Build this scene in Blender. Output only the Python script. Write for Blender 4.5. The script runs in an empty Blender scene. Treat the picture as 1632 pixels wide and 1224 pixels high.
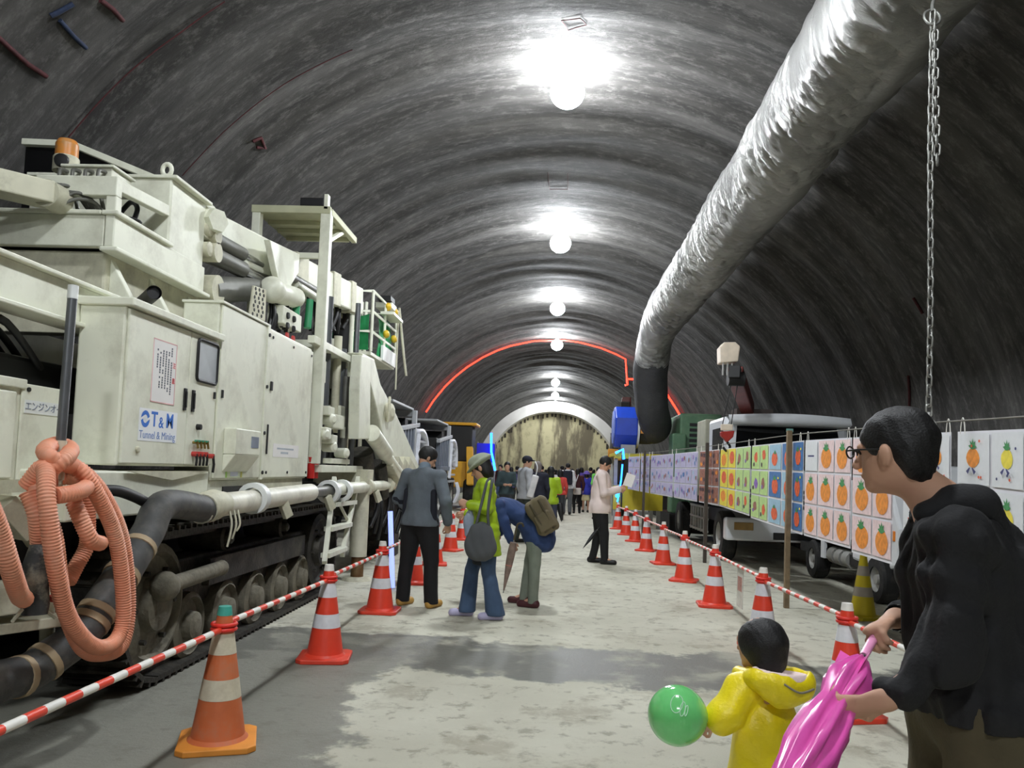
import bpy, math, random
import numpy as np
from mathutils import Matrix, Vector

random.seed(7)
RNG = np.random.default_rng(11)
scene = bpy.context.scene
COL = scene.collection

# ------------------------------------------------------------------ camera
F, PPX, PPY = 1250.0, 816.0, 680.0        # focal length and principal point, pixels of the 1632x1224 frame
VPX, VPY, ROLL, EYE = 880.0, 752.0, 0.035, 1.46
_n = np.array([(VPX-PPX)/F, -(VPY-PPY)/F, -1.0]); _n /= np.linalg.norm(_n)
_u = np.array([math.sin(ROLL), math.cos(ROLL), 0.0]); _u -= _n*(_u @ _n); _u /= np.linalg.norm(_u)
RC = np.stack([np.cross(_n, _u), _n, _u])  # camera axes -> world (X right, Y along the tunnel, Z up)
cam_data = bpy.data.cameras.new('camera')
cam_data.sensor_fit = 'HORIZONTAL'
cam_data.sensor_width = 36.0
cam_data.lens = F/1632.0*36.0
cam_data.shift_y = (PPY-612.0)/1632.0
cam_data.shift_x = (816.0-PPX)/1632.0
cam_data.clip_start = 0.05
cam_data.clip_end = 300
cam = bpy.data.objects.new('camera', cam_data)
COL.objects.link(cam)
_M = Matrix([[RC[i][j] for j in range(3)] for i in range(3)]).to_4x4()
_M.translation = Vector((0, 0, EYE))
cam.matrix_world = _M
scene.camera = cam

# ------------------------------------------------------------------ world, exposure
world = bpy.data.worlds.new('tunnel_world')
scene.world = world
world.use_nodes = True
world.node_tree.nodes['Background'].inputs[0].default_value = (0.30, 0.32, 0.36, 1)
world.node_tree.nodes['Background'].inputs[1].default_value = 0.02
scene.view_settings.view_transform = 'Standard'
scene.view_settings.look = 'None'
scene.view_settings.gamma = 1.0
scene.view_settings.use_curve_mapping = False
scene.view_settings.exposure = 0.0
LAMP_STRENGTH = 365.0
LAMP_Y = (-9.6, -3.3, 3.0, 9.35, 15.7, 22.1, 28.5, 40.6, 47.5, 53.6)

# ------------------------------------------------------------------ pixel -> place
EYEV = np.array([0, 0, EYE])
def ray(px, py):
    return RC @ np.array([(px-PPX)/F, -(py-PPY)/F, -1.0])
def PY(px, py, Y):
    d = ray(px, py); return EYEV + d*(Y/d[1])
def PX(px, py, X):
    d = ray(px, py); return EYEV + d*(X/d[0])
def PZ(px, py, Z=0.0):
    d = ray(px, py); return EYEV + d*((Z-EYE)/d[2])

# ------------------------------------------------------------------ materials
def lin(c):
    return tuple(((x/12.92) if x <= 0.04045 else ((x+0.055)/1.055)**2.4) for x in c)
MATS = {}
def mat(name, rgb, rough=0.6, metal=0.0, var=0.12, scale=6.0, bump=0.0, bscale=40.0, dirt=None, dirt_amt=0.35, dscale=2.5,
        emit=None, emit_s=0.0, coat=0.0, spec=0.5, trans=0.0, alpha=1.0, sheen=0.0):
    """procedural paint / cloth / metal: base colour (sRGB) broken up by noise, optional dirt and relief"""
    if name in MATS: return MATS[name]
    m = bpy.data.materials.new(name); m.use_nodes = True
    nt = m.node_tree; N = nt.nodes; L = nt.links
    b = N['Principled BSDF']
    c = lin(rgb)
    tc = N.new('ShaderNodeTexCoord')
    nz = N.new('ShaderNodeTexNoise'); nz.inputs['Scale'].default_value = scale; nz.inputs['Detail'].default_value = 5
    L.new(tc.outputs['Object'], nz.inputs['Vector'])
    rp = N.new('ShaderNodeValToRGB')
    rp.color_ramp.elements[0].position = 0.3; rp.color_ramp.elements[1].position = 0.7
    rp.color_ramp.elements[0].color = (*[x*(1-var) for x in c], 1)
    rp.color_ramp.elements[1].color = (*[min(1, x*(1+var)) for x in c], 1)
    L.new(nz.outputs['Fac'], rp.inputs['Fac'])
    out = rp.outputs['Color']
    if dirt is not None:
        n2 = N.new('ShaderNodeTexNoise'); n2.inputs['Scale'].default_value = dscale; n2.inputs['Detail'].default_value = 9
        n2.inputs['Roughness'].default_value = 0.7
        L.new(tc.outputs['Object'], n2.inputs['Vector'])
        r2 = N.new('ShaderNodeValToRGB')
        r2.color_ramp.elements[0].position = 0.48; r2.color_ramp.elements[1].position = 0.72
        r2.color_ramp.elements[0].color = (0, 0, 0, 1); r2.color_ramp.elements[1].color = (dirt_amt,)*3 + (1,)
        L.new(n2.outputs['Fac'], r2.inputs['Fac'])
        mx = N.new('ShaderNodeMixRGB'); mx.inputs['Color2'].default_value = (*lin(dirt), 1)
        L.new(r2.outputs['Color'], mx.inputs['Fac']); L.new(out, mx.inputs['Color1'])
        out = mx.outputs['Color']
    L.new(out, b.inputs['Base Color'])
    b.inputs['Roughness'].default_value = rough
    b.inputs['Metallic'].default_value = metal
    b.inputs['Specular IOR Level'].default_value = spec
    b.inputs['Coat Weight'].default_value = coat
    b.inputs['Transmission Weight'].default_value = trans
    b.inputs['Alpha'].default_value = alpha
    b.inputs['Sheen Weight'].default_value = sheen
    if bump > 0:
        n3 = N.new('ShaderNodeTexNoise'); n3.inputs['Scale'].default_value = bscale; n3.inputs['Detail'].default_value = 4
        L.new(tc.outputs['Object'], n3.inputs['Vector'])
        bp = N.new('ShaderNodeBump'); bp.inputs['Strength'].default_value = bump; bp.inputs['Distance'].default_value = 0.02
        L.new(n3.outputs['Fac'], bp.inputs['Height']); L.new(bp.outputs['Normal'], b.inputs['Normal'])
    if emit is not None:
        b.inputs['Emission Color'].default_value = (*lin(emit), 1)
        b.inputs['Emission Strength'].default_value = emit_s
    MATS[name] = m
    return m

# ------------------------------------------------------------------ mesh helpers
V3 = lambda *a: np.array(a, float)
def nrm(v):
    v = np.asarray(v, float); return v/(np.linalg.norm(v)+1e-12)
def frame(d, up=(0, 0, 1)):
    d = nrm(d); up = np.asarray(up, float)
    if abs(d @ nrm(up)) > 0.98: up = V3(0, 1, 0) if abs(d[1]) < 0.9 else V3(1, 0, 0)
    s = nrm(np.cross(d, up)); u = np.cross(s, d)
    return s, u, d
def rotz(a):
    c, s = math.cos(a), math.sin(a); return np.array([[c, -s, 0], [s, c, 0], [0, 0, 1.0]])
def rotx(a):
    c, s = math.cos(a), math.sin(a); return np.array([[1.0, 0, 0], [0, c, -s], [0, s, c]])
def roty(a):
    c, s = math.cos(a), math.sin(a); return np.array([[c, 0, s], [0, 1.0, 0], [-s, 0, c]])

WORG = {}     # world origin of every linked object (parents are never rotated while parts are added)
class MB:
    def __init__(self): self.v = []; self.f = []; self.m = []; self.s = []
    def add(self, verts, faces, mi=0, smooth=False):
        b = len(self.v); self.v.extend([tuple(map(float, p)) for p in verts])
        for f in faces:
            self.f.append(tuple(b+i for i in f)); self.m.append(mi); self.s.append(smooth)
        return self
    def box(self, x0, x1, y0, y1, z0, z1, mi=0):
        return self.obox(((x0+x1)/2, (y0+y1)/2, (z0+z1)/2), (abs(x1-x0), abs(y1-y0), abs(z1-z0)), np.eye(3), mi)
    def obox(self, c, size, R=np.eye(3), mi=0):
        c = np.asarray(c, float); h = np.asarray(size, float)/2
        v = [c + R @ (h*np.array(s)) for s in ((-1,-1,-1),(1,-1,-1),(1,1,-1),(-1,1,-1),(-1,-1,1),(1,-1,1),(1,1,1),(-1,1,1))]
        return self.add(v, [(0,3,2,1),(4,5,6,7),(0,1,5,4),(1,2,6,5),(2,3,7,6),(3,0,4,7)], mi)
    def beam(self, p0, p1, w, h=None, up=(0,0,1), mi=0):
        p0 = np.asarray(p0, float); p1 = np.asarray(p1, float); h = h or w
        s, u, d = frame(p1-p0, up)
        R = np.stack([s, d, u], 1)
        return self.obox((p0+p1)/2, (w, np.linalg.norm(p1-p0), h), R, mi)
    def cyl(self, p0, p1, r0, r1=None, n=14, caps=True, mi=0, smooth=True, capmi=None):
        r1 = r0 if r1 is None else r1
        p0 = np.asarray(p0, float); p1 = np.asarray(p1, float); s, u, d = frame(p1-p0)
        a = [2*math.pi*i/n for i in range(n)]
        A = [p0 + r0*(math.cos(t)*s + math.sin(t)*u) for t in a]; B = [p1 + r1*(math.cos(t)*s + math.sin(t)*u) for t in a]
        self.add(A+B, [(i, (i+1) % n, n+(i+1) % n, n+i) for i in range(n)], mi, smooth)
        if caps:
            cm = mi if capmi is None else capmi
            self.add(A, [tuple(range(n-1, -1, -1))], cm); self.add(B, [tuple(range(n))], cm)
        return self
    def tube(self, pts, r, n=10, closed=False, mi=0, caps=True, mifun=None):
        pts = [np.asarray(p, float) for p in pts]; k = len(pts)
        rr = r if hasattr(r, '__len__') else [r]*k
        T = []
        for i in range(k):
            a = pts[(i-1) % k] if (closed or i > 0) else pts[i]; b = pts[(i+1) % k] if (closed or i < k-1) else pts[i]
            T.append(nrm(b-a))
        s, u, d = frame(T[0]); V = []; 
        for i in range(k):
            s = nrm(s - T[i]*(s @ T[i])); u = np.cross(T[i], s)
            V += [pts[i] + rr[i]*(math.cos(2*math.pi*j/n)*s + math.sin(2*math.pi*j/n)*u) for j in range(n)]
        base = len(self.v); self.v.extend([tuple(map(float, p)) for p in V])
        for i in range(k if closed else k-1):
            i2 = (i+1) % k
            for j in range(n):
                self.f.append((base+i*n+j, base+i*n+(j+1) % n, base+i2*n+(j+1) % n, base+i2*n+j))
                self.m.append(mifun(i) if mifun else mi); self.s.append(True)
        if caps and not closed:
            self.add(V[:n], [tuple(range(n-1, -1, -1))], mifun(0) if mifun else mi); self.add(V[-n:], [tuple(range(n))], mifun(k-2) if mifun else mi)
        return self
    def lathe(self, prof, n=20, o=(0,0,0), axis=(0,0,1), mi=0, mis=None, smooth=True):
        s, u, d = frame(axis); o = np.asarray(o, float)
        for i in range(len(prof)-1):
            (r0, z0), (r1, z1) = prof[i], prof[i+1]
            A = [o + d*z0 + r0*(math.cos(2*math.pi*j/n)*s + math.sin(2*math.pi*j/n)*u) for j in range(n)]
            B = [o + d*z1 + r1*(math.cos(2*math.pi*j/n)*s + math.sin(2*math.pi*j/n)*u) for j in range(n)]
            mm = mis[i] if mis else mi
            if r0 < 1e-6: self.add([o+d*z0]+B, [(0, 1+(j+1) % n, 1+j)[::-1] for j in range(n)], mm, smooth)
            elif r1 < 1e-6: self.add(A+[o+d*z1], [(j, (j+1) % n, n) for j in range(n)], mm, smooth)
            else: self.add(A+B, [(j, (j+1) % n, n+(j+1) % n, n+j) for j in range(n)], mm, smooth)
        return self
    def prism(self, poly, vec, mi=0):
        P = [np.asarray(p, float) for p in poly]; v = np.asarray(vec, float); n = len(P)
        nn = sum(np.cross(P[i]-P[0], P[(i+1) % n]-P[0]) for i in range(n))
        if nn @ v > 0: P = P[::-1]
        Q = [p+v for p in P]
        self.add(P+Q, [tuple(range(n)), tuple(range(2*n-1, n-1, -1))] + [(i, i+n, (i+1) % n+n, (i+1) % n)for i in range(n)], mi)
        return self
    def plate(self, poly, mi=0):
        return self.add(poly, [tuple(range(len(poly)))], mi)
    def ball(self, c, r, n=16, m=10, mi=0, R=np.eye(3)):
        c = np.asarray(c, float); r = np.asarray(r if hasattr(r, '__len__') else (r, r, r), float)
        V = [c + R @ (r*V3(0,0,1))]
        for i in range(1, m):
            t = math.pi*i/m
            V += [c + R @ (r*V3(math.sin(t)*math.cos(2*math.pi*j/n), math.sin(t)*math.sin(2*math.pi*j/n), math.cos(t))) for j in range(n)]
        V.append(c + R @ (r*V3(0,0,-1)))
        Fc = [(0, 1+j, 1+(j+1) % n) for j in range(n)]
        for i in range(m-2):
            Fc += [(1+i*n+j, 1+(i+1)*n+j, 1+(i+1)*n+(j+1) % n, 1+i*n+(j+1) % n) for j in range(n)]
        e = len(V)-1; b = 1+(m-2)*n
        Fc += [(e, b+(j+1) % n, b+j) for j in range(n)]
        return self.add(V, Fc, mi, True)
    def build(self, name, mats, parent=None, bevel=0.0, origin=None):
        mats = mats if isinstance(mats, (list, tuple)) else [mats]
        v = np.array(self.v)
        o_w = (v.min(0)+v.max(0))/2 if origin is None else np.asarray(origin, float)
        if origin is None and parent is None: o_w[2] = v[:, 2].min()
        me = bpy.data.meshes.new(name)
        me.from_pydata([tuple(p) for p in (v-o_w)], [], self.f)
        me.polygons.foreach_set('material_index', self.m)
        me.polygons.foreach_set('use_smooth', self.s)
        for m_ in mats: me.materials.append(m_)
        me.update()
        return link(name, me, o_w, parent, bevel)

def link(name, me, o_w, parent=None, bevel=0.0):
    o = bpy.data.objects.new(name, me); COL.objects.link(o)
    po = WORG[parent.name] if parent is not None else V3(0, 0, 0)
    o.parent = parent; o.location = tuple(np.asarray(o_w) - po)
    WORG[o.name] = np.asarray(o_w, float)
    if bevel > 0:
        bv = o.modifiers.new('edge_round', 'BEVEL'); bv.width = bevel; bv.segments = 2; bv.limit_method = 'ANGLE'; bv.angle_limit = math.radians(50)
    return o
def empty(name, loc):
    o = bpy.data.objects.new(name, None); COL.objects.link(o); o.location = tuple(loc); o.empty_display_size = 0.2
    WORG[o.name] = np.asarray(loc, float); return o
def tag(o, label=None, cat=None, group=None, kind=None):
    if label: o['label'] = label
    if cat: o['category'] = cat
    if group: o['group'] = group
    if kind: o['kind'] = kind
    return o
def thing(name, loc, label, cat, group=None):
    return tag(empty(name, loc), label, cat, group)
def copy_tree(o, parent=None):
    c = o.copy(); COL.objects.link(c); c.parent = parent
    for ch in list(o.children): copy_tree(ch, c)
    return c
def inst(src, name, loc_w, parent, R=None):
    """one more alike piece sharing the mesh of src"""
    c = src.copy(); COL.objects.link(c); c.parent = parent
    c.location = tuple(np.asarray(loc_w) - WORG[parent.name])
    if R is not None: c.rotation_euler = Matrix([list(r) for r in R]).to_euler()
    WORG[c.name] = np.asarray(loc_w, float)
    return c
def smooth_path(pts, n=8, closed=False):
    """Catmull-Rom through pts"""
    P = [np.asarray(p, float) for p in pts]; k = len(P); out = []
    for i in range(k if closed else k-1):
        p0 = P[(i-1) % k] if (closed or i > 0) else P[0]; p1 = P[i]; p2 = P[(i+1) % k]; p3 = P[(i+2) % k] if (closed or i < k-2) else P[-1]
        for t in np.linspace(0, 1, n, endpoint=False):
            out.append(0.5*((2*p1)+(-p0+p2)*t+(2*p0-5*p1+4*p2-p3)*t*t+(-p0+3*p1-3*p2+p3)*t**3))
    if not closed: out.append(P[-1])
    return out
def text_mesh(s, size, ux, uz, pos, name, m, parent, depth=0.0015, align='CENTER', bold=0.0, sx=1.0):
    """lettering as thin raised print: ux = reading direction, uz = up, pos = centre of the line"""
    cu = bpy.data.curves.new(name, 'FONT'); cu.body = s; cu.size = size; cu.align_x = align; cu.align_y = 'CENTER'; cu.extrude = depth; cu.offset = bold
    cu.resolution_u = 3
    tmp = bpy.data.objects.new('tmp_text', cu); COL.objects.link(tmp)
    dg = bpy.context.evaluated_depsgraph_get()
    me = bpy.data.meshes.new_from_object(tmp.evaluated_get(dg))
    bpy.data.objects.remove(tmp)
    ux = nrm(ux); uz = nrm(uz); nn = np.cross(ux, uz)
    R = np.stack([ux, uz, nn], 1)
    for v in me.vertices:
        v.co = Vector(R @ np.array([v.co[0]*sx, v.co[1], v.co[2]]))
    me.name = name; me.materials.clear(); me.materials.append(m)
    return link(name, me, np.asarray(pos, float), parent)

def vnoise(u, v, seed=0):
    """smooth value noise on arrays u, v"""
    g = np.random.default_rng(seed).random((257, 257))
    iu = np.floor(u).astype(int); iv = np.floor(v).astype(int); fu = u-iu; fv = v-iv
    fu = fu*fu*(3-2*fu); fv = fv*fv*(3-2*fv); a = iu % 256; b = iv % 256
    return (g[a, b]*(1-fu)+g[a+1, b]*fu)*(1-fv)+(g[a, b+1]*(1-fu)+g[a+1, b+1]*fu)*fv
# ------------------------------------------------------------------ smooth blended bodies (people, bags, cloth)
def cap(a, b, ra, rb=None, k=0.03, flat=None, sub=False):
    return ('cap', np.asarray(a, float), np.asarray(b, float), ra, ra if rb is None else rb, k, flat, sub)
def ell(c, r, R=None, k=0.03, sub=False):
    r = np.asarray(r if hasattr(r, '__len__') else (r, r, r), float)
    return ('ell', np.asarray(c, float), r, np.eye(3) if R is None else R, None, k, None, sub)
def bxp(c, h, R=None, rad=0.02, k=0.02, sub=False):
    return ('box', np.asarray(c, float), np.asarray(h, float), np.eye(3) if R is None else R, rad, k, None, sub)
def _bounds(p):
    if p[0] == 'cap':
        r = max(p[3], p[4]); return np.minimum(p[1], p[2])-r, np.maximum(p[1], p[2])+r
    if p[0] == 'ell':
        e = np.sqrt(((p[3]*p[2][None, :])**2).sum(1)); return p[1]-e, p[1]+e
    e = np.abs(p[3]) @ p[2]; return p[1]-e, p[1]+e
def _dist(p, X, Y, Z):
    if p[0] == 'cap':
        a, b = p[1], p[2]; ba = b-a; L2 = float(ba @ ba)+1e-12
        qx, qy, qz = X-a[0], Y-a[1], Z-a[2]
        h = np.clip((qx*ba[0]+qy*ba[1]+qz*ba[2])/L2, 0, 1)
        qx = qx-ba[0]*h; qy = qy-ba[1]*h; qz = qz-ba[2]*h
        if p[6] is not None:
            n, s = nrm(p[6][0]), p[6][1]; t = (qx*n[0]+qy*n[1]+qz*n[2])*(1/s-1)
            qx = qx+n[0]*t; qy = qy+n[1]*t; qz = qz+n[2]*t
            return (np.sqrt(qx*qx+qy*qy+qz*qz)-(p[3]+(p[4]-p[3])*h))*max(s, 0.6)
        return np.sqrt(qx*qx+qy*qy+qz*qz)-(p[3]+(p[4]-p[3])*h)
    R = p[3]; qx, qy, qz = X-p[1][0], Y-p[1][1], Z-p[1][2]
    lx = R[0,0]*qx+R[1,0]*qy+R[2,0]*qz; ly = R[0,1]*qx+R[1,1]*qy+R[2,1]*qz; lz = R[0,2]*qx+R[1,2]*qy+R[2,2]*qz
    if p[0] == 'ell':
        r = p[2]; k0 = np.sqrt((lx/r[0])**2+(ly/r[1])**2+(lz/r[2])**2)+1e-9
        k1 = np.sqrt((lx/r[0]**2)**2+(ly/r[1]**2)**2+(lz/r[2]**2)**2)+1e-9
        return k0*(k0-1)/k1
    h, rad = p[2]-p[4], p[4]
    dx, dy, dz = np.abs(lx)-h[0], np.abs(ly)-h[1], np.abs(lz)-h[2]
    return np.sqrt(np.maximum(dx,0)**2+np.maximum(dy,0)**2+np.maximum(dz,0)**2)+np.minimum(np.maximum(dx, np.maximum(dy, dz)), 0)-rad
def _axis(lo, hi, res, fine):
    xs = [lo]
    while xs[-1] < hi:
        r = res
        for (a, b, fr) in fine:
            if a-res <= xs[-1] <= b: r = min(r, fr)
        xs.append(xs[-1]+r)
    return np.array(xs)
def sdf_verts(prims, res, fine=(), fold=0.0, fscale=22.0, seed=0, cut=None):
    lo = np.min([_bounds(p)[0] for p in prims if not p[7]], 0)-2.5*res; hi = np.max([_bounds(p)[1] for p in prims if not p[7]], 0)+2.5*res
    ax = [_axis(lo[i], hi[i], res, [(f[0][i], f[1][i], f[2]) for f in fine]) for i in range(3)]
    S = np.full([len(a) for a in ax], 0.3, np.float32)
    for p in prims:
        bl, bh = _bounds(p); m = 0.06+p[5]
        sl = [slice(max(0, np.searchsorted(ax[i], bl[i]-m)-1), np.searchsorted(ax[i], bh[i]+m)+1) for i in range(3)]
        X, Y, Z = np.meshgrid(ax[0][sl[0]], ax[1][sl[1]], ax[2][sl[2]], indexing='ij', sparse=True)
        d = _dist(p, X, Y, Z).astype(np.float32); cur = S[sl[0], sl[1], sl[2]]; k = p[5]
        if p[7]:
            d = -d; h = np.maximum(k-np.abs(cur-d), 0)/k; S[sl[0], sl[1], sl[2]] = np.maximum(cur, d)+h*h*k*0.25
        else:
            h = np.maximum(k-np.abs(cur-d), 0)/k; S[sl[0], sl[1], sl[2]] = np.minimum(cur, d)-h*h*k*0.25
    if fold > 0 or cut is not None:
        X, Y, Z = np.meshgrid(*ax, indexing='ij', sparse=True)
        if fold > 0:
            rg = np.random.default_rng(seed)
            for q in range(5):
                w = rg.normal(size=3)*fscale*(0.6+0.25*q); w[2] *= 0.8
                S += (fold/(1+0.35*q)*np.sin(w[0]*X+w[1]*Y+w[2]*Z+rg.random()*6.3+1.3*np.sin(w[1]*0.5*X+w[2]*0.45*Z))).astype(np.float32)
        if cut is not None: S = np.maximum(S, cut(X, Y, Z)).astype(np.float32)
    I = S < 0
    n0, n1, n2 = [s-1 for s in S.shape]
    cnt = np.zeros((n0, n1, n2), np.int8)
    for c in range(8):
        i, j, k_ = c & 1, (c >> 1) & 1, (c >> 2) & 1
        cnt += I[i:i+n0, j:j+n1, k_:k_+n2]
    act = (cnt > 0) & (cnt < 8)
    ci = np.argwhere(act)
    if len(ci) == 0: return np.zeros((0, 3)), np.zeros((0, 4), int)
    idx = np.full(act.shape, -1, np.int32); idx[act] = np.arange(len(ci))
    acc = np.zeros((len(ci), 3)); num = np.zeros(len(ci))
    P = lambda o: np.stack([ax[0][ci[:, 0]+o[0]], ax[1][ci[:, 1]+o[1]], ax[2][ci[:, 2]+o[2]]], 1)
    for a in range(3):
        for b in ((0, 0), (0, 1), (1, 0), (1, 1)):
            o0 = [0, 0, 0]; others = [q for q in range(3) if q != a]; o0[others[0]], o0[others[1]] = b; o1 = list(o0); o1[a] = 1
            s0 = S[ci[:, 0]+o0[0], ci[:, 1]+o0[1], ci[:, 2]+o0[2]]; s1 = S[ci[:, 0]+o1[0], ci[:, 1]+o1[1], ci[:, 2]+o1[2]]
            msk = (s0 < 0) != (s1 < 0); t = np.where(msk, s0/np.where(msk, s0-s1, 1), 0)
            p = P(o0)*(1-t[:, None])+P(o1)*t[:, None]
            acc += p*msk[:, None]; num += msk
    verts = acc/num[:, None]
    quads = []
    for a in range(3):
        b, c = (a+1) % 3, (a+2) % 3
        sl0 = [slice(None)]*3; sl1 = [slice(None)]*3; sl0[a] = slice(0, -1); sl1[a] = slice(1, None)
        A = I[tuple(sl0)]; B = I[tuple(sl1)]
        e = np.argwhere(A != B)
        ok = (e[:, b] > 0) & (e[:, c] > 0) & (e[:, b] < S.shape[b]-1) & (e[:, c] < S.shape[c]-1); e = e[ok]
        ins = A[e[:, 0], e[:, 1], e[:, 2]]
        q = []
        for (db, dc) in ((-1, -1), (0, -1), (0, 0), (-1, 0)):
            g = e.copy(); g[:, b] += db; g[:, c] += dc; q.append(idx[g[:, 0], g[:, 1], g[:, 2]])
        q = np.stack(q, 1); q[~ins] = q[~ins][:, ::-1]; quads.append(q)
    return verts, np.concatenate(quads)
def sdf_obj(name, prims, res, m, parent=None, **kw):
    """prims in the parent's own frame; returns one smooth mesh object"""
    v, q = sdf_verts(prims, res, **kw)
    me = bpy.data.meshes.new(name)
    me.from_pydata(v.tolist(), [], q.tolist())
    me.polygons.foreach_set('use_smooth', [True]*len(me.polygons)); me.materials.append(m); me.update()
    o = bpy.data.objects.new(name, me); COL.objects.link(o); o.parent = parent
    if parent is None:      # put the origin at the base
        c = (v.min(0)+v.max(0))/2; c[2] = v[:, 2].min()
        me.transform(Matrix.Translation(Vector(-c))); o.location = tuple(c)
    WORG[o.name] = np.array(o.location)
    return o
# ------------------------------------------------------------------ the tunnel itself
RAD, ZC = 5.50, 0.95
def pos_nodes(nt):
    g = nt.nodes.new('ShaderNodeNewGeometry'); s = nt.nodes.new('ShaderNodeSeparateXYZ'); nt.links.new(g.outputs['Position'], s.inputs[0]); return g, s
def mth(nt, op, a, b=None, clamp=False):
    n = nt.nodes.new('ShaderNodeMath'); n.operation = op; n.use_clamp = clamp
    for i, x in enumerate((a, b)):
        if x is None: continue
        if isinstance(x, (int, float)): n.inputs[i].default_value = x
        else: nt.links.new(x, n.inputs[i])
    return n.outputs[0]
def rng_(nt, x, a, b, c=0.0, d=1.0):
    n = nt.nodes.new('ShaderNodeMapRange'); n.interpolation_type = 'SMOOTHSTEP'
    nt.links.new(x, n.inputs['Value']); n.inputs['From Min'].default_value = a; n.inputs['From Max'].default_value = b
    n.inputs['To Min'].default_value = c; n.inputs['To Max'].default_value = d; return n.outputs['Result']
def noise_(nt, vec, scale, detail=5, rough=0.55):
    n = nt.nodes.new('ShaderNodeTexNoise'); n.inputs['Scale'].default_value = scale; n.inputs['Detail'].default_value = detail; n.inputs['Roughness'].default_value = rough
    nt.links.new(vec, n.inputs['Vector']); return n.outputs['Fac']
def mixc(nt, fac, a, b):
    n = nt.nodes.new('ShaderNodeMixRGB')
    if isinstance(fac, float): n.inputs[0].default_value = fac
    else: nt.links.new(fac, n.inputs[0])
    for i, x in ((1, a), (2, b)):
        if isinstance(x, tuple): n.inputs[i].default_value = (*x, 1)
        else: nt.links.new(x, n.inputs[i])
    return n.outputs[0]

def floor_material():
    m = bpy.data.materials.new('worn_concrete_floor'); m.use_nodes = True; nt = m.node_tree; b = nt.nodes['Principled BSDF']
    g, s = pos_nodes(nt); P = g.outputs['Position']; X, Y = s.outputs[0], s.outputs[1]
    warp = mth(nt, 'SUBTRACT', noise_(nt, P, 1.1, 9, 0.62), 0.5)
    yy = mth(nt, 'ADD', mth(nt, 'SUBTRACT', Y, 6.15), mth(nt, 'MULTIPLY', warp, 1.5))
    yy = mth(nt, 'ADD', yy, mth(nt, 'MULTIPLY', X, 0.10))
    strip = rng_(nt, mth(nt, 'ABSOLUTE', yy), 0.50, 0.60, 1.0, 0.0)
    xx = mth(nt, 'ADD', mth(nt, 'ADD', X, 1.15), mth(nt, 'MULTIPLY', warp, 1.6))
    left = mth(nt, 'MULTIPLY', rng_(nt, xx, -0.05, 0.05, 1.0, 0.0), rng_(nt, mth(nt, 'ADD', Y, mth(nt, 'MULTIPLY', warp, 3.0)), 6.3, 7.4, 1.0, 0.0))
    wet = mth(nt, 'MAXIMUM', mth(nt, 'MULTIPLY', strip, rng_(nt, noise_(nt, P, 2.2, 4), 0.30, 0.52, 0.35, 1.0)), mth(nt, 'MULTIPLY', left, 0.8))
    big = noise_(nt, P, 0.55, 5); fine = noise_(nt, P, 7.0, 6, 0.65)
    dry = mixc(nt, rng_(nt, big, 0.35, 0.65), lin((0.76, 0.75, 0.68)), lin((0.835, 0.828, 0.76)))
    dry = mixc(nt, rng_(nt, fine, 0.53, 0.66, 0.0, 0.55), dry, lin((0.50, 0.48, 0.41)))
    mud = rng_(nt, noise_(nt, P, 1.6, 7, 0.7), 0.52, 0.64, 0.0, 0.5)
    dry = mixc(nt, mud, dry, lin((0.58, 0.55, 0.47)))
    col = mixc(nt, wet, dry, lin((0.42, 0.42, 0.385)))
    nt.links.new(col, b.inputs['Base Color'])
    rg = mth(nt, 'SUBTRACT', 0.88, mth(nt, 'MULTIPLY', wet, 0.42)); nt.links.new(rg, b.inputs['Roughness'])
    bp = nt.nodes.new('ShaderNodeBump'); bp.inputs['Strength'].default_value = 0.6; bp.inputs['Distance'].default_value = 0.02
    nt.links.new(noise_(nt, P, 22.0, 7, 0.75), bp.inputs['Height']); nt.links.new(bp.outputs[0], b.inputs['Normal'])
    return m
mb = MB()
xs = np.linspace(-5.6, 5.6, 15); ys = np.linspace(-26, 57.2, 60)
for i in range(14):
    for j in range(59):
        mb.add([(xs[i], ys[j], 0), (xs[i+1], ys[j], 0), (xs[i+1], ys[j+1], 0), (xs[i], ys[j+1], 0)], [(0, 1, 2, 3)])
floor = tag(mb.build('floor', floor_material(), origin=(0, 0, 0)), 'pale worn concrete tunnel floor with a dark wet strip across it', None, None, 'structure')

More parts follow.
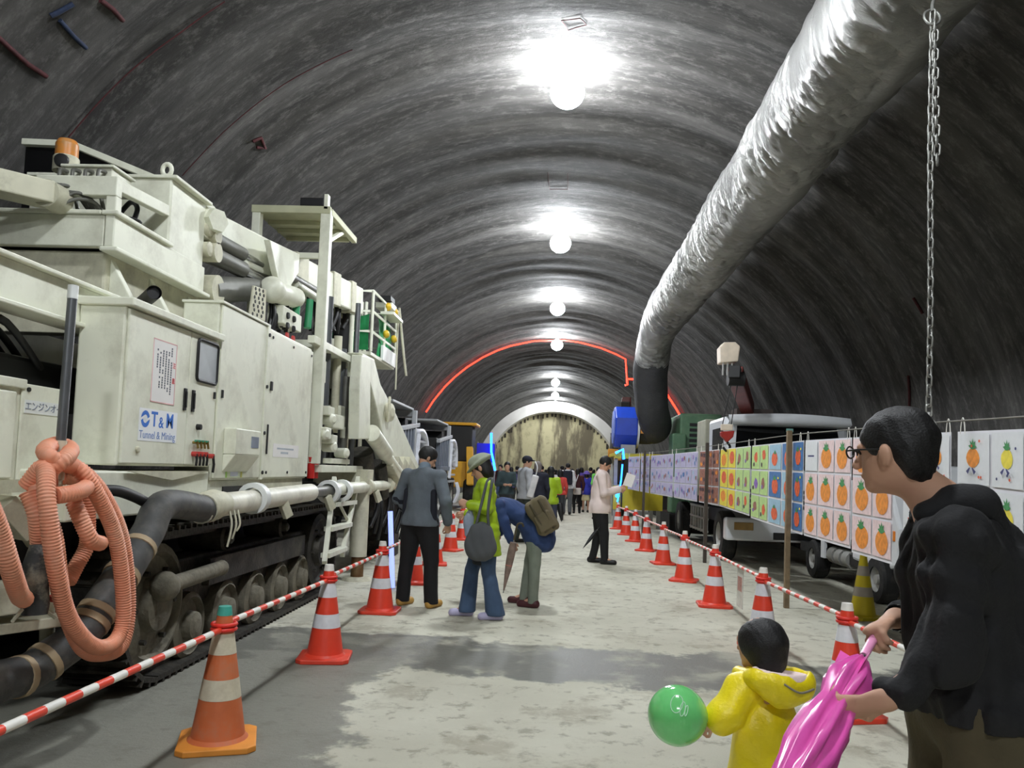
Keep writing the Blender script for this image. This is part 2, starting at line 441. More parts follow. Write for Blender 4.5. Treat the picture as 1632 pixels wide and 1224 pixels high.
def vault_material():
    m = bpy.data.materials.new('sprayed_concrete_vault'); m.use_nodes = True; nt = m.node_tree; b = nt.nodes['Principled BSDF']
    uv = nt.nodes.new('ShaderNodeUVMap'); uv.uv_map = 'arc'
    def mp(sx, sy):
        n = nt.nodes.new('ShaderNodeMapping'); n.inputs['Scale'].default_value = (sx, sy, 1); nt.links.new(uv.outputs[0], n.inputs[0]); return n.outputs[0]
    streak = noise_(nt, mp(0.22, 2.6), 1.0, 7, 0.62); blot = noise_(nt, mp(0.6, 0.7), 1.0, 6, 0.6); fine = noise_(nt, mp(3.5, 8.0), 1.0, 9, 0.8)
    c = mixc(nt, rng_(nt, streak, 0.34, 0.68), lin((0.20, 0.195, 0.188)), lin((0.345, 0.337, 0.326)))
    c = mixc(nt, rng_(nt, blot, 0.45, 0.70, 0.0, 0.6), c, lin((0.21, 0.205, 0.195)))
    c = mixc(nt, rng_(nt, fine, 0.47, 0.66, 0.0, 0.6), c, lin((0.47, 0.462, 0.447)))
    thin = noise_(nt, mp(0.12, 7.0), 1.0, 3, 0.5)
    c = mixc(nt, rng_(nt, thin, 0.62, 0.70, 0.0, 0.35), c, lin((0.10, 0.095, 0.09)))
    nt.links.new(c, b.inputs['Base Color']); b.inputs['Roughness'].default_value = 0.85; b.inputs['Specular IOR Level'].default_value = 0.3
    bp = nt.nodes.new('ShaderNodeBump'); bp.inputs['Strength'].default_value = 0.7; bp.inputs['Distance'].default_value = 0.045
    h = mth(nt, 'ADD', mth(nt, 'MULTIPLY', streak, 1.2), mth(nt, 'MULTIPLY', fine, 0.8)); nt.links.new(h, bp.inputs['Height']); nt.links.new(bp.outputs[0], b.inputs['Normal'])
    return m
def vault_r(phi, Y):
    s = phi*RAD
    rib = np.sin(2*np.pi*Y/1.05+0.7*vnoise(s*0.25+40, Y*0.3+3, 5))
    rib = np.sign(rib)*np.abs(rib)**0.6
    return RAD + 0.022*rib + 0.10*(vnoise(s*0.35+20, Y*1.3+60, 1)-0.5) + 0.045*(vnoise(s*0.9+60, Y*3.3+120, 2)-0.5)
def build_vault():
    ph = np.linspace(math.radians(-11), math.radians(191), 130); ys = np.concatenate([np.arange(-26, 0, 0.5), np.arange(0, 30, 0.11), np.arange(30, 57.4, 0.22)])
    PH, YY = np.meshgrid(ph, ys, indexing='ij'); RR = vault_r(PH, YY)
    V = np.stack([-RR*np.cos(PH), YY, ZC+RR*np.sin(PH)], -1).reshape(-1, 3)
    n0, n1 = PH.shape; I = np.arange(n0*n1).reshape(n0, n1)
    Q = np.stack([I[:-1, :-1], I[:-1, 1:], I[1:, 1:], I[1:, :-1]], -1).reshape(-1, 4)[:, ::-1]
    me = bpy.data.meshes.new('ceiling'); me.from_pydata(V.tolist(), [], Q.tolist())
    me.polygons.foreach_set('use_smooth', [True]*len(Q))
    uvl = me.uv_layers.new(name='arc'); li = np.zeros(len(me.loops), int); me.loops.foreach_get('vertex_index', li)
    UV = np.stack([PH.reshape(-1)*RAD, YY.reshape(-1)], 1)[li]; uvl.data.foreach_set('uv', UV.astype(np.float32).reshape(-1))
    me.materials.append(vault_material()); me.update()
    return tag(link('ceiling', me, V3(0, 0, 0)), 'rough grey sprayed concrete vault of the tunnel with ringed ridges', None, None, 'structure')
ceiling = build_vault()

# spray-paint survey marks on the vault (flat paint following the surface)
def vault_pt(phi, Y, off=0.012):
    r = float(vault_r(np.array([phi]), np.array([Y]))[0]) - off
    return V3(-r*math.cos(phi), Y, ZC+r*math.sin(phi))
def vault_hit(px, py):
    d = ray(px, py); a = d[0]**2+d[2]**2; z0 = EYE-ZC; bq = 2*d[2]*z0; cq = z0*z0-(RAD-0.02)**2
    t = (-bq+math.sqrt(bq*bq-4*a*cq))/(2*a); p = EYEV+d*t
    return math.atan2(p[2]-ZC, -p[0]), p[1]
def paint(pxs, w, m):
    h = [vault_hit(*p) for p in pxs]; pts = []
    for (a, b) in zip(h[:-1], h[1:]):
        k = max(2, int(8*math.hypot((b[0]-a[0])*RAD, b[1]-a[1])))
        for t in np.linspace(0, 1, k, endpoint=False): pts.append((a[0]+(b[0]-a[0])*t, a[1]+(b[1]-a[1])*t))
    pts.append(h[-1]); mb = MB(); P = [vault_pt(*q, off=0.02) for q in pts]
    mb.tube(P, w, 5, caps=True); mb.build('paint_mark', m, ceiling)
red_paint = mat('red_spray_paint', (0.27, 0.10, 0.11), 0.8, var=0.4, scale=30); blue_paint = mat('blue_spray_paint', (0.12, 0.17, 0.27), 0.8, var=0.3, scale=30)
paint([(0, 62), (25, 85), (45, 103), (70, 118)], 0.022, red_paint); paint([(160, 0), (178, 12), (192, 28)], 0.022, red_paint)
paint([(85, 30), (100, 22), (120, 10)], 0.02, blue_paint); paint([(98, 35), (115, 55), (133, 72)], 0.02, blue_paint)
paint([(108, 218), (200, 125), (290, 55), (360, 5)], 0.007, red_paint); paint([(285, 275), (350, 205), (450, 130), (560, 75)], 0.006, red_paint)
paint([(405, 228), (418, 222), (422, 235), (410, 236)], 0.02, red_paint)
paint([(895, 30), (925, 22), (935, 40), (905, 48), (895, 30)], 0.006, red_paint); paint([(873, 275), (876, 300), (905, 300), (905, 275)], 0.006, red_paint)
paint([(1445, 600), (1446, 650)], 0.02, red_paint); paint([(1455, 475), (1470, 500)], 0.02, red_paint)

# far bulkhead and the pale lining ring in front of it
def bulk_material():
    m = bpy.data.materials.new('stained_bulkhead'); m.use_nodes = True; nt = m.node_tree; b = nt.nodes['Principled BSDF']
    g, s = pos_nodes(nt); mp = nt.nodes.new('ShaderNodeMapping'); mp.inputs['Scale'].default_value = (0.75, 1, 0.16); nt.links.new(g.outputs[0], mp.inputs[0])
    st = noise_(nt, mp.outputs[0], 1.0, 6, 0.65); f = noise_(nt, g.outputs[0], 2.5, 6, 0.7)
    c = mixc(nt, rng_(nt, st, 0.42, 0.55), lin((0.40, 0.37, 0.30)), lin((0.72, 0.69, 0.55)))
    c = mixc(nt, rng_(nt, f, 0.5, 0.75, 0.0, 0.5), c, lin((0.36, 0.34, 0.29)))
    nt.links.new(c, b.inputs['Base Color']); b.inputs['Roughness'].default_value = 0.9
    return m
mb = MB(); N = 60
arc = lambda r, y, z=ZC: [V3(-r*math.cos(t), y, z+r*math.sin(t)) for t in np.linspace(math.radians(-12), math.radians(192), N+1)]
mb.plate(arc(5.45, 57.0)); mb.f[-1] = mb.f[-1][::-1]
wall_back = tag(mb.build('wall_back', bulk_material()), 'streaked yellow-brown bulkhead closing the far end of the tunnel', None, None, 'structure')
mb = MB(); A, B, C = arc(5.48, 55.2), arc(4.75, 55.2), arc(4.75, 57.0)
mb.add(A+B, [(i, i+1, N+2+i, N+1+i) for i in range(N)]); mb.add(B+C, [(i, i+1, N+2+i, N+1+i) for i in range(N)], smooth=True)
trim = tag(mb.build('trim_1', mat('pale_lining', (0.80, 0.79, 0.77), 0.7, var=0.1, scale=1.2)), 'pale concrete lining ring around the far bulkhead', None, None, 'structure')
teeth = None; tm = mat('dark_drip', (0.22, 0.20, 0.17), 0.9)
for i in range(34):                                            # dark seepage tongues hanging from the ring's inner edge
    t = math.radians(22+136*i/33+random.uniform(-1, 1)); mb = MB(); L = random.uniform(0.15, 0.4)
    p = V3(-4.74*math.cos(t), 56.96, ZC+4.74*math.sin(t)); w = random.uniform(0.04, 0.09)
    mb.box(p[0]-w, p[0]+w, 56.94, 57.0, p[2]-L, p[2]); mb.build('seepage_mark', tm, wall_back)

# ------------------------------------------------------------------ ceiling lamps
lamp_glow = mat('lamp_diffuser', (1, 1, 1), 0.3, emit=(0.96, 0.98, 1.0), emit_s=LAMP_STRENGTH)
lamp_case = mat('lamp_housing', (0.85, 0.86, 0.87), 0.5)
lamp0 = None
ORD = ['first', 'second', 'third', 'fourth', 'fifth', 'sixth', 'seventh', 'eighth', 'ninth', 'tenth', 'eleventh']
LAMP_LABEL = lambda i: 'round white work lamp under the vault crown, %s from the stained bulkhead' % ORD[len(LAMP_Y)-1-i]
for i, y in enumerate(LAMP_Y):
    x = 0.02
    if lamp0 is None:
        t = thing('ceiling_lamp', (x, y, 6.02), LAMP_LABEL(0), 'lamp', 'work lamps along the tunnel crown'); lamp0 = t
        b = MB().lathe([(0.0, 0.36), (0.04, 0.355), (0.05, 0.30), (0.08, 0.27), (0.085, 0.25), (0.06, 0.245), (0.0, 0.25)], 20, (x, y, 6.02)); b.build('housing', lamp_case, t)
        MB().ball((x, y, 6.09), (0.21, 0.21, 0.19), 20, 12).build('diffuser', lamp_glow, t)
        MB().cyl((x, y, 6.37), (x, y, 6.48), 0.012).build('hanger', lamp_case, t)
    else:
        c = copy_tree(lamp0); c['label'] = LAMP_LABEL(i); c.location = (x + random.uniform(-0.03, 0.03), y, 6.02)
    
# ------------------------------------------------------------------ ventilation duct
def foil_material(name, dark, light, metal, rough):
    m = bpy.data.materials.new(name); m.use_nodes = True; nt = m.node_tree; b = nt.nodes['Principled BSDF']
    uv = nt.nodes.new('ShaderNodeUVMap'); uv.uv_map = 'arc'
    def mp(sx, sy):
        n = nt.nodes.new('ShaderNodeMapping'); n.inputs['Scale'].default_value = (sx, sy, 1); nt.links.new(uv.outputs[0], n.inputs[0]); return n.outputs[0]
    a = noise_(nt, mp(2.2, 13.0), 1.0, 7, 0.75); c = noise_(nt, mp(7.0, 45.0), 1.0, 6, 0.75)
    col = mixc(nt, rng_(nt, noise_(nt, mp(0.4, 0.5), 1.0, 4), 0.4, 0.65), dark, light); nt.links.new(col, b.inputs['Base Color'])
    b.inputs['Metallic'].default_value = metal; b.inputs['Roughness'].default_value = rough
    bp = nt.nodes.new('ShaderNodeBump'); bp.inputs['Strength'].default_value = 1.0; bp.inputs['Distance'].default_value = 0.05
    h = mth(nt, 'ADD', a, mth(nt, 'MULTIPLY', c, 0.6)); nt.links.new(h, bp.inputs['Height']); nt.links.new(bp.outputs[0], b.inputs['Normal'])
    return m
def soft_duct(name, path, rad, m, amp, seed, nseg=64, parent=None, squash=1.0, crease=0.0):
    P = np.array(path); k = len(P); T = np.gradient(P, axis=0); T /= np.linalg.norm(T, axis=1)[:, None]
    S = np.zeros_like(P); U = np.zeros_like(P); s = V3(1, 0, 0)
    for i in range(k):
        s = nrm(s-T[i]*(s @ T[i])); S[i] = s; U[i] = np.cross(s, T[i])
    L = np.concatenate([[0], np.cumsum(np.linalg.norm(np.diff(P, axis=0), axis=1))])
    th = np.linspace(0, 2*np.pi, nseg+1); LL, TH = np.meshgrid(L, th, indexing='ij')
    R = np.array(rad)[:, None] if hasattr(rad, '__len__') else rad
    uu = np.cos(TH)*1.5+7; vv = np.sin(TH)*1.5+7
    R = R*(1+amp*(vnoise(uu*1.2+3, LL*2.2+vv*0.4+9, seed)-0.5)+amp*0.6*(vnoise(uu*3.0, LL*7.0+vv*1.1+31, seed+1)-0.5)+amp*0.35*(vnoise(uu*5.0+50, LL*15+vv*2+70, seed+2)-0.5))
    if crease:      # sharp hanging folds, gathered in patches
        patch = np.clip((vnoise(uu*0.9+11, LL*0.55+2, seed+5)-0.28)*2.8, 0, 1)
        f1 = np.abs(vnoise(uu*0.8+90, LL*9.0+vv*0.9+5, seed+6)-0.5)*2; f2 = np.abs(vnoise(uu*1.6+30, LL*21.0+vv*1.5+15, seed+7)-0.5)*2; f3 = vnoise(uu*7+60, LL*34+vv*6, seed+8)
        R = R-crease*patch*((1-f1)**3*1.0+(1-f2)**3*0.6+f3*0.35)-crease*0.25*(1-f1)**4
    V = P[:, None, :]+R[..., None]*(np.cos(TH)[..., None]*S[:, None, :]+squash*np.sin(TH)[..., None]*U[:, None, :])
    n0, n1 = LL.shape; I = np.arange(n0*n1).reshape(n0, n1)
    Q = np.stack([I[:-1, :-1], I[:-1, 1:], I[1:, 1:], I[1:, :-1]], -1).reshape(-1, 4)
    me = bpy.data.meshes.new(name); o = V.reshape(-1, 3).mean(0); me.from_pydata((V.reshape(-1, 3)-o).tolist(), [], Q.tolist()); me.polygons.foreach_set('use_smooth', [True]*len(Q))
    uvl = me.uv_layers.new(name='arc'); li = np.zeros(len(me.loops), int); me.loops.foreach_get('vertex_index', li)
    uvl.data.foreach_set('uv', np.stack([(np.abs(TH-np.pi)*0.5).reshape(-1), LL.reshape(-1)], 1)[li].astype(np.float32).reshape(-1))
    me.materials.append(m); me.update()
    return link(name, me, o, parent)
silver = foil_material('silver_duct_foil', lin((0.62, 0.62, 0.61)), lin((0.76, 0.76, 0.745)), 0.62, 0.32)
DUCT = (2.41, 5.06)
dp = [(DUCT[0], y, DUCT[1]) for y in np.arange(-7, 17.4, 1.2)] + [(2.41, 18.3, 5.0), (2.40, 19.2, 4.75), (2.42, 19.8, 4.42)]
dpath = smooth_path(dp, 36)
rads = [0.49 if p[1] < 17.5 else 0.49-0.06*min(1, (p[1]-17.5)/2) for p in dpath]
duct = tag(soft_duct('ventilation_duct', dpath, rads, silver, 0.07, 30, nseg=110, crease=0.055), 'wrinkled silver foil ventilation duct running along the upper vault', 'duct')
grey_duct = foil_material('grey_duct_cloth', lin((0.27, 0.27, 0.28)), lin((0.34, 0.34, 0.34)), 0.0, 0.75)
p2 = smooth_path([(2.42, 19.75, 4.50), (2.45, 20.4, 4.0), (2.62, 21.2, 3.3), (2.85, 22.2, 2.86), (2.72, 22.5, 2.80), (2.42, 22.5, 2.80)], 10)
lower = tag(soft_duct('flexible_duct', p2, [0.44]*len(p2), grey_duct, 0.06, 44, 40), 'limp dark grey duct elbow dropping from the silver duct to the blue fan', 'duct')

# hoist chain with hook under the duct
steel = mat('galvanised_steel', (0.62, 0.62, 0.60), 0.45, 0.7, dirt=(0.3, 0.28, 0.25), dscale=20)
CX, CY = 2.33, 5.0
chain = thing('hoist_chain', (CX, CY, 1.83), 'long steel chain with a hook hanging from the silver duct', 'chain')
mb = MB(); LK, LW, LR = 0.034, 0.017, 0.0062
lp = [(LW*math.cos(t), 0, LK*0.62*np.sign(math.sin(t))*1.0+LW*math.sin(t)) for t in np.linspace(0, 2*math.pi, 14, endpoint=False)]
mb.tube([V3(*p) for p in lp], LR, 6, closed=True); link0 = mb.build('chain_link', steel, chain, origin=(0, 0, 0)); WORG[link0.name] = V3(0, 0, 0)
z = 1.93; i = 0
link0.location = tuple(V3(CX, CY, z)-WORG[chain.name])
top = 4.46
while z < top:
    z += 0.062; i += 1
    inst(link0, 'chain_link', (CX+0.004*math.sin(z*3), CY, z), chain, rotz(0.5+(i % 2)*math.pi/2))
z = 3.52; i = 0
while z < top-0.05:
    inst(link0, 'chain_link', (CX+0.022+0.012*math.sin(z*2.5), CY-0.02, z), chain, rotz(0.9+(i % 2)*math.pi/2)); z += 0.062; i += 1
hk = smooth_path([(0, 0, 0.07), (0, 0, 0.03), (0.028, 0, 0.0), (0.03, 0, -0.03), (0.0, 0, -0.052), (-0.028, 0, -0.03), (-0.03, 0, -0.008)], 6)
MB().tube([V3(CX, CY, 1.85)+p for p in hk], [0.011+0.006*math.sin(math.pi*j/(len(hk)-1)) for j in range(len(hk))], 8).build('hook', mat('white_hook', (0.75, 0.75, 0.73), 0.5, 0.3), chain)
MB().tube([V3(CX, CY, top)+V3(0.05*math.cos(t), 0.02*math.sin(t), 0.06*math.sin(t)) for t in np.linspace(0, 2*math.pi, 16, endpoint=False)], 0.008, 6, closed=True).build('shackle', steel, chain)
MB().tube([(CX, CY, 4.50), (CX, CY, 4.545), (CX+0.01, CY, 4.58)], 0.011, 8).build('sling', mat('grey_sling', (0.45, 0.45, 0.43), 0.8), chain)

# red and blue LED ropes
red_led = mat('red_led_rope', (1, 0.1, 0.08), 0.4, emit=(1.0, 0.16, 0.10), emit_s=9.0)
blue_led = mat('blue_led_tube', (0.1, 0.4, 1), 0.4, emit=(0.12, 0.42, 1.0), emit_s=9.0)
def onv(px, py, Y=28.9, off=0.10):
    p = PY(px, py, Y); v = V3(p[0], 0, p[2]-ZC); r = np.linalg.norm(v); return V3(p[0], Y, p[2]) if r < RAD-off else V3(v[0]*(RAD-off)/r, Y, ZC+v[2]*(RAD-off)/r)
neon = [(676, 655), (687, 634), (704, 612), (719, 595), (740, 580), (765, 563), (790, 553), (812, 545), (850, 540), (900, 538), (925, 543), (960, 549), (985, 560), (999, 569), (999, 604)]
mb = MB(); mb.tube([onv(*p) for p in neon], 0.028, 6)
mb.tube([onv(999, 604), onv(1000, 613), onv(996, 614)], 0.035, 6); mb.tube([onv(999, 604), onv(1020, 605), onv(1045, 608), onv(1063, 628), onv(1078, 652), onv(1091, 675)], 0.035, 6)
tag(mb.build('led_rope', red_led), 'red LED rope light arched across the tunnel vault', 'rope light')
# ------------------------------------------------------------------ tracked drilling rig on the left
CREAM = mat('cream_machine_paint', (0.89, 0.895, 0.825), 0.45, var=0.05, scale=3, dirt=(0.55, 0.53, 0.44), dirt_amt=0.45, dscale=2.2)
CREAM_D = mat('dusty_cream_paint', (0.80, 0.79, 0.70), 0.6, var=0.12, scale=5, dirt=(0.42, 0.39, 0.32), dirt_amt=0.6, dscale=3.0)
GREASE = mat('greasy_track_steel', (0.20, 0.19, 0.17), 0.6, 0.3, var=0.3, scale=8, dirt=(0.42, 0.40, 0.35), dirt_amt=0.6, dscale=4, bump=0.3)
MUDDY = mat('mud_caked_roller', (0.46, 0.44, 0.38), 0.85, var=0.25, scale=9, dirt=(0.18, 0.17, 0.15), dirt_amt=0.7, dscale=5, bump=0.5, bscale=18)
DARKST = mat('dark_frame_steel', (0.10, 0.10, 0.10), 0.6, 0.2, var=0.3)
BLACK = mat('black_rubber', (0.055, 0.055, 0.06), 0.55, var=0.3, scale=12)
CYLGREY = mat('hydraulic_cylinder_grey', (0.42, 0.42, 0.39), 0.45, 0.2, var=0.15, dirt=(0.2, 0.2, 0.18), dscale=5)
CHROME = mat('chrome_rod', (0.7, 0.7, 0.7), 0.2, 0.9)
TUBEGREY = mat('grey_tube_steel', (0.40, 0.41, 0.42), 0.4, 0.5, var=0.15)
WHITEP = mat('white_plastic', (0.88, 0.89, 0.88), 0.4, var=0.04)
RIG = thing('drilling_rig', (-3.7, 6.8, 0), 'large cream tracked tunnel drilling rig with control cabinets and long booms', 'drilling rig')
def rpart(mb, name, m, parent=None, bevel=0.006): return mb.build(name, m, parent or RIG, bevel)
def SP(px, py, X=-2.5): return PX(px, py, X)

# crawlers ------------------------------------------------------
def crawler(x0, x1, full):
    Y0, Y1, R, ZW = 5.02, 8.62, 0.46, 0.50
    tr = MB(); tr.box(x0+0.12 if full else x0+0.1, x1-0.14, Y0+0.1, Y1-0.1, 0.38, 0.74)
    fr = rpart(tr, 'track_frame', GREASE, bevel=0.02)
    def wheel(y, z, r, nm, w=0.10, hub=True, m=MUDDY):
        mb = MB(); xo = x1-0.05
        mb.lathe([(0, -0.36), (r, -0.36), (r, -0.02), (r*0.86, 0.0), (r*0.80, -0.05), (r*0.45, -0.03), (r*0.40, 0.03), (r*0.2, 0.045), (0, 0.045)], 24, (xo, y, z), (1, 0, 0))
        o = rpart(mb, nm, m, bevel=0)
        if hub:
            for k in range(6):
                a = k*math.pi/3; MB().cyl((xo-0.03, y+r*0.62*math.cos(a), z+r*0.62*math.sin(a)), (xo+0.005, y+r*0.62*math.cos(a), z+r*0.62*math.sin(a)), 0.018, n=6).build('bolt', GREASE, o)
    wheel(Y0, ZW, 0.40, 'idler_wheel'); wheel(Y1, ZW, 0.40, 'drive_sprocket', m=GREASE)
    for k in range(5): wheel(5.55+k*0.62, 0.27, 0.235, 'track_roller', hub=False)
    for y in (6.1, 7.4): wheel(y, 0.84, 0.10, 'carrier_roller', hub=False, m=GREASE)
    if full:
        b = MB(); a = SP(262, 935, -2.46); c = SP(352, 905, -2.46); b.cyl(a, c, 0.055, n=12); b.ball(c, 0.06, 10, 8); b.ball(a, (0.1, 0.1, 0.1), 10, 8); b.cyl(a, a-V3(0.3, 0, 0), 0.07); rpart(b, 'track_tensioner', MUDDY, bevel=0)
        b = MB(); b.box(x1-0.09, x1-0.03, 5.75, 8.0, 0.52, 0.72); rpart(b, 'guard_plate', GREASE)
    # shoes around the loop
    L = Y1-Y0; per = 2*L+2*math.pi*R; n = 58; mb = MB()
    mb.box(-0.25, 0.25, -0.088, 0.088, -0.016, 0.016); mb.box(-0.25, 0.25, -0.085, -0.06, 0.016, 0.05); mb.box(-0.25, 0.25, 0.0, 0.022, 0.016, 0.042); mb.box(-0.13, -0.08, -0.095, 0.095, -0.06, -0.016); mb.box(0.08, 0.13, -0.095, 0.095, -0.06, -0.016)
    sh0 = mb.build('track_shoe', GREASE, RIG, origin=(0, 0, 0)); WORG[sh0.name] = V3(0, 0, 0); xc = (x0+x1)/2
    for k in range(n):
        s = (k+0.3)*per/n
        if s < L: y, z, a = Y0+s, ZW+R, 0.0
        elif s < L+math.pi*R: t = (s-L)/R; y, z, a = Y1+R*math.sin(t), ZW+R*math.cos(t), -t
        elif s < 2*L+math.pi*R: y, z, a = Y1-(s-L-math.pi*R), ZW-R, math.pi
        else: t = (s-2*L-math.pi*R)/R; y, z, a = Y0-R*math.sin(t), ZW-R*math.cos(t), math.pi-t
        if k == 0: sh0.location = tuple(V3(xc, y, z)-WORG[RIG.name]); sh0.rotation_euler = (a, 0, 0)
        else: inst(sh0, 'track_shoe', (xc, y, z), RIG, rotx(a))
crawler(-2.98, -2.48, True); crawler(-4.95, -4.45, False)

# chassis and lower covers --------------------------------------
b = MB(); b.box(-4.5, -2.95, 3.0, 10.0, 0.62, 1.22); rpart(b, 'chassis', DARKST, bevel=0.02)
b = MB(); b.box(-4.6, -2.82, 2.2, 8.0, 1.22, 1.30); rpart(b, 'deck', CREAM_D)
b = MB(); b.box(-2.86, -2.52, 3.98, 5.66, 1.10, 1.37); lowc = rpart(b, 'skirt_panel', CREAM, bevel=0.012)
b = MB(); b.prism([(-2.512, 4.5, 1.37), (-2.512, 5.62, 1.37), (-2.512, 5.05, 1.31)], (0.02, 0, 0)); b.build('lip', CREAM_D, lowc)
b = MB(); b.box(-2.80, -2.54, 5.70, 7.90, 1.16, 1.30); b.box(-2.80, -2.52, 5.68, 6.70, 1.12, 1.17); lb = rpart(b, 'cabinet_plinth', CREAM, bevel=0.01)
b = MB(); b.box(-2.56, -2.53, 5.95, 6.45, 1.18, 1.25); b.build('vent_slot', BLACK, lb)
b = MB(); b.box(-2.75, -2.53, 6.74, 7.86, 1.16, 1.30); b.build('step_board', CREAM_D, lb)
# engine compartment at the near end
b = MB(); b.box(-4.5, -2.80, 2.3, 4.36, 1.28, 1.80); eng = rpart(b, 'engine_cover', CREAM, bevel=0.012)
b = MB(); b.box(-4.52, -2.775, 2.3, 3.98, 1.79, 1.84); b.build('top_lip', CREAM, eng, 0.006)
b = MB(); b.box(-2.80, -2.785, 2.4, 3.30, 1.32, 1.77); b.build('access_door', CREAM, eng, 0.008)
b = MB(); b.box(-2.80, -2.785, 3.34, 3.92, 1.32, 1.77); b.build('access_door', CREAM, eng, 0.008)
b = MB(); b.box(-2.80, -2.785, 3.96, 4.33, 1.30, 1.82); b.build('access_door', CREAM, eng, 0.008)
for y in (4.0, 4.3): MB().cyl((-2.80, y, 1.79), (-2.775, y, 1.79), 0.012, n=8).build('bolt', DARKST, eng)
b = MB(); b.box(-2.785, -2.781, 3.98, 4.33, 1.665, 1.735); lab = b.build('name_plate', WHITEP, eng)
text_mesh('エンジンオイル', 0.052, (0, 1, 0), (0, 0, 1), (-2.780, 4.16, 1.70), 'lettering', mat('faded_print', (0.52, 0.55, 0.60), 0.6), lab)
b = MB(); b.box(-2.8, -2.62, 2.6, 4.0, 1.12, 1.2); b.box(-2.75, -2.6, 3.0, 3.04, 0.9, 1.2); rpart(b, 'step_ledge', CREAM_D)
b = MB()
for (px0, py0, px1, py1) in ((0, 800, 45, 850), (25, 798, 70, 865)): b.beam(PX(px0, py0, -2.62), PX(px1, py1, -2.55), 0.16, 0.10)
rpart(b, 'bracket', CREAM_D)
b = MB(); b.beam(PX(-60, 960, -2.6), PX(60, 945, -2.45), 0.22, 0.13); b.beam(PX(-60, 1005, -2.6), PX(95, 985, -2.45), 0.2, 0.05); rpart(b, 'tow_bracket', CREAM_D)
b = MB(); b.cyl(PX(75, 900, -2.5), PX(75, 1060, -2.5), 0.035); rpart(b, 'support_leg', CREAM_D, bevel=0)
b = MB()
for k in range(7):
    a = V3(-2.9-0.15*k, 3.2+0.1*k, 2.1); b.tube(smooth_path([a, a+V3(0.1, 0.3, -0.2), a+V3(0.0, 0.7, 0.05), a+V3(-0.1, 1.2, -0.15)], 6), 0.022, 6)
rpart(b, 'hydraulic_hoses', BLACK, bevel=0)
b = MB(); b.box(-4.4, -3.0, 2.3, 6.6, 1.80, 2.0); rpart(b, 'engine_block', DARKST, bevel=0.03)

# long side beam above the engine bay -----------------------------
b = MB(); b.box(-2.94, -2.80, 1.9, 7.2, 2.22, 2.44); b.box(-2.97, -2.76, 1.9, 7.2, 2.44, 2.465); b.box(-2.97, -2.76, 1.9, 7.2, 2.20, 2.225); rpart(b, 'side_beam', CREAM)
b = MB(); b.box(-4.5, -4.35, 1.9, 7.2, 2.22, 2.46); rpart(b, 'side_beam', CREAM)
for y in (2.1, 4.9, 7.0): rpart(MB().box(-4.4, -2.9, y, y+0.14, 2.24, 2.42), 'cross_beam', CREAM_D)

# control cabinets ------------------------------------------------
XC, XB = -2.5, -2.80
c1 = MB().box(XB, XC-0.02, 4.42, 5.66, 1.40, 2.34); cab1 = rpart(c1, 'control_cabinet', CREAM, bevel=0.012)
b = MB(); b.box(XB-0.02, XC+0.035, 4.40, 5.68, 2.335, 2.385); b.build('rain_hood', CREAM, cab1, 0.008)
def door(y0, y1, z0, z1, par, X=XC):
    return MB().box(X-0.02, X, y0, y1, z0, z1).build('door', CREAM, par, 0.006)
d1 = door(4.435, 5.215, 1.415, 2.325, cab1); d2 = door(5.225, 5.65, 1.415, 2.325, cab1)
for d, y in ((d1, 5.165), (d2, 5.285)):
    b = MB(); b.box(XC, XC+0.012, y-0.018, y+0.018, 1.78, 1.93); b.box(XC+0.012, XC+0.02, y-0.008, y+0.008, 1.80, 1.91); b.build('handle', DARKST, d, 0.003)
# window of the second door
b = MB(); pts = []
for cx, cz, a0 in ((5.605, 2.265, 0), (5.345, 2.265, 90), (5.345, 2.035, 180), (5.605, 2.035, 270)):
    for t in range(0, 91, 30):
        a = math.radians(a0+t); pts.append((0, cx+0.03*math.cos(a), cz+0.03*math.sin(a)))
b.tube([V3(XC+0.006, p[1], p[2]) for p in pts], 0.012, 6, closed=True); b.build('window_gasket', BLACK, d2)
b = MB(); b.prism([V3(XC+0.001, p[1], p[2]) for p in pts], (0.004, 0, 0)); b.build('window_pane', mat('dusty_glass', (0.70, 0.72, 0.73), 0.35, var=0.1, scale=8, coat=0.4), d2)
# warning notice and maker's plate on the first door
RED = mat('notice_red', (0.82, 0.25, 0.28), 0.6); PAPER = mat('notice_paper', (0.90, 0.89, 0.88), 0.7, var=0.03); INK = mat('notice_ink', (0.34, 0.36, 0.40), 0.7)
nx = XC+0.002
b = MB(); b.box(XC, nx, 4.715, 5.02, 1.80, 2.20); nt_ = b.build('notice_sheet', PAPER, d1)
b = MB()
for (y0, y1, z0, z1) in ((4.715, 5.02, 2.193, 2.20), (4.715, 5.02, 1.80, 1.807), (4.715, 4.722, 1.80, 2.20), (5.013, 5.02, 1.80, 2.20)): b.box(nx, nx+0.001, y0, y1, z0, z1)
b.build('border', mat('notice_border', (0.86, 0.66, 0.66), 0.6), nt_)
b = MB(); rr = random.Random(3)
for col in range(6):
    y = 4.955-0.036*col; z = 2.17-(0.03 if col else 0)
    zend = 1.83+rr.random()*0.08 if col < 5 else 2.02
    while z > zend:
        if rr.random() > 0.12: b.box(nx, nx+0.001, y-0.007, y+0.007, z-0.012, z)
        z -= 0.0155
tag(b.build('printed_columns', INK, nt_), kind='stuff')
text_mesh('注', 0.042, (0, 1, 0), (0, 0, 1), (nx+0.001, 4.992, 2.055), 'lettering', RED, nt_, 0.0006); text_mesh('意', 0.042, (0, 1, 0), (0, 0, 1), (nx+0.001, 4.992, 1.955), 'lettering', RED, nt_, 0.0006)
LOGO = mat('logo_blue', (0.16, 0.42, 0.78), 0.5, var=0.03)
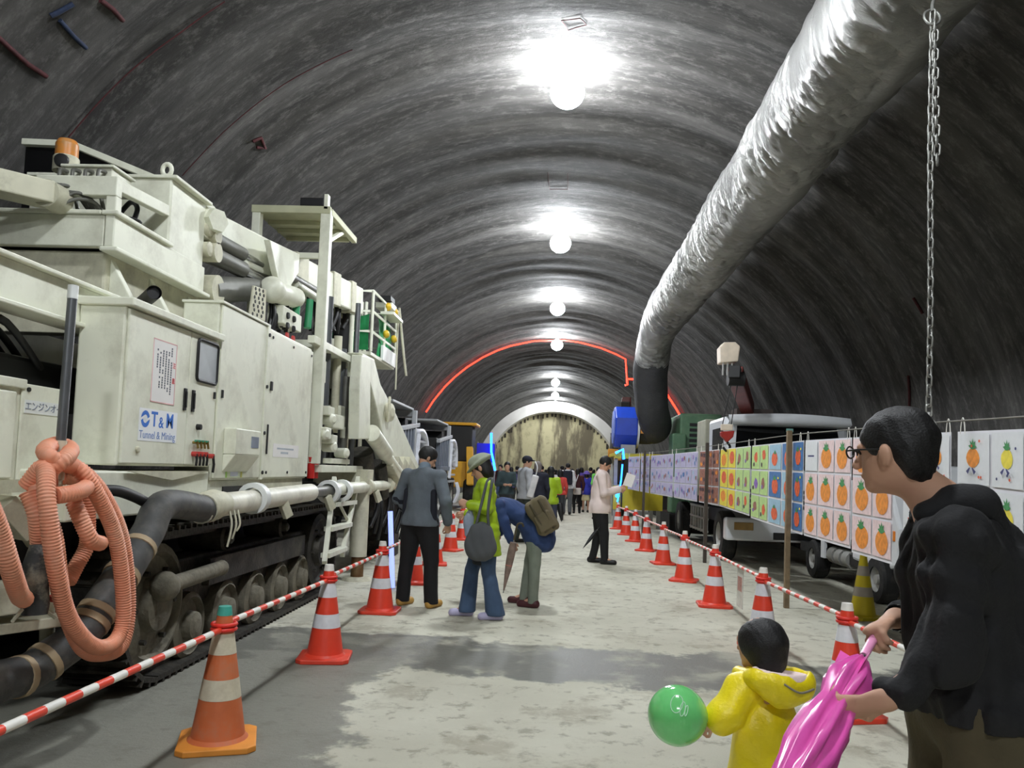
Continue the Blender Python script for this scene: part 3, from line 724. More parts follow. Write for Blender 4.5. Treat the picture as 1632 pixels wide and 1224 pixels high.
b = MB(); b.box(XC, nx, 4.60, 5.08, 1.555, 1.755); pl = b.build('maker_plate', mat('plate_white', (0.91, 0.92, 0.93), 0.5, var=0.02), d1)
ring = MB(); cy, cz = 4.672, 1.69
for (a0, a1) in ((0, 360),):
    o_ = [V3(nx+0.001, cy+0.052*math.cos(math.radians(a)), cz+0.052*math.sin(math.radians(a))) for a in np.linspace(a0, a1, 25)]
    i_ = [V3(nx+0.001, cy+0.026*math.cos(math.radians(a)), cz+0.026*math.sin(math.radians(a))) for a in np.linspace(a0, a1, 25)]
    ring.add(o_+i_, [(k, k+1, 26+k, 25+k) for k in range(24)])
emb = ring.build('emblem', LOGO, pl); zz = MB(); Z_ = [(-0.056, -0.004), (-0.012, 0.016), (0.010, -0.012), (0.056, 0.012)]
for (a_, b_) in zip(Z_[:-1], Z_[1:]): zz.add([V3(nx+0.002, cy+a_[0], cz+a_[1]-0.008), V3(nx+0.002, cy+b_[0], cz+b_[1]-0.008), V3(nx+0.002, cy+b_[0], cz+b_[1]+0.008), V3(nx+0.002, cy+a_[0], cz+a_[1]+0.008)], [(0, 1, 2, 3)])
zz.build('emblem_flash', MATS['plate_white'], pl)
text_mesh('T', 0.128, (0, 1, 0), (0, 0, 1), (nx, 4.782, 1.69), 'lettering', LOGO, pl, 0.001, bold=0.0032)
text_mesh('&', 0.10, (0, 1, 0), (0, 0, 1), (nx, 4.868, 1.675), 'lettering', LOGO, pl, 0.001, bold=0.001)
text_mesh('M', 0.128, (0, 1, 0), (0, 0, 1), (nx, 4.98, 1.69), 'lettering', LOGO, pl, 0.001, bold=0.0032)
text_mesh('Tunnel & Mining', 0.068, (0, 1, 0), (0, 0, 1), (nx, 4.835, 1.592), 'lettering', mat('logo_blue_thin', (0.40, 0.52, 0.74), 0.5), pl, 0.001)
MB().lathe([(0.02, 0), (0.02, 0.012), (0.012, 0.016), (0.0, 0.016)], 12, (XC, 4.60, 1.50), (1, 0, 0)).build('knob', CREAM_D, d1)
# valve cluster on the second door
for k in range(4):
    y = 5.33+k*0.055; b = MB(); b.cyl((XC, y, 1.57), (XC+0.03, y, 1.57), 0.010, n=8); b.beam((XC+0.03, y, 1.58), (XC+0.035, y+0.01, 1.53), 0.012, 0.01); v = b.build('valve', mat('brass', (0.55, 0.47, 0.25), 0.4, 0.7), d2)
    b = MB(); b.box(XC+0.02, XC+0.032, y-0.02, y+0.02, 1.575, 1.588); b.build('valve_lever', mat('valve_green', (0.2, 0.55, 0.42), 0.5), v)
    b = MB(); b.cyl((XC, y, 1.49), (XC+0.035, y, 1.49), 0.018, n=10); b.build('gland', mat('valve_red', (0.72, 0.22, 0.2), 0.5), v)
    b = MB(); b.tube([(XC+0.03, y, 1.49), (XC+0.035, y, 1.45), (XC+0.03, y+0.005, 1.41)], 0.009, 6); b.build('cable', DARKST, v)
b = MB(); b.cyl((XC, 5.60, 1.48), (XC+0.035, 5.60, 1.48), 0.018, n=10); g_ = b.build('gland', MATS['valve_red'], d2); b = MB(); b.tube([(XC+0.03, 5.60, 1.48), (XC+0.035, 5.61, 1.42), (XC+0.03, 5.61, 1.36)], 0.01, 6); b.build('cable', DARKST, g_)
MB().lathe([(0.022, 0), (0.02, 0.03), (0, 0.032)], 10, (XC, 5.38, 1.68), (1, 0, 0)).build('selector_switch', BLACK, d2)
MB().box(XC, XC+0.012, 5.61, 5.63, 1.90, 1.95).build('lock', DARKST, d2)
# second cabinet
c2 = MB().box(XB, XC-0.02, 5.68, 7.93, 1.30, 2.63); cab2 = rpart(c2, 'switchgear_cabinet', CREAM, bevel=0.012)
d3 = door(5.70, 6.60, 1.315, 2.62, cab2); d4 = door(6.66, 7.92, 1.315, 2.60, cab2)
b = MB(); b.box(XC-0.02, XC+0.012, 6.605, 6.655, 1.30, 2.63); b.build('door_post', CREAM, cab2, 0.004)
b = MB(); b.box(XB-0.01, XC+0.012, 5.67, 6.66, 2.625, 2.645); b.build('rain_hood', CREAM, cab2, 0.004)
for z in (2.55, 2.1, 1.7, 1.36): MB().cyl((XC, 6.63, z), (XC+0.022, 6.63, z), 0.016, n=8).build('bolt', DARKST, cab2)
for y, z in ((6.75, 2.55), (7.3, 2.55), (7.86, 2.55), (6.75, 1.36), (7.3, 1.36), (7.86, 1.36)): MB().cyl((XC, y, z), (XC+0.008, y, z), 0.013, n=8).build('bolt', DARKST, d4)
MB().box(XC, XC+0.01, 6.72, 6.745, 1.52, 1.78).build('latch', BLACK, d4, 0.003); MB().box(XC, XC+0.015, 6.74, 6.78, 2.08, 2.16).build('lock', BLACK, d4, 0.003)
b = MB(); b.prism([(XC, 5.83, 1.70), (XC, 6.33, 1.70), (XC, 6.33, 1.50), (XC, 5.83, 1.50)], (0.10, 0, 0)); b.prism([(XC, 5.83, 1.50), (XC+0.10, 5.83, 1.50), (XC, 5.83, 1.36)], (0, 0.5, 0)); hd = b.build('meter_hood', CREAM, d3, 0.008)
MB().box(XC+0.10, XC+0.104, 6.13, 6.28, 1.56, 1.65).build('display', mat('display_grey', (0.5, 0.53, 0.58), 0.3), hd)
MB().box(XC+0.02, XC+0.03, 5.97, 6.2, 1.42, 1.49).build('hood_sticker', mat('sticker_green', (0.5, 0.66, 0.25), 0.6, var=0.3, scale=30), hd)
b = MB(); b.box(XC, XC+0.002, 5.90, 6.25, 1.32, 1.50, 0); b.box(XC+0.002, XC+0.003, 5.90, 5.93, 1.32, 1.50, 1); b.box(XC+0.002, XC+0.003, 6.19, 6.22, 1.32, 1.50, 2); b.box(XC+0.002, XC+0.003, 5.99, 6.14, 1.33, 1.49, 3); b.box(XC+0.003, XC+0.004, 6.06, 6.085, 1.38, 1.44, 4)
b.build('inspection_sticker', [mat('sticker_base', (0.86, 0.9, 0.78), 0.6), mat('sticker_lime', (0.66, 0.84, 0.42), 0.6), mat('sticker_yellow', (0.86, 0.84, 0.4), 0.6), mat('sticker_white', (0.88, 0.9, 0.95), 0.6), INK], d3)
b = MB(); b.box(XC, XC+0.002, 6.9, 7.6, 1.50, 1.62, 0); b.box(XC+0.002, XC+0.003, 7.0, 7.45, 1.57, 1.585, 1); b.box(XC+0.002, XC+0.003, 7.1, 7.3, 1.53, 1.55, 1); b.build('name_plate', [PAPER, mat('grey_print', (0.66, 0.69, 0.72), 0.6)], d4)
MB().box(XC, XC+0.012, 5.745, 5.765, 1.92, 1.98).build('lock', DARKST, d3)
# exhaust stub and brackets above the cabinets
b = MB(); a = PX(246, 466, -2.72); b.cyl(a, a+V3(-0.25, 0.30, -0.02), 0.048, n=18, caps=False); b.cyl(a+V3(-0.02, 0.02, 0), a+V3(-0.25, 0.30, -0.02), 0.042, n=18); rpart(b, 'exhaust_pipe', BLACK, bevel=0)

# slewing upper house ---------------------------------------------
b = MB(); b.box(-4.2, -2.98, 4.95, 6.45, 2.46, 2.80); rpart(b, 'slew_base', CREAM_D, bevel=0.02)
for y in (5.0, 5.5, 6.1):
    b = MB(); b.prism([(-2.98, y, 2.46), (-2.80, y, 2.46), (-2.98, y, 2.76)], (0, 0.06, 0)); rpart(b, 'gusset', CREAM)
b = MB(); b.box(-4.35, -2.965, 4.88, 4.94, 2.81, 3.02); b.box(-4.35, -2.985, 4.86, 4.96, 3.02, 3.05); rpart(b, 'front_parapet', CREAM, bevel=0.008)
b = MB(); b.box(-2.96, -2.895, 4.875, 6.20, 2.81, 3.02); b.box(-2.98, -2.87, 4.86, 5.62, 3.02, 3.05); b.box(-2.98, -2.86, 4.86, 6.25, 2.78, 2.81); rpart(b, 'side_parapet', CREAM, bevel=0.008)
b = MB(); b.box(-4.0, -2.905, 5.60, 6.18, 2.83, 3.54); blk = rpart(b, 'boom_housing', CREAM, bevel=0.015)
MB().box(-4.02, -2.86, 5.58, 6.2, 3.535, 3.56).build('top_plate', CREAM, blk, 0.006)
b = MB(); ey = V3(-2.95, 5.60, 3.60); b.tube([ey+V3(0.035*math.cos(t), 0, 0.045*math.sin(t)) for t in np.linspace(0, 2*math.pi, 14, endpoint=False)], 0.018, 6, closed=True); b.build('lifting_eye', CREAM, blk)
for z in (3.05, 2.88): MB().lathe([(0.06, 0), (0.06, 0.05), (0.03, 0.06), (0, 0.06)], 16, (-2.92, 6.22, z+0.3), (1, 0, 0)).build('pin', CREAM_D, blk)
b = MB(); b.box(-2.97, -2.90, 4.885, 4.955, 3.05, 3.15); b.box(-3.45, -2.90, 4.88, 4.95, 3.15, 3.28); b.beam((-2.94, 4.951, 3.24), (-2.94, 5.6, 3.29), 0.06, 0.08); rpart(b, 'window_frame', CREAM, bevel=0.006)
b = MB(); b.tube(smooth_path([(-3.05, 5.3, 3.02), (-3.0, 5.32, 3.2), (-3.1, 5.4, 3.28), (-3.25, 5.5, 3.2)], 8), 0.018, 8); b.ball((-3.02, 5.25, 3.10), (0.09, 0.09, 0.02), 14, 8); rpart(b, 'control_lever', BLACK, bevel=0)
b = MB(); b.box(-3.95, -3.05, 5.0, 5.58, 2.82, 2.95); rpart(b, 'operator_floor', DARKST)
b = MB()
for k in range(9):
    a = PY(62+5*k, 300+3*k, 4.80); b.tube(smooth_path([a, a+V3(0.06, 0.06, 0.05+0.01*(k % 4)), a+V3(0.13, 0.16, 0.04), a+V3(0.19+0.01*(k % 3), 0.24, -0.06-0.012*k), a+V3(0.22, 0.34, -0.12-0.01*k)], 7), 0.012, 6)
rpart(b, 'hose_bundle', mat('dusty_hose', (0.35, 0.35, 0.32), 0.6, var=0.3, scale=20), bevel=0)
b = MB(); b.beam(PY(-130, 262, 4.3), PY(82, 312, 4.78), 0.20, 0.14); a = PY(85, 314, 4.79); b.cyl(a+V3(0, -0.08, 0), a+V3(0, 0.08, 0), 0.09, n=16); rpart(b, 'service_arm', CREAM_D, bevel=0.01)
b = MB(); b.box(-3.44, -3.10, 5.15, 5.4, 3.30, 3.435); b.box(-3.46, -3.08, 5.13, 5.42, 3.435, 3.455); vb = rpart(b, 'valve_box', CREAM, bevel=0.006)
for k in range(4):
    b = MB(); x = -3.41+0.09*k; b.tube(smooth_path([(x, 5.14, 3.40), (x, 5.06, 3.38), (x+0.02, 5.04, 3.28), (x+0.06, 5.05, 3.10)], 6), 0.014, 6); b.build('hose', CYLGREY, vb)
bc = PY(106, 252, 5.3); b = MB(); b.lathe([(0.085, 0), (0.085, 0.10), (0.078, 0.11)], 18, (bc[0], 5.3, 3.455)); bea = rpart(b, 'beacon', CREAM_D, bevel=0)
MB().lathe([(0.075, 0.0), (0.075, 0.09), (0.06, 0.12), (0.0, 0.13)], 18, (bc[0], 5.3, 3.565)).build('amber_dome', mat('amber_plastic', (0.80, 0.50, 0.18), 0.35, dirt=(0.6, 0.55, 0.42), dirt_amt=0.8, dscale=9), bea)
MB().lathe([(0.05, 0), (0.045, 0.02), (0, 0.03)], 14, (bc[0]+0.02, 5.22, 3.51), (0.2, -1, 0)).build('lens', BLACK, bea)
# dark operator canopy behind
cf = [PY(0, 232, 6.0), PY(118, 236, 6.0), PY(200, 287, 6.0), PY(205, 330, 6.0), PY(0, 335, 6.0)]
cf = [V3(-4.35, 6.0, cf[0][2]), cf[1], V3(-3.05, 6.0, 3.58), V3(-3.05, 6.0, 3.30), V3(-4.35, 6.0, 3.30)]
b = MB(); b.prism(cf, (0, 0.5, 0)); cn = rpart(b, 'operator_canopy', mat('dark_tinted_glass', (0.05, 0.05, 0.055), 0.25, var=0.2), bevel=0.01)
b = MB(); b.beam(cf[0]+V3(0, -0.02, 0.02), cf[1]+V3(0, -0.02, 0.02), 0.06, 0.05); b.beam(cf[1]+V3(0, -0.02, 0.02), cf[2]+V3(0, -0.02, 0.02), 0.06, 0.05); b.beam(cf[2]+V3(-0.17, -0.02, 0.10), cf[2]+V3(-0.12, -0.02, -0.06), 0.03, 0.04); b.build('canopy_frame', CREAM, cn, 0.005)

# main boom going into the tunnel ---------------------------------
B0, B1 = V3(-3.12, 6.3, 3.38), V3(-2.80, 10.4, 3.66)
b = MB(); b.beam(B0, B1, 0.34, 0.36); boom = rpart(b, 'boom', CREAM, bevel=0.02)
for (ta, tb_) in ((0.45, 0.53), (0.72, 0.78), (0.88, 0.92)): MB().beam(B0+(B1-B0)*ta, B0+(B1-B0)*tb_, 0.37, 0.40).build('collar', CREAM_D, boom, 0.008)
b = MB()
for t in (0.25, 0.6, 0.7, 0.84):
    p = B0+(B1-B0)*t; b.beam(p+V3(-0.1, -0.2, 0.19), p+V3(-0.1, 0.15, 0.19), 0.03, 0.05)
b.build('hose_clamp', CREAM_D, boom)
b = MB(); b.prism([PX(430, 382, -2.72), PX(478, 405, -2.72), PX(476, 435, -2.72), PX(458, 465, -2.72), PX(450, 468, -2.72), PX(440, 430, -2.72)], (-0.06, 0, 0)); b.build('cylinder_bracket', CREAM, boom, 0.008)
b = MB(); p = V3(-2.95, 6.28, 3.42); b.lathe([(0.14, -0.15), (0.14, 0.06), (0.10, 0.10), (0.10, 0.16), (0.0, 0.16)], 6, p, (1, -0.5, 0), smooth=False); b.cyl(p+V3(-0.1, 0.0, 0), p+V3(0.05, -0.03, 0), 0.15, n=20); b.build('pivot_motor', CREAM, boom)
for k, (pa, pb, r) in enumerate((((330, 375), (398, 412), 0.065), ((330, 402), (398, 436), 0.075), ((330, 462), (440, 460), 0.115))):
    a = PX(pa[0], pa[1], -2.95); c = PX(pb[0], pb[1], -2.9); b = MB(); b.cyl(a, a+(c-a)*0.8, r, n=18); cy_ = rpart(b, 'lift_cylinder', CYLGREY, bevel=0)
    MB().cyl(a+(c-a)*0.8, a+(c-a)*1.3, r*0.55, n=14).build('rod', CHROME, cy_)
    MB().cyl(a+V3(-0.1, 0, 0), a+V3(0.1, 0, 0), r*1.1, n=16).build('trunnion', CREAM_D, cy_)
b = MB(); b.cyl(PX(432, 462, -2.75), PX(470, 475, -2.75), 0.11, n=18); b.ball(PX(434, 462, -2.75), 0.13, 16, 10); rpart(b, 'swivel_head', CREAM, bevel=0)
for (pa, pb) in (((462, 440), (515, 470)), ((470, 452), (515, 482))): rpart(MB().cyl(PX(*pa, -2.78), PX(*pb, -2.78), 0.045), 'slide_rail', CREAM if pa[1] > 445 else CYLGREY, bevel=0)

# falling-object canopy frame on posts ------------------------------
YA, YB, XL, XR, ZT = 8.2, 9.25, -3.28, -2.52, 4.18
b = MB()
b.box(XR-0.055, XR+0.055, YA-0.05, YA+0.05, 1.45, ZT); b.box(XL-0.045, XL+0.045, YA-0.05, YA+0.05, 2.6, ZT)
frm = rpart(b, 'canopy_post', CREAM, bevel=0.008)
b = MB(); b.beam((XR, YA, ZT-0.35), (XR, YB-0.4, ZT-0.03), 0.04, 0.05, up=(1, 0, 0)); b.beam((XL, YA, 3.68), (XR, YA, 3.68), 0.05, 0.06); b.build('brace', CREAM, frm, 0.004)
b = MB(); b.box(XL-0.05, XR+0.05, YA-0.05, YB, ZT-0.02, ZT); b.box(XL-0.05, XR+0.05, YA-0.06, YA, ZT-0.05, ZT+0.03); b.box(XR, XR+0.06, YA, YB, ZT-0.05, ZT+0.02)
for y in (8.5, 8.8, 9.1): b.box(XL, XR, y, y+0.05, ZT-0.07, ZT-0.02)
roof = rpart(b, 'canopy_roof', mat('weathered_cream', (0.72, 0.72, 0.60), 0.6, var=0.1), bevel=0.005)
p = PY(500, 322, YA); b = MB(); b.box(p[0]-0.13, p[0]+0.13, YA-0.06, YA+0.08, ZT+0.03, ZT+0.12); fl = b.build('floodlight', BLACK, roof, 0.01)
MB().box(XR-0.02, XR+0.02, YA-0.06, YA+0.02, ZT, ZT+0.16).build('light_bracket', CREAM, roof)
# perforated step plate
b = MB(); st = [PX(405, 455, -2.72), PX(425, 462, -2.72), PX(423, 512, -2.72), PX(398, 505, -2.72)]; b.prism(st, (-0.02, 0, 0)); stp = rpart(b, 'step_plate', CREAM_D)
b = MB()
for i in range(7):
    for j in range(3):
        u, v = (j+0.5+0.25*(i % 2))/3.5, (i+0.6)/7.5; q = (st[0]*(1-u)+st[1]*u)*(1-v)+(st[3]*(1-u)+st[2]*u)*v; b.cyl(q, q+V3(0.004, 0, 0), 0.017, n=6)
tag(b.build('perforations', BLACK, stp), kind='stuff')
# control box with push buttons
a = PX(453, 490, -2.66); c = PX(479, 527, -2.66); b = MB(); b.box(-2.82, -2.66, a[1]-0.02, c[1]+0.02, c[2]-0.02, a[2]+0.02); cb = rpart(b, 'push_button_box', CREAM, bevel=0.008)
for i in range(3):
    for j in range(2):
        y = a[1]+0.10+0.18*j; z = a[2]-0.06-0.10*i; MB().lathe([(0.035, 0), (0.03, 0.02), (0, 0.022)], 10, (-2.66, y, z), (1, 0, 0)).build('push_button', MATS['valve_red'] if i == 2 else BLACK, cb)
b = MB()
for k in range(12):
    s0 = PX(430+3.0*k, 470+(k % 4)*6, -2.80); s1 = PX(428+3.4*k, 520+(k % 3)*5, -2.74); b.tube(smooth_path([s0, (s0+s1)/2+V3(0.05*math.sin(k), 0.06*math.cos(2*k), 0), s1], 6), 0.02, 6)
rpart(b, 'hose_bundle', BLACK, bevel=0)
b = MB()
for k in range(14):
    px = 490+4.5*k; s0 = PX(px, 440+3*k, -2.85); s1 = PX(px-3, 520+4*(k % 4), -2.8); b.tube(smooth_path([s0, (s0+s1)/2+V3(0.05*math.sin(3*k), 0.1*math.cos(2*k), 0), s1], 6), 0.026, 6)
rpart(b, 'hose_curtain', BLACK, bevel=0)
for (p0, p1) in (((474, 470), (470, 520)), ((494, 478), (490, 523))): rpart(MB().cyl(PX(*p0, -2.72), PX(*p1, -2.72), 0.04), 'green_hose', mat('green_sleeve', (0.18, 0.55, 0.36), 0.5), bevel=0)

# rear platform, masts, ladder, jack ---------------------------------
b = MB(); b.box(-3.3, -2.45, 8.25, 10.3, 1.36, 1.44); plat = rpart(b, 'rear_platform', CREAM, bevel=0.008)
b = MB(); b.box(-3.3, -2.5, 8.25, 9.4, 2.70, 2.78); b.box(-2.58, -2.5, 7.95, 8.2, 2.70, 2.78); rpart(b, 'upper_platform', CREAM, bevel=0.006)
for (px, y0, y1, X, r, m) in ((519, 470, 740, -2.60, 0.05, TUBEGREY), (528, 540, 700, -2.75, 0.075, CREAM), (536, 535, 690, -2.6, 0.05, CREAM_D), (541, 555, 735, -2.62, 0.06, TUBEGREY), (549, 600, 745, -2.55, 0.05, CYLGREY), (556, 500, 750, -2.6, 0.03, CREAM), (565, 480, 760, -2.55, 0.035, TUBEGREY), (572, 620, 760, -2.6, 0.05, CREAM_D), (511, 560, 690, -2.8, 0.07, DARKST), (546, 470, 560, -2.9, 0.12, DARKST)):
    a, c = PX(px+2, y0, X), PX(px-3, y1, X); a[1] = c[1] = (a[1]+c[1])/2; rpart(MB().cyl(a, c, r, n=12), 'mast_tube', m, bevel=0)
for (px, py, w, h, X) in ((517, 655, 0.16, 0.10, -2.52), (530, 672, 0.30, 0.16, -2.55), (512, 690, 0.14, 0.12, -2.50), (545, 690, 0.2, 0.14, -2.6), (523, 700, 0.12, 0.1, -2.5), (536, 660, 0.12, 0.2, -2.6), (562, 690, 0.16, 0.1, -2.5), (502, 590, 0.2, 0.25, -2.66), (533, 735, 0.5, 0.06, -2.55)):
    p = PX(px, py, X); b = MB(); b.obox(p, (0.16, w*1.6, h)); rpart(b, 'feed_bracket', CREAM, bevel=0.01)
for (px, py) in ((515, 692), (526, 668), (548, 722), (528, 712)):
    p = PX(px, py, -2.46); rpart(MB().lathe([(0.06, -0.1), (0.06, 0.04), (0.035, 0.06), (0, 0.06)], 12, p, (1, -0.4, 0)), 'hydraulic_motor', CREAM, bevel=0)
b = MB()
for k in range(10):
    s0 = PX(500+7*k, 620+8*(k % 4), -2.72); s1 = PX(503+7*k, 740, -2.62); b.tube(smooth_path([s0, (s0+s1)/2+V3(0.06, 0.08*math.cos(k), 0), s1], 6), 0.018, 6)
rpart(b, 'hose_curtain', BLACK, bevel=0)
for px in (496, 502): rpart(MB().cyl(PX(px, 728, -2.55), PX(px-1, 762, -2.55), 0.04), 'fire_extinguisher', mat('extinguisher_red', (0.78, 0.16, 0.15), 0.35), bevel=0)
# ladder
YL = 9.2; lb_ = MB(); p0a, p0b = V3(-2.43, 9.05, 1.36), V3(-2.10, 9.05, 1.36); p1a, p1b = V3(-2.43, 8.85, 0.14), V3(-2.10, 8.85, 0.14)
l0, l1 = PX(533, 762, -2.42), PX(517, 897, -2.32); r0, r1 = PX(571, 762, -2.42), PX(545, 885, -2.36)
lb_.beam(l0, l1, 0.05, 0.07); lb_.beam(r0, r1, 0.05, 0.07); lad = rpart(lb_, 'ladder', CREAM, bevel=0.004)
for t in (0.33, 0.62, 0.92): MB().beam(l0+(l1-l0)*t, r0+(r1-r0)*t, 0.10, 0.05).build('rung', CREAM, lad, 0.004)
rpart(MB().beam(PX(527, 775, -2.40), PX(557, 835, -2.40), 0.03, 0.03), 'stay', CREAM_D)
# outrigger jack with foot
jy, jx = 9.9, -2.42; b = MB(); b.cyl((jx, jy, 0.30), (jx, jy, 1.36), 0.11, n=20); jk = rpart(b, 'outrigger_jack', CREAM_D, bevel=0)
MB().cyl((jx, jy, 0.04), (jx, jy, 0.30), 0.08, n=18).build('jack_rod', mat('rusty_rod', (0.40, 0.27, 0.14), 0.6, 0.4, dirt=(0.7, 0.66, 0.5)), jk)
MB().lathe([(0.0, 0.05), (0.16, 0.045), (0.19, 0.0), (0.0, 0.0)], 20, (jx, jy, 0.0)).build('jack_foot', CREAM_D, jk)
b = MB(); b.box(-3.0, -2.3, 9.75, 10.05, 1.20, 1.40); rpart(b, 'outrigger_beam', CREAM_D, bevel=0.01)
# long white hose-guard pipe along the side
b = MB(); pp = [V3(-2.36, 5.35, 1.13), V3(-2.36, 7.6, 1.17), V3(-2.36, 7.75, 1.17)]
b.tube([V3(-2.36, 5.2, 1.10)]+pp[:2], 0.085, 18); wp = rpart(b, 'guard_pipe', mat('white_pipe', (0.88, 0.87, 0.81), 0.45, dirt=(0.5, 0.47, 0.4), dirt_amt=0.5, dscale=4), bevel=0)
b = MB(); b.tube([V3(-2.36, 7.55, 1.17), V3(-2.36, 8.1, 1.17), V3(-2.36, 8.6, 1.18)], [0.06, 0.055, 0.06], 14); b.build('coupling', CYLGREY, wp)
for y in (6.15, 8.25, 8.75): MB().lathe([(0.085, -0.05), (0.125, -0.045), (0.125, 0.045), (0.085, 0.05)], 20, (-2.36, y, 1.16), (0, 1, 0)).build('flange', WHITEP, wp)
b = MB(); b.tube([V3(-2.36, 8.3, 1.18), V3(-2.36, 9.6, 1.18), V3(-2.36, 11.6, 1.18)], 0.07, 14); b.build('rear_pipe', CREAM, wp)
for y in (9.9, 11.2): MB().lathe([(0.07, -0.06), (0.11, -0.05), (0.11, 0.05), (0.07, 0.06)], 18, (-2.36, y, 1.18), (0, 1, 0)).build('clamp', CREAM_D, wp)
for y in (6.7, 10.3, 8.05): MB().beam((-2.32, y, 1.12), (-2.28, y+0.06, 0.98), 0.05, 0.08).build('latch', CREAM_D, wp, 0.004)
b = MB()
for k, y in enumerate((5.5, 5.58, 5.65)): b = MB(); b.tube(smooth_path([(-2.30, y, 1.14), (-2.27, y+0.02, 1.0), (-2.29, y+0.01, 0.84+0.05*k)], 5), 0.008, 5); b.build('loose_strap', CREAM_D, wp)

# folded front arm and work basket -------------------------------------
arm_px = [(577, 562), (597, 572), (607, 612), (632, 660), (650, 700), (672, 752), (680, 772), (656, 782), (641, 742), (622, 742), (612, 700), (602, 655), (590, 610)]
b = MB(); b.prism([PX(*p, -2.36) for p in arm_px], (-0.20, 0, 0)); arm = rpart(b, 'folding_arm', CREAM, bevel=0.02)
b = MB(); b.prism([PX(*p, -2.30) for p in [(577, 566), (591, 570), (590, 700), (572, 700), (573, 620)]], (-0.13, 0, 0)); b.build('knuckle', CREAM, arm, 0.012)
b = MB(); q = PX(618, 657, -2.34); b.lathe([(0.13, -0.02), (0.13, 0.05), (0.06, 0.08), (0, 0.08)], 14, q, (1, -0.3, 0)); b.tube([q+V3(0.05, -0.2, -0.15), q+V3(0.07, -0.25, 0.05), q+V3(0.05, -0.15, 0.2)], 0.02, 6); b.build('knuckle_pin', CREAM_D, arm)
b = MB(); b.cyl(PX(592, 690, -2.28), PX(614, 722, -2.28), 0.11, n=16); b.cyl(PX(610, 718, -2.28), PX(640, 760, -2.28), 0.075, n=14); b.build('arm_cylinder', CREAM, arm)
b = MB()
for k in range(4): b.beam(PX(618+9*k, 735, -2.30), PX(640+10*k, 778, -2.30), 0.16, 0.16)
b.build('drifter', CREAM_D, arm, 0.015)
b = MB(); b.cyl(PX(600, 740, -2.45), PX(605, 790, -2.45), 0.14); b.cyl(PX(575, 720, -2.5), PX(580, 780, -2.5), 0.16); b.box(-3.2, -2.4, 10.6, 13.2, 0.75, 1.05); rpart(b, 'front_frame', GREASE, bevel=0.01)
b = MB(); b.box(-3.1, -2.5, 12.6, 13.0, 0.0, 0.8); rpart(b, 'front_stand', GREASE, bevel=0.02)
b = MB()
for k in range(12):
    s0 = PX(585+7*k, 735+4*(k % 3), -2.5); s1 = PX(590+6*k, 840+10*(k % 3), -2.4); b.tube(smooth_path([s0, (s0+s1)/2+V3(0.1, 0.15*math.cos(2*k), -0.1), s1], 6), 0.03, 6)
rpart(b, 'hose_tangle', BLACK, bevel=0)
# basket
XA, XBk, Y0b, Y1b, Zb, Zt = -3.35, -2.55, 10.6, 12.2, 3.02, 3.86
b = MB(); b.box(XA, XBk, Y0b, Y1b, Zb-0.05, Zb); bk = rpart(b, 'work_basket', CREAM, bevel=0.006)
b = MB(); b.box(XBk-0.02, XBk+0.02, Y0b+0.7, Y1b, Zb-0.02, Zb+0.2); b.box(XA, XBk, Y1b-0.03, Y1b, Zb, Zb+0.2); b.build('toe_board', WHITEP, bk, 0.004)
cor = [(XA, Y0b), (XBk, Y0b), (XBk, (Y0b+Y1b)/2), (XBk, Y1b), (XA, Y1b), (-2.95, Y0b), (-2.75, Y0b)]
for x, y in cor: MB().cyl((x, y, Zb), (x, y, Zt), 0.022, n=8).build('rail_post', CREAM, bk)
for z in (3.3, 3.58, Zt):
    b = MB(); b.tube([(XA, Y0b, z), (XBk, Y0b, z), (XBk, Y1b, z), (XA, Y1b, z)], 0.02, 8, closed=True); b.build('guard_rail', CREAM, bk)
NET = mat('green_net', (0.16, 0.60, 0.36), 0.7, var=0.25, scale=7)
v = []; nn = 24
for i in range(nn+1):
    for z in (0, 1, 2, 3):
        t = i/nn; x = XA+0.05+(XBk-XA-0.1)*t; v.append((x, Y0b+0.05+0.03*math.sin(9*t+z), 3.05+0.17*z+0.05*math.sin(6*t)*(z == 3)))
b = MB(); b.add(v, [(4*i+j, 4*i+4+j, 4*i+5+j, 4*i+1+j) for i in range(nn) for j in range(3)], smooth=True); b.build('green_netting', NET, bk)
v = [(XBk-0.06+0.03*math.sin(7*t+j), Y0b+0.6+0.9*t, 3.05+0.2*j*(1 if j < 3 else 1.0)) for t in np.linspace(0, 1, 13) for j in range(4)]
b = MB(); b.add(v, [(4*i+j, 4*i+4+j, 4*i+5+j, 4*i+1+j) for i in range(12) for j in range(3)], smooth=True); b.build('green_netting', NET, bk)
b = MB(); b.box(-2.75, -2.5, 11.6, 11.95, 3.84, 3.92); b.box(-2.6, -2.4, 11.3, 12.0, 3.68, 3.72); b.build('control_shelf', CREAM, bk)
for (y, z) in ((11.45, 3.82), (11.95, 3.84), (11.4, 3.40), (11.95, 3.42)): MB().ball((-2.52, y, z), (0.05, 0.09, 0.06), 10, 8).build('yellow_clamp', mat('clamp_yellow', (0.82, 0.68, 0.15), 0.5), bk)
MB().box(-2.7, -2.5, 11.5, 11.8, 3.93, 4.0).build('control_pad', BLACK, bk)
b = MB(); b.tube([(-2.5, 12.15, 3.95), (-2.42, 12.3, 3.2), (-2.38, 12.35, 2.9)], 0.022, 6); b.tube([(-2.5, 12.1, 3.9), (-2.49, 12.1, 2.65)], 0.014, 6); b.build('hanging_bar', CREAM_D, bk)
b = MB(); b.beam((-2.75, 10.2, 2.86), (-2.95, 11.4, 2.94), 0.2, 0.12); b.beam((-2.95, 10.3, 3.5), (-2.95, 10.7, 3.0), 0.16, 0.2); b.build('basket_mount', CREAM_D, bk, 0.01)
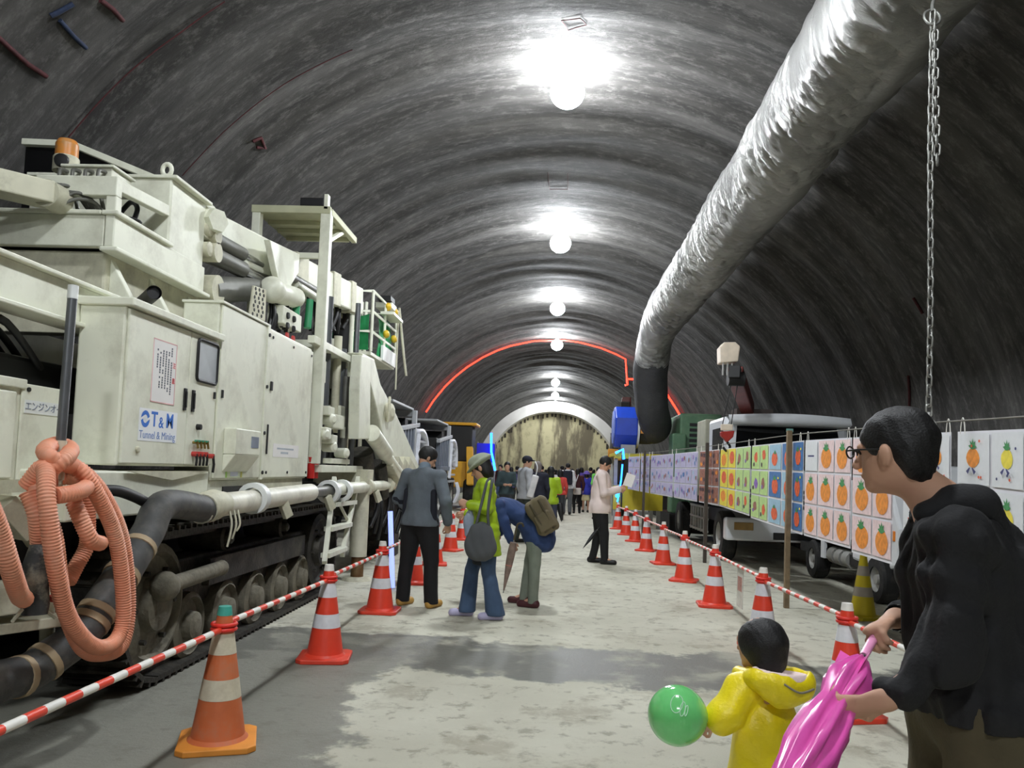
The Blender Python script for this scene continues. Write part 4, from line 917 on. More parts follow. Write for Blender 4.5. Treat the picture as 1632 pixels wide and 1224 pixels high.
for px in (563, 570, 577, 584): rpart(MB().cyl(PX(px, 482, -2.85), PX(px-4, 560, -2.8), 0.028), 'drop_tube', CREAM, bevel=0)

# ------------------------------------------------------------------ pole with coiled orange hose, black delivery hose
tb = MB(); p0 = PX(92, 765, -2.32); p1 = PX(117, 455, -2.32); pm = p1*0.93+p0*0.07
tb.cyl(p0, pm, 0.022, n=14); pole = tag(tb.build('marker_pole', TUBEGREY), 'grey steel pole with a white tip standing at the near end of the cream rig', 'pole')
MB().cyl(pm, p1, 0.024, n=14).build('white_tip', WHITEP, pole)
MB().cyl(p0, p0+(p1-p0)*0.2, 0.027, n=14).build('sleeve', CREAM_D, pole); b = MB(); b.beam(p0+V3(0, 0, -0.02), p0+V3(-0.5, 0.0, -0.06), 0.08, 0.06); b.build('socket', CREAM_D, pole)
def hose_mat():
    m = mat('orange_corrugated_hose', (0.89, 0.58, 0.45), 0.55, var=0.10, scale=5, dirt=(0.76, 0.66, 0.58), dirt_amt=0.5, dscale=4)
    return m
HM = hose_mat()
def rib_tube(mb, pts, r, pitch=0.014, n=12):
    P = np.array(pts); L = np.concatenate([[0], np.cumsum(np.linalg.norm(np.diff(P, axis=0), axis=1))])
    s = np.arange(0, L[-1], pitch/4); Q = np.stack([np.interp(s, L, P[:, i]) for i in range(3)], 1)
    mb.tube(list(Q), [r*(1+0.07*math.sin(2*math.pi*x/pitch)) for x in s], n)
D = lambda px, py, X: PX(px, py, X)
hose = thing('corrugated_hose', p0, 'salmon orange corrugated hose coiled and hung on the grey pole', 'hose')
loops = [
 [(45, 785, -2.26), (58, 820, -2.22), (63, 868, -2.24)],
 [(42, 775, -2.3), (70, 745, -2.22), (75, 800, -2.14), (88, 900, -2.12), (110, 985, -2.14), (150, 1030, -2.14), (185, 1020, -2.16), (197, 970, -2.16), (185, 860, -2.16), (150, 780, -2.18), (120, 745, -2.24), (98, 735, -2.36)],
 [(62, 760, -2.32), (58, 780, -2.26), (85, 850, -2.2), (100, 955, -2.2), (130, 1030, -2.2), (165, 1042, -2.2), (195, 1025, -2.2), (205, 960, -2.22), (195, 860, -2.24), (165, 790, -2.26), (130, 750, -2.3), (105, 742, -2.4)],
 [(112, 742, -2.24), (85, 732, -2.2), (72, 718, -2.26), (90, 708, -2.4), (112, 715, -2.34), (105, 730, -2.18), (80, 750, -2.22), (78, 775, -2.3)],
 [(88, 790, -2.14), (120, 785, -2.12), (137, 775, -2.2), (118, 762, -2.36), (95, 762, -2.42)],
 [(118, 800, -2.2), (130, 830, -2.16), (145, 860, -2.14), (160, 866, -2.18)],
 [(140, 790, -2.3), (140, 830, -2.3), (138, 870, -2.32), (120, 905, -2.34), (108, 928, -2.34)],
 [(-20, 800, -2.1), (0, 850, -2.1), (15, 900, -2.1), (30, 945, -2.14), (38, 955, -2.2)],
]
for lp_ in loops:
    mb = MB(); rib_tube(mb, smooth_path([D(*q) for q in lp_], 14), 0.036); mb.build('hose_coil', HM, hose)
mb = MB(); a, c = D(62, 868, -2.22), D(55, 980, -2.2); mb.tube([a, a+(c-a)*0.12, a+(c-a)*0.3, a+(c-a)*0.55, a+(c-a)*0.6, a+(c-a)*0.85, c], [0.035, 0.045, 0.06, 0.06, 0.048, 0.056, 0.05], 14); mb.build('wrapped_coupling', mat('muddy_black_tape', (0.22, 0.22, 0.22), 0.6, var=0.4, scale=12, dirt=(0.7, 0.68, 0.6), dirt_amt=0.9, dscale=7), hose)
for (px, py) in ((75, 915), (78, 955)): MB().beam(D(px, py, -2.2), D(px+14, py-4, -2.2), 0.035, 0.025).build('coupling_lever', mat('rust_red', (0.62, 0.22, 0.17), 0.6), hose)
for (q0, q1) in (((35, 972), (20, 990)), ((75, 975), (88, 985))): MB().cyl(D(*q0, -2.2), D(*q1, -2.18), 0.008, n=6).build('tie_wire', CREAM_D, hose)
mb = MB(); hp = smooth_path([V3(-2.36, 5.3, 1.11), D(262, 805, -2.36), D(235, 850, -2.34), D(205, 900, -2.32), D(165, 960, -2.32), D(130, 1010, -2.34), D(85, 1045, -2.38), D(40, 1075, -2.42), D(-20, 1098, -2.44), V3(-2.5, 2.9, 0.2), V3(-2.55, 2.3, 0.1)], 10)
mb.tube(hp, 0.092, 18); dh = tag(mb.build('delivery_hose', mat('dusty_black_hose', (0.25, 0.25, 0.245), 0.6, var=0.25, scale=14, dirt=(0.5, 0.48, 0.44), dirt_amt=0.5, dscale=6)), 'thick dusty black delivery hose with tan bands sagging beside the tracks', 'hose')
P = np.array(hp); 
for k, (px, py) in enumerate(((222, 872), (195, 915), (152, 975), (142, 992), (70, 1055), (30, 1082))):
    tgt = min(range(len(P)), key=lambda i: abs((P[i]-EYEV) @ np.linalg.inv(RC)[0]*0 + np.hypot(*(np.array([PPX+F*(RC.T @ (P[i]-EYEV))[0]/-(RC.T @ (P[i]-EYEV))[2]-px, PPY-F*(RC.T @ (P[i]-EYEV))[1]/-(RC.T @ (P[i]-EYEV))[2]-py])))))
    tgt = min(max(tgt, 1), len(P)-2); d = nrm(P[tgt+1]-P[tgt-1]); MB().lathe([(0.09, -0.02), (0.098, -0.018), (0.098, 0.018), (0.09, 0.02)], 18, P[tgt], d).build('band', mat('tan_tape', (0.66, 0.58, 0.46), 0.6, var=0.2), dh)
mb = MB(); mb.tube(smooth_path([V3(-2.36, 5.25, 1.12), V3(-2.36, 5.4, 1.14), V3(-2.36, 5.55, 1.14)], 4), [0.10, 0.105, 0.11, 0.105, 0.11, 0.10, 0.095, 0.09, 0.09], 16); mb.build('cloth_wrap', CREAM_D, dh)
mb = MB(); mb.tube(smooth_path([D(155, 783, -2.45), D(185, 782, -2.42), D(215, 792, -2.42), D(245, 808, -2.44)], 8), 0.032, 10); tag(mb.build('return_hose', BLACK), 'thin black hose running from the skirt panel to the delivery hose', 'hose')
# ------------------------------------------------------------------ traffic cones and striped bars
CRED = mat('cone_red', (0.90, 0.27, 0.18), 0.4, var=0.08, scale=10); CWHITE = mat('reflective_white', (0.88, 0.88, 0.90), 0.35, var=0.06, scale=20)
CCAP = mat('cone_cap_white', (0.90, 0.89, 0.86), 0.5); CRING = mat('bar_ring_red', (0.86, 0.20, 0.16), 0.45)
OLD = mat('faded_orange', (0.80, 0.42, 0.24), 0.6, var=0.15, dirt=(0.66, 0.50, 0.40), dirt_amt=0.7, dscale=6); OLDW = mat('dirty_white_band', (0.82, 0.79, 0.70), 0.6, var=0.1, dirt=(0.55, 0.48, 0.38), dirt_amt=0.5, dscale=5)
OLDB = mat('orange_rubber_base', (0.90, 0.58, 0.22), 0.6, var=0.12); TEAL = mat('teal_cap', (0.24, 0.62, 0.56), 0.5)
CYEL = mat('cone_yellow', (0.80, 0.72, 0.10), 0.5, var=0.06); CGREY = mat('dull_grey_band', (0.62, 0.59, 0.55), 0.6)
def crad(z): return 0.136-(z-0.03)/(0.70-0.03)*(0.136-0.030)
def cone(x, y, label, group, body, band, base, capm, rz=0.0, cat='traffic cone'):
    t = thing('traffic_cone', (x, y, 0), label, cat, group)
    b = MB(); h, c = 0.19, 0.04; pts = [(-h+c, -h), (h-c, -h), (h, -h+c), (h, h-c), (h-c, h), (-h+c, h), (-h, h-c), (-h, -h+c)]
    b.prism([V3(x+p[0], y+p[1], 0) for p in pts], (0, 0, 0.032)); b.build('base', base, t, 0.006)
    b = MB(); b.lathe([(0.150, 0.032), (crad(0.05), 0.05), (crad(0.69), 0.69), (0.0, 0.695)], 26, (x, y, 0)); bd = b.build('body', body, t)
    for (z0, z1) in ((0.24, 0.34), (0.462, 0.565)):
        MB().lathe([(crad(z0)+0.0015, z0), (crad(z1)+0.0015, z1)], 26, (x, y, 0)).build('reflective_band', band, bd)
    MB().lathe([(crad(0.655)+0.002, 0.655), (crad(0.70)+0.002, 0.70), (0.0, 0.703)], 20, (x, y, 0)).build('cap', capm, t)
    t.rotation_euler = (0, 0, rz); return t
LX = [(-1.66, 2.02), (-1.67, 4.04), (-1.65, 5.88), (-1.67, 7.85), (-1.69, 9.85), (-1.72, 11.81), (-1.75, 13.9), (-1.79, 16.1), (-1.79, 18.2)]
RX = [(1.90, 3.12), (1.90, 5.14), (1.86, 6.97), (1.90, 9.17), (1.90, 11.23), (1.89, 13.26), (1.87, 15.43), (1.87, 17.49), (1.84, 19.3), (1.80, 21.2)]
GL, GR = 'cones along the tracked rig', 'cones along the picture fence'
old0 = cone(*LX[1], 'faded dirty orange traffic cone with a teal cap', GL, OLD, OLDW, OLDB, TEAL, 0.35); del old0['group']
proto = None
for i, (x, y) in enumerate(LX):
    if i == 1: continue
    k_ = i-1; lab = 'red traffic cone beside the rig, %s beyond the teal-capped cone' % ORD[k_-1] if i > 1 else 'red traffic cone before the teal-capped cone in the row beside the rig'
    if proto is None: proto = cone(x, y, lab, GL, CRED, CWHITE, CRED, CCAP, 0.1)
    else:
        c = copy_tree(proto); c.location = (x, y, 0); c.rotation_euler = (0, 0, random.uniform(-0.4, 0.4)); c['label'] = lab
        if i == 2: pass
        if i == 3: pass
for i, (x, y) in enumerate(RX):
    c = copy_tree(proto); c.location = (x, y, 0); c.rotation_euler = (0, 0, random.uniform(-0.4, 0.4)); c['group'] = GR; c['label'] = 'red traffic cone along the hung drawings, %s from the man in black hoodie' % ORD[max(i-1, 0)]
    if i == 0: c['label'] = 'red traffic cone at the feet of the man in black hoodie'
    if i == 2: c['label'] = 'red traffic cone right behind the child in yellow'
cone(3.43, 8.83, 'yellow traffic cone with grey bands behind the pink persimmon drawings', None, CYEL, CGREY, CYEL, CYEL, 0.3)
def bar(a, b_, label, group, ring0=True, ring1=True, jit=0.0):
    A = V3(a[0], a[1], 0.597+jit); B = V3(b_[0], b_[1], 0.597-jit); L = np.linalg.norm(B-A); d = (B-A)/L
    A2, B2 = A+d*0.055, B-d*0.055; t = thing('cone_bar', tuple((A+B)/2*V3(1, 1, 0)+V3(0, 0, 0.58)), label, 'barrier bar', group)
    n = int(L/0.105); pts = [A2+(B2-A2)*k/n for k in range(n+1)]
    mb = MB(); mb.tube(pts, 0.0165, 10, mifun=lambda k: k % 2); mb.build('striped_bar', [CRED, CCAP], t)
    for (P, on) in ((A, ring0), (B, ring1)):
        if not on: continue
        mb = MB(); R = 0.058; mb.tube([P+V3(R*math.cos(q), R*math.sin(q), 0) for q in np.linspace(0, 2*math.pi, 18, endpoint=False)], 0.011, 6, closed=True); mb.build('ring', CRING, t)
for i in range(len(LX)-1):
    bar(LX[i], LX[i+1], 'red and white striped bar running up to the teal-capped cone' if i == 0 else 'red and white striped bar beside the rig, %s beyond the teal-capped cone' % ORD[i-1], GL.replace('cones', 'bars'), jit=0.012)
for i in range(len(RX)-1):
    bar(RX[i], RX[i+1], 'red and white striped bar along the drawings, %s from the man in black hoodie' % ORD[i], GR.replace('cones', 'bars'), jit=0.012)
# small clear notice hanging on a bar
p = V3(1.885, 7.9, 0); b = MB(); b.box(p[0]-0.003, p[0]+0.003, 7.78, 8.02, 0.20, 0.575); sg = tag(b.build('hanging_notice', mat('clear_sleeve', (0.78, 0.77, 0.74), 0.25, var=0.15, scale=12)), 'pale plastic-sleeved notice hanging from the striped bar', 'notice')
b = MB(); b.box(p[0]-0.005, p[0]-0.003, 7.82, 7.98, 0.36, 0.5); b.build('red_print', mat('faint_red_print', (0.70, 0.50, 0.46), 0.6, var=0.3, scale=40), sg)
# blue LED tube leaning by the rig
b = MB(); a, c = PY(627, 905, 9.3), PY(622, 815, 9.3); a[2] = 0.02; b.cyl(a, c, 0.03); tag(b.build('led_tube', mat('pale_blue_led', (0.6, 0.65, 1.0), 0.4, emit=(0.55, 0.62, 1.0), emit_s=1.6)), 'blue LED tube standing on the floor behind the man in grey jacket', 'tube light')

# ------------------------------------------------------------------ fence of hung drawings
FP = [(2.80, 3.6), (2.80, 13.4), (2.40, 19.0), (2.02, 21.4)]
def fence_at(px, py=760):
    d = ray(px, py); best = None
    for (x0, y0), (x1, y1) in zip(FP[:-1], FP[1:]):
        A = np.array([[d[0], x0-x1], [d[1], y0-y1]])
        try: t, s = np.linalg.solve(A, np.array([x0, y0]))
        except Exception: continue
        if -1e-6 <= s <= 1+1e-6: best = V3(x0+(x1-x0)*s, y0+(y1-y0)*s, 0); bd = nrm(V3(x1-x0, y1-y0, 0))
    return best, bd
ZTY = ([4.0, 4.8, 6.1, 9.3, 13.4, 19, 21.4], [1.80, 1.82, 1.86, 1.925, 1.945, 1.94, 1.94]); ZBY = ([4.0, 4.8, 6.6, 9.3, 13.3, 19, 21.4], [0.64, 0.66, 0.86, 0.89, 1.00, 1.03, 1.08])
ztop = lambda y: float(np.interp(y, *ZTY)); zbot = lambda y: float(np.interp(y, *ZBY))
SHEET = mat('white_backing_paper', (0.90, 0.90, 0.92), 0.7, var=0.03)
def pc(nm, rgb, v=0.1): return mat('drawing_'+nm, rgb, 0.75, var=v, scale=25)
PINK, ORG, LEAF, YEL, GRN, BLU, LBL, LIL, BRN, WHT, VIO, NAV, REDC, DK = (pc('pink', (0.93, 0.83, 0.83)), pc('orange', (0.93, 0.58, 0.22), 0.2), pc('leaf', (0.28, 0.58, 0.34), 0.2), pc('yellow', (0.93, 0.86, 0.30)), pc('green', (0.74, 0.86, 0.56)), pc('blue', (0.28, 0.46, 0.68), 0.2),
    pc('pale_blue', (0.62, 0.76, 0.84)), pc('lilac', (0.74, 0.72, 0.84)), pc('brown', (0.62, 0.42, 0.36), 0.4), pc('white', (0.88, 0.89, 0.90), 0.03), pc('violet', (0.55, 0.42, 0.72), 0.3), pc('navy', (0.26, 0.27, 0.46), 0.3), pc('red_orange', (0.88, 0.40, 0.24), 0.25), pc('dark', (0.30, 0.22, 0.25), 0.4))
DM = [PINK, ORG, LEAF, YEL, GRN, BLU, LBL, LIL, BRN, WHT, VIO, NAV, REDC, DK]; DI = {m.name: i for i, m in enumerate(DM)}
rr = random.Random(5)
def blob(cx, cy, rx, ry, n=14, j=0.0):
    return [(cx+rx*math.cos(2*math.pi*k/n)*(1+rr.uniform(-j, j)), cy+ry*math.sin(2*math.pi*k/n)*(1+rr.uniform(-j, j))) for k in range(n)]
def leafy(cx, cy, s):
    return [(cx-s, cy+0.1*s), (cx-0.45*s, cy+0.25*s), (cx-0.7*s, cy+0.9*s), (cx-0.15*s, cy+0.5*s), (cx+0.05*s, cy+1.2*s), (cx+0.25*s, cy+0.5*s), (cx+0.75*s, cy+0.8*s), (cx+0.5*s, cy+0.2*s), (cx+s, cy-0.05*s), (cx+0.2*s, cy-0.45*s), (cx-0.3*s, cy-0.4*s)]
def art(kind, row):
    """list of (polygon in unit card coordinates, material)"""
    o = []; j = lambda a: rr.uniform(-a, a)
    if kind == 'pink': o.append((blob(0.5+j(.04), 0.42+j(.04), 0.34, 0.34, 16, 0.03), ORG)); o.append((leafy(0.5+j(.03), 0.74, 0.20), LEAF))
    elif kind == 'yellow': o += [(blob(0.5+j(.05), 0.5+j(.08), 0.33, 0.34, 14, 0.05), ORG if rr.random() < .7 else REDC)]
    elif kind == 'green':
        o += [(blob(0.5+j(.1), 0.5+j(.12), 0.22, 0.24, 10, 0.2), rr.choice([REDC, VIO, BRN, ORG]))]; o += [(blob(0.25+j(.1), 0.25+j(.1), 0.1, 0.1, 8, .2), rr.choice([VIO, DK]))]
    elif kind == 'blue': o += [(blob(0.5+j(.05), 0.45+j(.05), 0.27, 0.30, 12, 0.06), REDC), (leafy(0.5, 0.72, 0.14), LEAF), (blob(0.82, 0.8+j(.05), 0.06, 0.05, 8), YEL)]
    elif kind == 'pale': o += [(blob(0.5+j(.05), 0.40+j(.05), 0.26, 0.28, 12, 0.06), REDC), (leafy(0.5, 0.66, 0.12), LEAF)]
    elif kind == 'lilac':
        for k in range(3): o.append((blob(0.25+0.25*k+j(.06), 0.5+j(.25), 0.10, 0.16, 8, 0.25), rr.choice([VIO, BLU, BRN, LBL])))
    elif kind == 'photo':
        for k in range(4): o.append((blob(0.25+0.5*(k % 2)+j(.08), 0.28+0.45*(k//2)+j(.08), 0.17, 0.13, 8, 0.25), rr.choice([DK, BRN, ORG, DK])))
    elif kind == 'note': o += [([(0.25, 0.48), (0.75, 0.48), (0.75, 0.53), (0.25, 0.53)], NAV)]
    elif kind == 'fruit': # children's sketches: a fruit with leaves and little extras
        s = 0.8+rr.random()*0.5; o += [(blob(0.5, 0.52, 0.20*s, 0.19*s, 14, 0.04), rr.choice([ORG, REDC, YEL])), (leafy(0.5, 0.52+0.22*s, 0.13*s), LEAF)]
        for k in range(4): o.append((blob(0.2+0.62*rr.random(), 0.15+0.7*(k % 2)*rr.random(), 0.03, 0.03, 7), rr.choice([REDC, ORG, NAV])))
        for sgn in (-1, 1): o.append(([(0.5+sgn*0.05, 0.52-0.18*s), (0.5+sgn*0.16, 0.52-0.26*s), (0.5+sgn*0.10, 0.52-0.32*s), (0.5+sgn*0.03, 0.52-0.2*s)], NAV))
    return o
BG = {'pink': PINK, 'yellow': YEL, 'green': GRN, 'blue': BLU, 'pale': LBL, 'lilac': LIL, 'photo': BRN, 'note': WHT, 'fruit': WHT}
def panel(cols, label, drop=0.0, gapx=0.0):
    """cols = [(px0, px1, [kind per row])]; a backing sheet hung on the line, each drawing its own card"""
    P0, d0 = fence_at(cols[0][0]); P1, _ = fence_at(cols[-1][1]); nx_ = nrm(V3(-d0[1], d0[0], 0)); nx_ = nx_ if nx_[0] < 0 else -nx_
    t = thing('drawing_sheet', ((P0+P1)/2+V3(0, 0, zbot((P0[1]+P1[1])/2))), label, 'picture sheet', 'sheets of drawings on the line')
    zt0, zt1, zb0, zb1 = ztop(P0[1]), ztop(P1[1]), zbot(P0[1])-drop, zbot(P1[1])-drop
    L = np.linalg.norm(P1-P0)
    def at(u, v, off=0.0):
        p = P0+(P1-P0)*u; return V3(p[0], p[1], (zb0+(zb1-zb0)*u)+((zt0+(zt1-zt0)*u)-(zb0+(zb1-zb0)*u))*v)+nx_*(off+0.003*math.sin(5*u*L+3)*(1-v))
    mb = MB(); n = max(4, int(L/0.12)); vv = []
    for i in range(n+1):
        for k in range(5): vv.append(at(i/n, k/4))
    mb.add(vv, [(5*i+k, 5*i+k+1, 5*i+k+6, 5*i+k+5) for i in range(n) for k in range(4)], smooth=True); mb.build('backing_paper', SHEET, t)
    for (a, b_, kinds) in cols:
        ua = np.linalg.norm(fence_at(a)[0]-P0)/L; ub = np.linalg.norm(fence_at(b_)[0]-P0)/L; nr = len(kinds)
        for r, kd in enumerate(kinds):
            v1 = 1-(r+0.04)/nr if r else 0.985; v0 = 1-(r+0.96)/nr if r < nr-1 else 0.03; w = ub-ua; u0, u1 = ua+0.04*w, ub-0.04*w
            # the reader stands on the aisle side: mirror u so that the card's left edge is the one at greater Y
            cu = lambda x: u0+(u1-u0)*x; cv = lambda y: v0+(v1-v0)*y
            mb = MB(); mb.add([at(cu(0), cv(0), .007), at(cu(1), cv(0), .007), at(cu(1), cv(1), .007), at(cu(0), cv(1), .007)], [(0, 3, 2, 1)], DI[BG[kd].name])
            for q, (poly, m_) in enumerate(art(kd, r)): mb.add([at(cu(p[0]), cv(p[1]), .0095+.0018*q) for p in poly], [tuple(range(len(poly)))], DI[m_.name])
            used = sorted(set(mb.m)); mb.m = [used.index(i) for i in mb.m]; mb.build('drawing', [DM[i] for i in used], t)
    # two loops of string up to the line
    for u in (0.06, 0.94):
        p = at(u, 1.0); mb = MB(); mb.tube(smooth_path([p+V3(0, -0.03, -0.02), p+V3(0, -0.022, 0.05), p+V3(0, 0, 0.095), p+V3(0, 0.022, 0.05), p+V3(0, 0.03, -0.02)], 5), 0.004, 5); mb.build('string_loop', CCAP, t)
def split(a, b, n, kinds): return [(a+(b-a)*k/n, a+(b-a)*(k+1)/n, kinds) for k in range(n)]
panel(split(1001, 1019.5, 2, ['lilac']*3), 'narrow lilac picture sheet at the far end of the line')
panel(split(1021, 1035, 2, ['lilac']*3), 'narrow lilac picture sheet beside the yellow platform')
panel(split(1037, 1073, 4, ['lilac']*3), 'pale lilac sheet of small pictures next to the narrow sheets')
panel(split(1075, 1112, 4, ['lilac']*3), 'pale lilac sheet of small pictures beside the brown photo sheet')
panel(split(1115, 1146, 3, ['photo']*3), 'sheet of brown and orange photographs on the line')
panel(split(1148, 1173, 2, ['yellow']*3)+split(1173.5, 1196, 2, ['green']*3), 'sheet with yellow cards of orange fruit and green cards')
panel(split(1198, 1225, 2, ['green']*3)+[(1226, 1246, ['pale', 'blue', 'pale']), (1246.5, 1263, ['blue', 'pale', 'pale']), (1263.5, 1281, ['blue', 'blue', 'blue'])], 'sheet of green and blue cards with red fruit by the wooden stake', 0.02)
panel([(1283, 1304, ['note', 'pink', 'pink'])]+split(1304.5, 1357, 2, ['pink']*3), 'sheet of pink persimmon drawings with a white note in its corner', 0.02)
panel(split(1359, 1424, 2, ['pink']*3), 'sheet of large pink persimmon drawings behind the man in black', 0.05)
panel(split(1440, 1516, 2, ['fruit']*3), 'white sheet of fruit sketches behind the man\'s head', 0.05)
panel(split(1526, 1690, 3, ['fruit']*3), 'wide white sheet of fruit sketches past the dark gap', 0.0)
# the line itself, stakes
mb = MB(); ln = [V3(x, y, ztop(y)+0.075) for (x, y) in ((2.80, 3.6), (2.80, 4.8), (2.80, 6.1), (2.80, 7.6), (2.80, 9.25), (2.80, 11.3), (2.80, 13.4), (2.6, 16.2), (2.40, 19.0), (2.02, 21.4))]
mb.tube(smooth_path(ln, 4), 0.0065, 6); tag(mb.build('hanging_line', mat('grey_cord', (0.50, 0.49, 0.46), 0.8)), 'grey cord stretched between stakes carrying the drawings', 'cord')
WOOD = mat('stake_wood', (0.50, 0.43, 0.33), 0.8, var=0.2, scale=14); DKW = mat('dark_stake', (0.28, 0.25, 0.22), 0.8)
for (x, y, m_, lab) in ((2.77, 9.27, WOOD, 'weathered wooden stake standing in front of the blue fruit drawings'), (2.70, 13.75, DKW, 'dark thin stake beside the brown photo sheet'), (2.28, 19.35, DKW, 'dark thin stake beside the narrow lilac sheets'), (2.78, 3.8, WOOD, 'wooden stake at the near end of the drawing line')):
    mb = MB(); w = 0.028; mb.box(x-w-0.03, x+w-0.03, y-w, y+w, 0, ztop(y)+0.12); tag(mb.build('wooden_stake', m_, bevel=0.004), lab, 'stake')
# ------------------------------------------------------------------ vehicles
TYRE = mat('tyre_rubber', (0.07, 0.07, 0.07), 0.8, var=0.3, scale=15, dirt=(0.32, 0.30, 0.27), dirt_amt=0.4, dscale=6); RIM = mat('grey_rim', (0.62, 0.62, 0.60), 0.5, 0.3, dirt=(0.3, 0.28, 0.25))
TWHITE = mat('truck_white', (0.84, 0.85, 0.86), 0.35, var=0.04, coat=0.3); SCREEN = mat('windscreen_glass', (0.045, 0.05, 0.055), 0.08, var=0.2, coat=0.6); CHAS = mat('chassis_black', (0.09, 0.09, 0.09), 0.6)
def wheel(x, y, r, w, par, side=-1, nm='wheel'):
    b = MB(); b.lathe([(r*0.55, -w/2), (r*0.92, -w/2), (r, -w*0.35), (r, w*0.35), (r*0.92, w/2), (r*0.55, w/2)], 28, (x, y, r), (side, 0, 0)); o = b.build(nm, TYRE, par)
    MB().lathe([(r*0.58, w/2-0.02), (r*0.52, w/2-0.01), (r*0.45, w*0.2), (r*0.22, w*0.15), (r*0.2, w*0.45), (0, w*0.46)], 24, (x, y, r), (side, 0, 0)).build('rim', RIM, o)
    return o
# crane truck, cab towards us
TX0, TX1, TY = 2.98, 5.08, 13.6
T = thing('crane_truck', (4.0, 16.5, 0), 'white crane truck parked behind the drawings with its boom over the cab', 'truck')
def tp(mb, nm, m, par=None, bv=0.02): return mb.build(nm, m, par or T, bv)
b = MB(); b.prism([(TX0, TY, 0.95), (TX0, TY+0.02, 1.62), (TX0, TY+0.22, 2.42), (TX0, TY+0.40, 2.56), (TX0, TY+1.65, 2.56), (TX0, TY+1.65, 0.95)], (TX1-TX0, 0, 0)); cabo = tp(b, 'cab', TWHITE, bv=0.07)
b = MB(); n = 14; vv = []
for i in range(n+1):
    u = i/n; x = TX0+0.02+(TX1-TX0-0.04)*u; k = 0.10*math.sin(math.pi*u); vv += [(x, TY+0.10-k*0.4, 2.40), (x, TY-0.02-k, 2.44), (x, TY+0.05-k, 2.56+k*0.4), (x, TY+0.6, 2.60+k*0.3)]
b.add(vv, [(4*i+j, 4*i+4+j, 4*i+5+j, 4*i+1+j) for i in range(n) for j in range(3)], smooth=True); b.build('sun_visor', TWHITE, cabo)
b = MB(); q = lambda x, z: (x, TY+0.02+(z-1.62)*0.25-0.006, z); b.prism([q(TX0+0.12, 1.64), q(TX1-0.12, 1.64), q(TX1-0.20, 2.38), q(TX0+0.20, 2.38)], (0, -0.012, 0.003)); b.build('windscreen', SCREEN, cabo)
MB().box(4.0, 4.12, TY+0.12, TY+0.13, 2.30, 2.36).build('inspection_sticker', mat('pale_teal_sticker', (0.6, 0.85, 0.82), 0.5), cabo)
b = MB(); b.prism([(TX0-0.008, TY+0.22, 1.66), (TX0-0.008, TY+0.38, 2.36), (TX0-0.008, TY+1.25, 2.36), (TX0-0.008, TY+1.25, 1.60), (TX0-0.008, TY+0.3, 1.60)], (0.012, 0, 0)); b.build('side_window', SCREEN, cabo)
MB().box(TX0-0.015, TX0-0.003, TY+1.05, TY+1.2, 1.45, 1.49).build('door_handle', CHAS, cabo)
b = MB(); b.box(TX0-0.02, TX1+0.02, TY-0.10, TY+0.12, 0.42, 0.80); bp_ = tp(b, 'bumper', TWHITE, bv=0.04)
for x in (TX0+0.28, TX1-0.28):
    MB().box(x-0.16, x+0.16, TY-0.112, TY-0.10, 0.60, 0.73).build('headlamp', mat('amber_headlamp', (0.62, 0.50, 0.28), 0.25, var=0.2), bp_, 0.01)
MB().box(3.75, 4.55, TY-0.115, TY-0.10, 0.46, 0.58).build('grille_slot', CHAS, bp_, 0.01)
b = MB(); b.box(TX0+0.3, TX1-0.3, TY-0.02, TY+0.02, 0.98, 1.30); b.build('grille', CHAS, cabo, 0.01)
for z in (1.05, 1.14, 1.23): MB().box(TX0+0.35, TX1-0.35, TY-0.03, TY-0.018, z-0.015, z+0.015).build('grille_bar', RIM, cabo)
tp(MB().box(3.5, 4.6, TY+0.2, 20.2, 0.55, 0.85), 'chassis', CHAS)
tp(MB().box(3.02, 5.06, 16.6, 20.3, 0.95, 1.08), 'flatbed', mat('bed_steel', (0.35, 0.37, 0.38), 0.6))
b = MB(); b.box(3.0, 3.05, 16.6, 20.3, 1.08, 1.45); tp(b, 'side_board', TWHITE)
b = MB(); b.box(5.03, 5.08, 16.6, 20.3, 1.08, 1.45); tp(b, 'side_board', TWHITE)
for y in (14.4, 18.9):
    for x, s in ((3.15, -1), (4.9, 1)): wheel(x, y, 0.44, 0.26, T, s)
b = MB()
for i in range(7): b.box(3.0, 3.04, 15.4+0.28*i, 15.45+0.28*i, 0.38, 0.90)
b.box(3.0, 3.04, 15.35, 17.2, 0.40, 0.44); b.box(3.0, 3.04, 15.35, 17.2, 0.64, 0.68); b.box(3.0, 3.04, 15.35, 17.2, 0.86, 0.90); tp(b, 'side_guard', RIM, bv=0.004)
# crane
CRR = mat('crane_red_brown', (0.42, 0.16, 0.13), 0.5, var=0.2); CRW = mat('crane_cream', (0.86, 0.80, 0.72), 0.5)
b = MB(); b.cyl((3.95, 15.9, 0.9), (3.95, 15.9, 2.75), 0.20, n=20); b.box(3.6, 4.3, 15.65, 16.15, 2.45, 2.85); tp(b, 'crane_column', mat('crane_dark', (0.24, 0.20, 0.18), 0.6), bv=0)
H0, H1 = V3(3.85, 15.8, 2.85), PY(1172, 596, 12.9)
b = MB(); b.beam(H0, H1, 0.24, 0.26); tp(b, 'crane_boom', CRR)
b = MB(); b.beam(H0+(H1-H0)*0.85+V3(0, 0, 0), H1+(H1-H0)*0.06, 0.18, 0.2); b.cyl(H1+V3(-0.12, 0, -0.08), H1+V3(0.14, 0, -0.08), 0.12, n=16); hd_ = tp(b, 'boom_head', CHAS, bv=0.01)
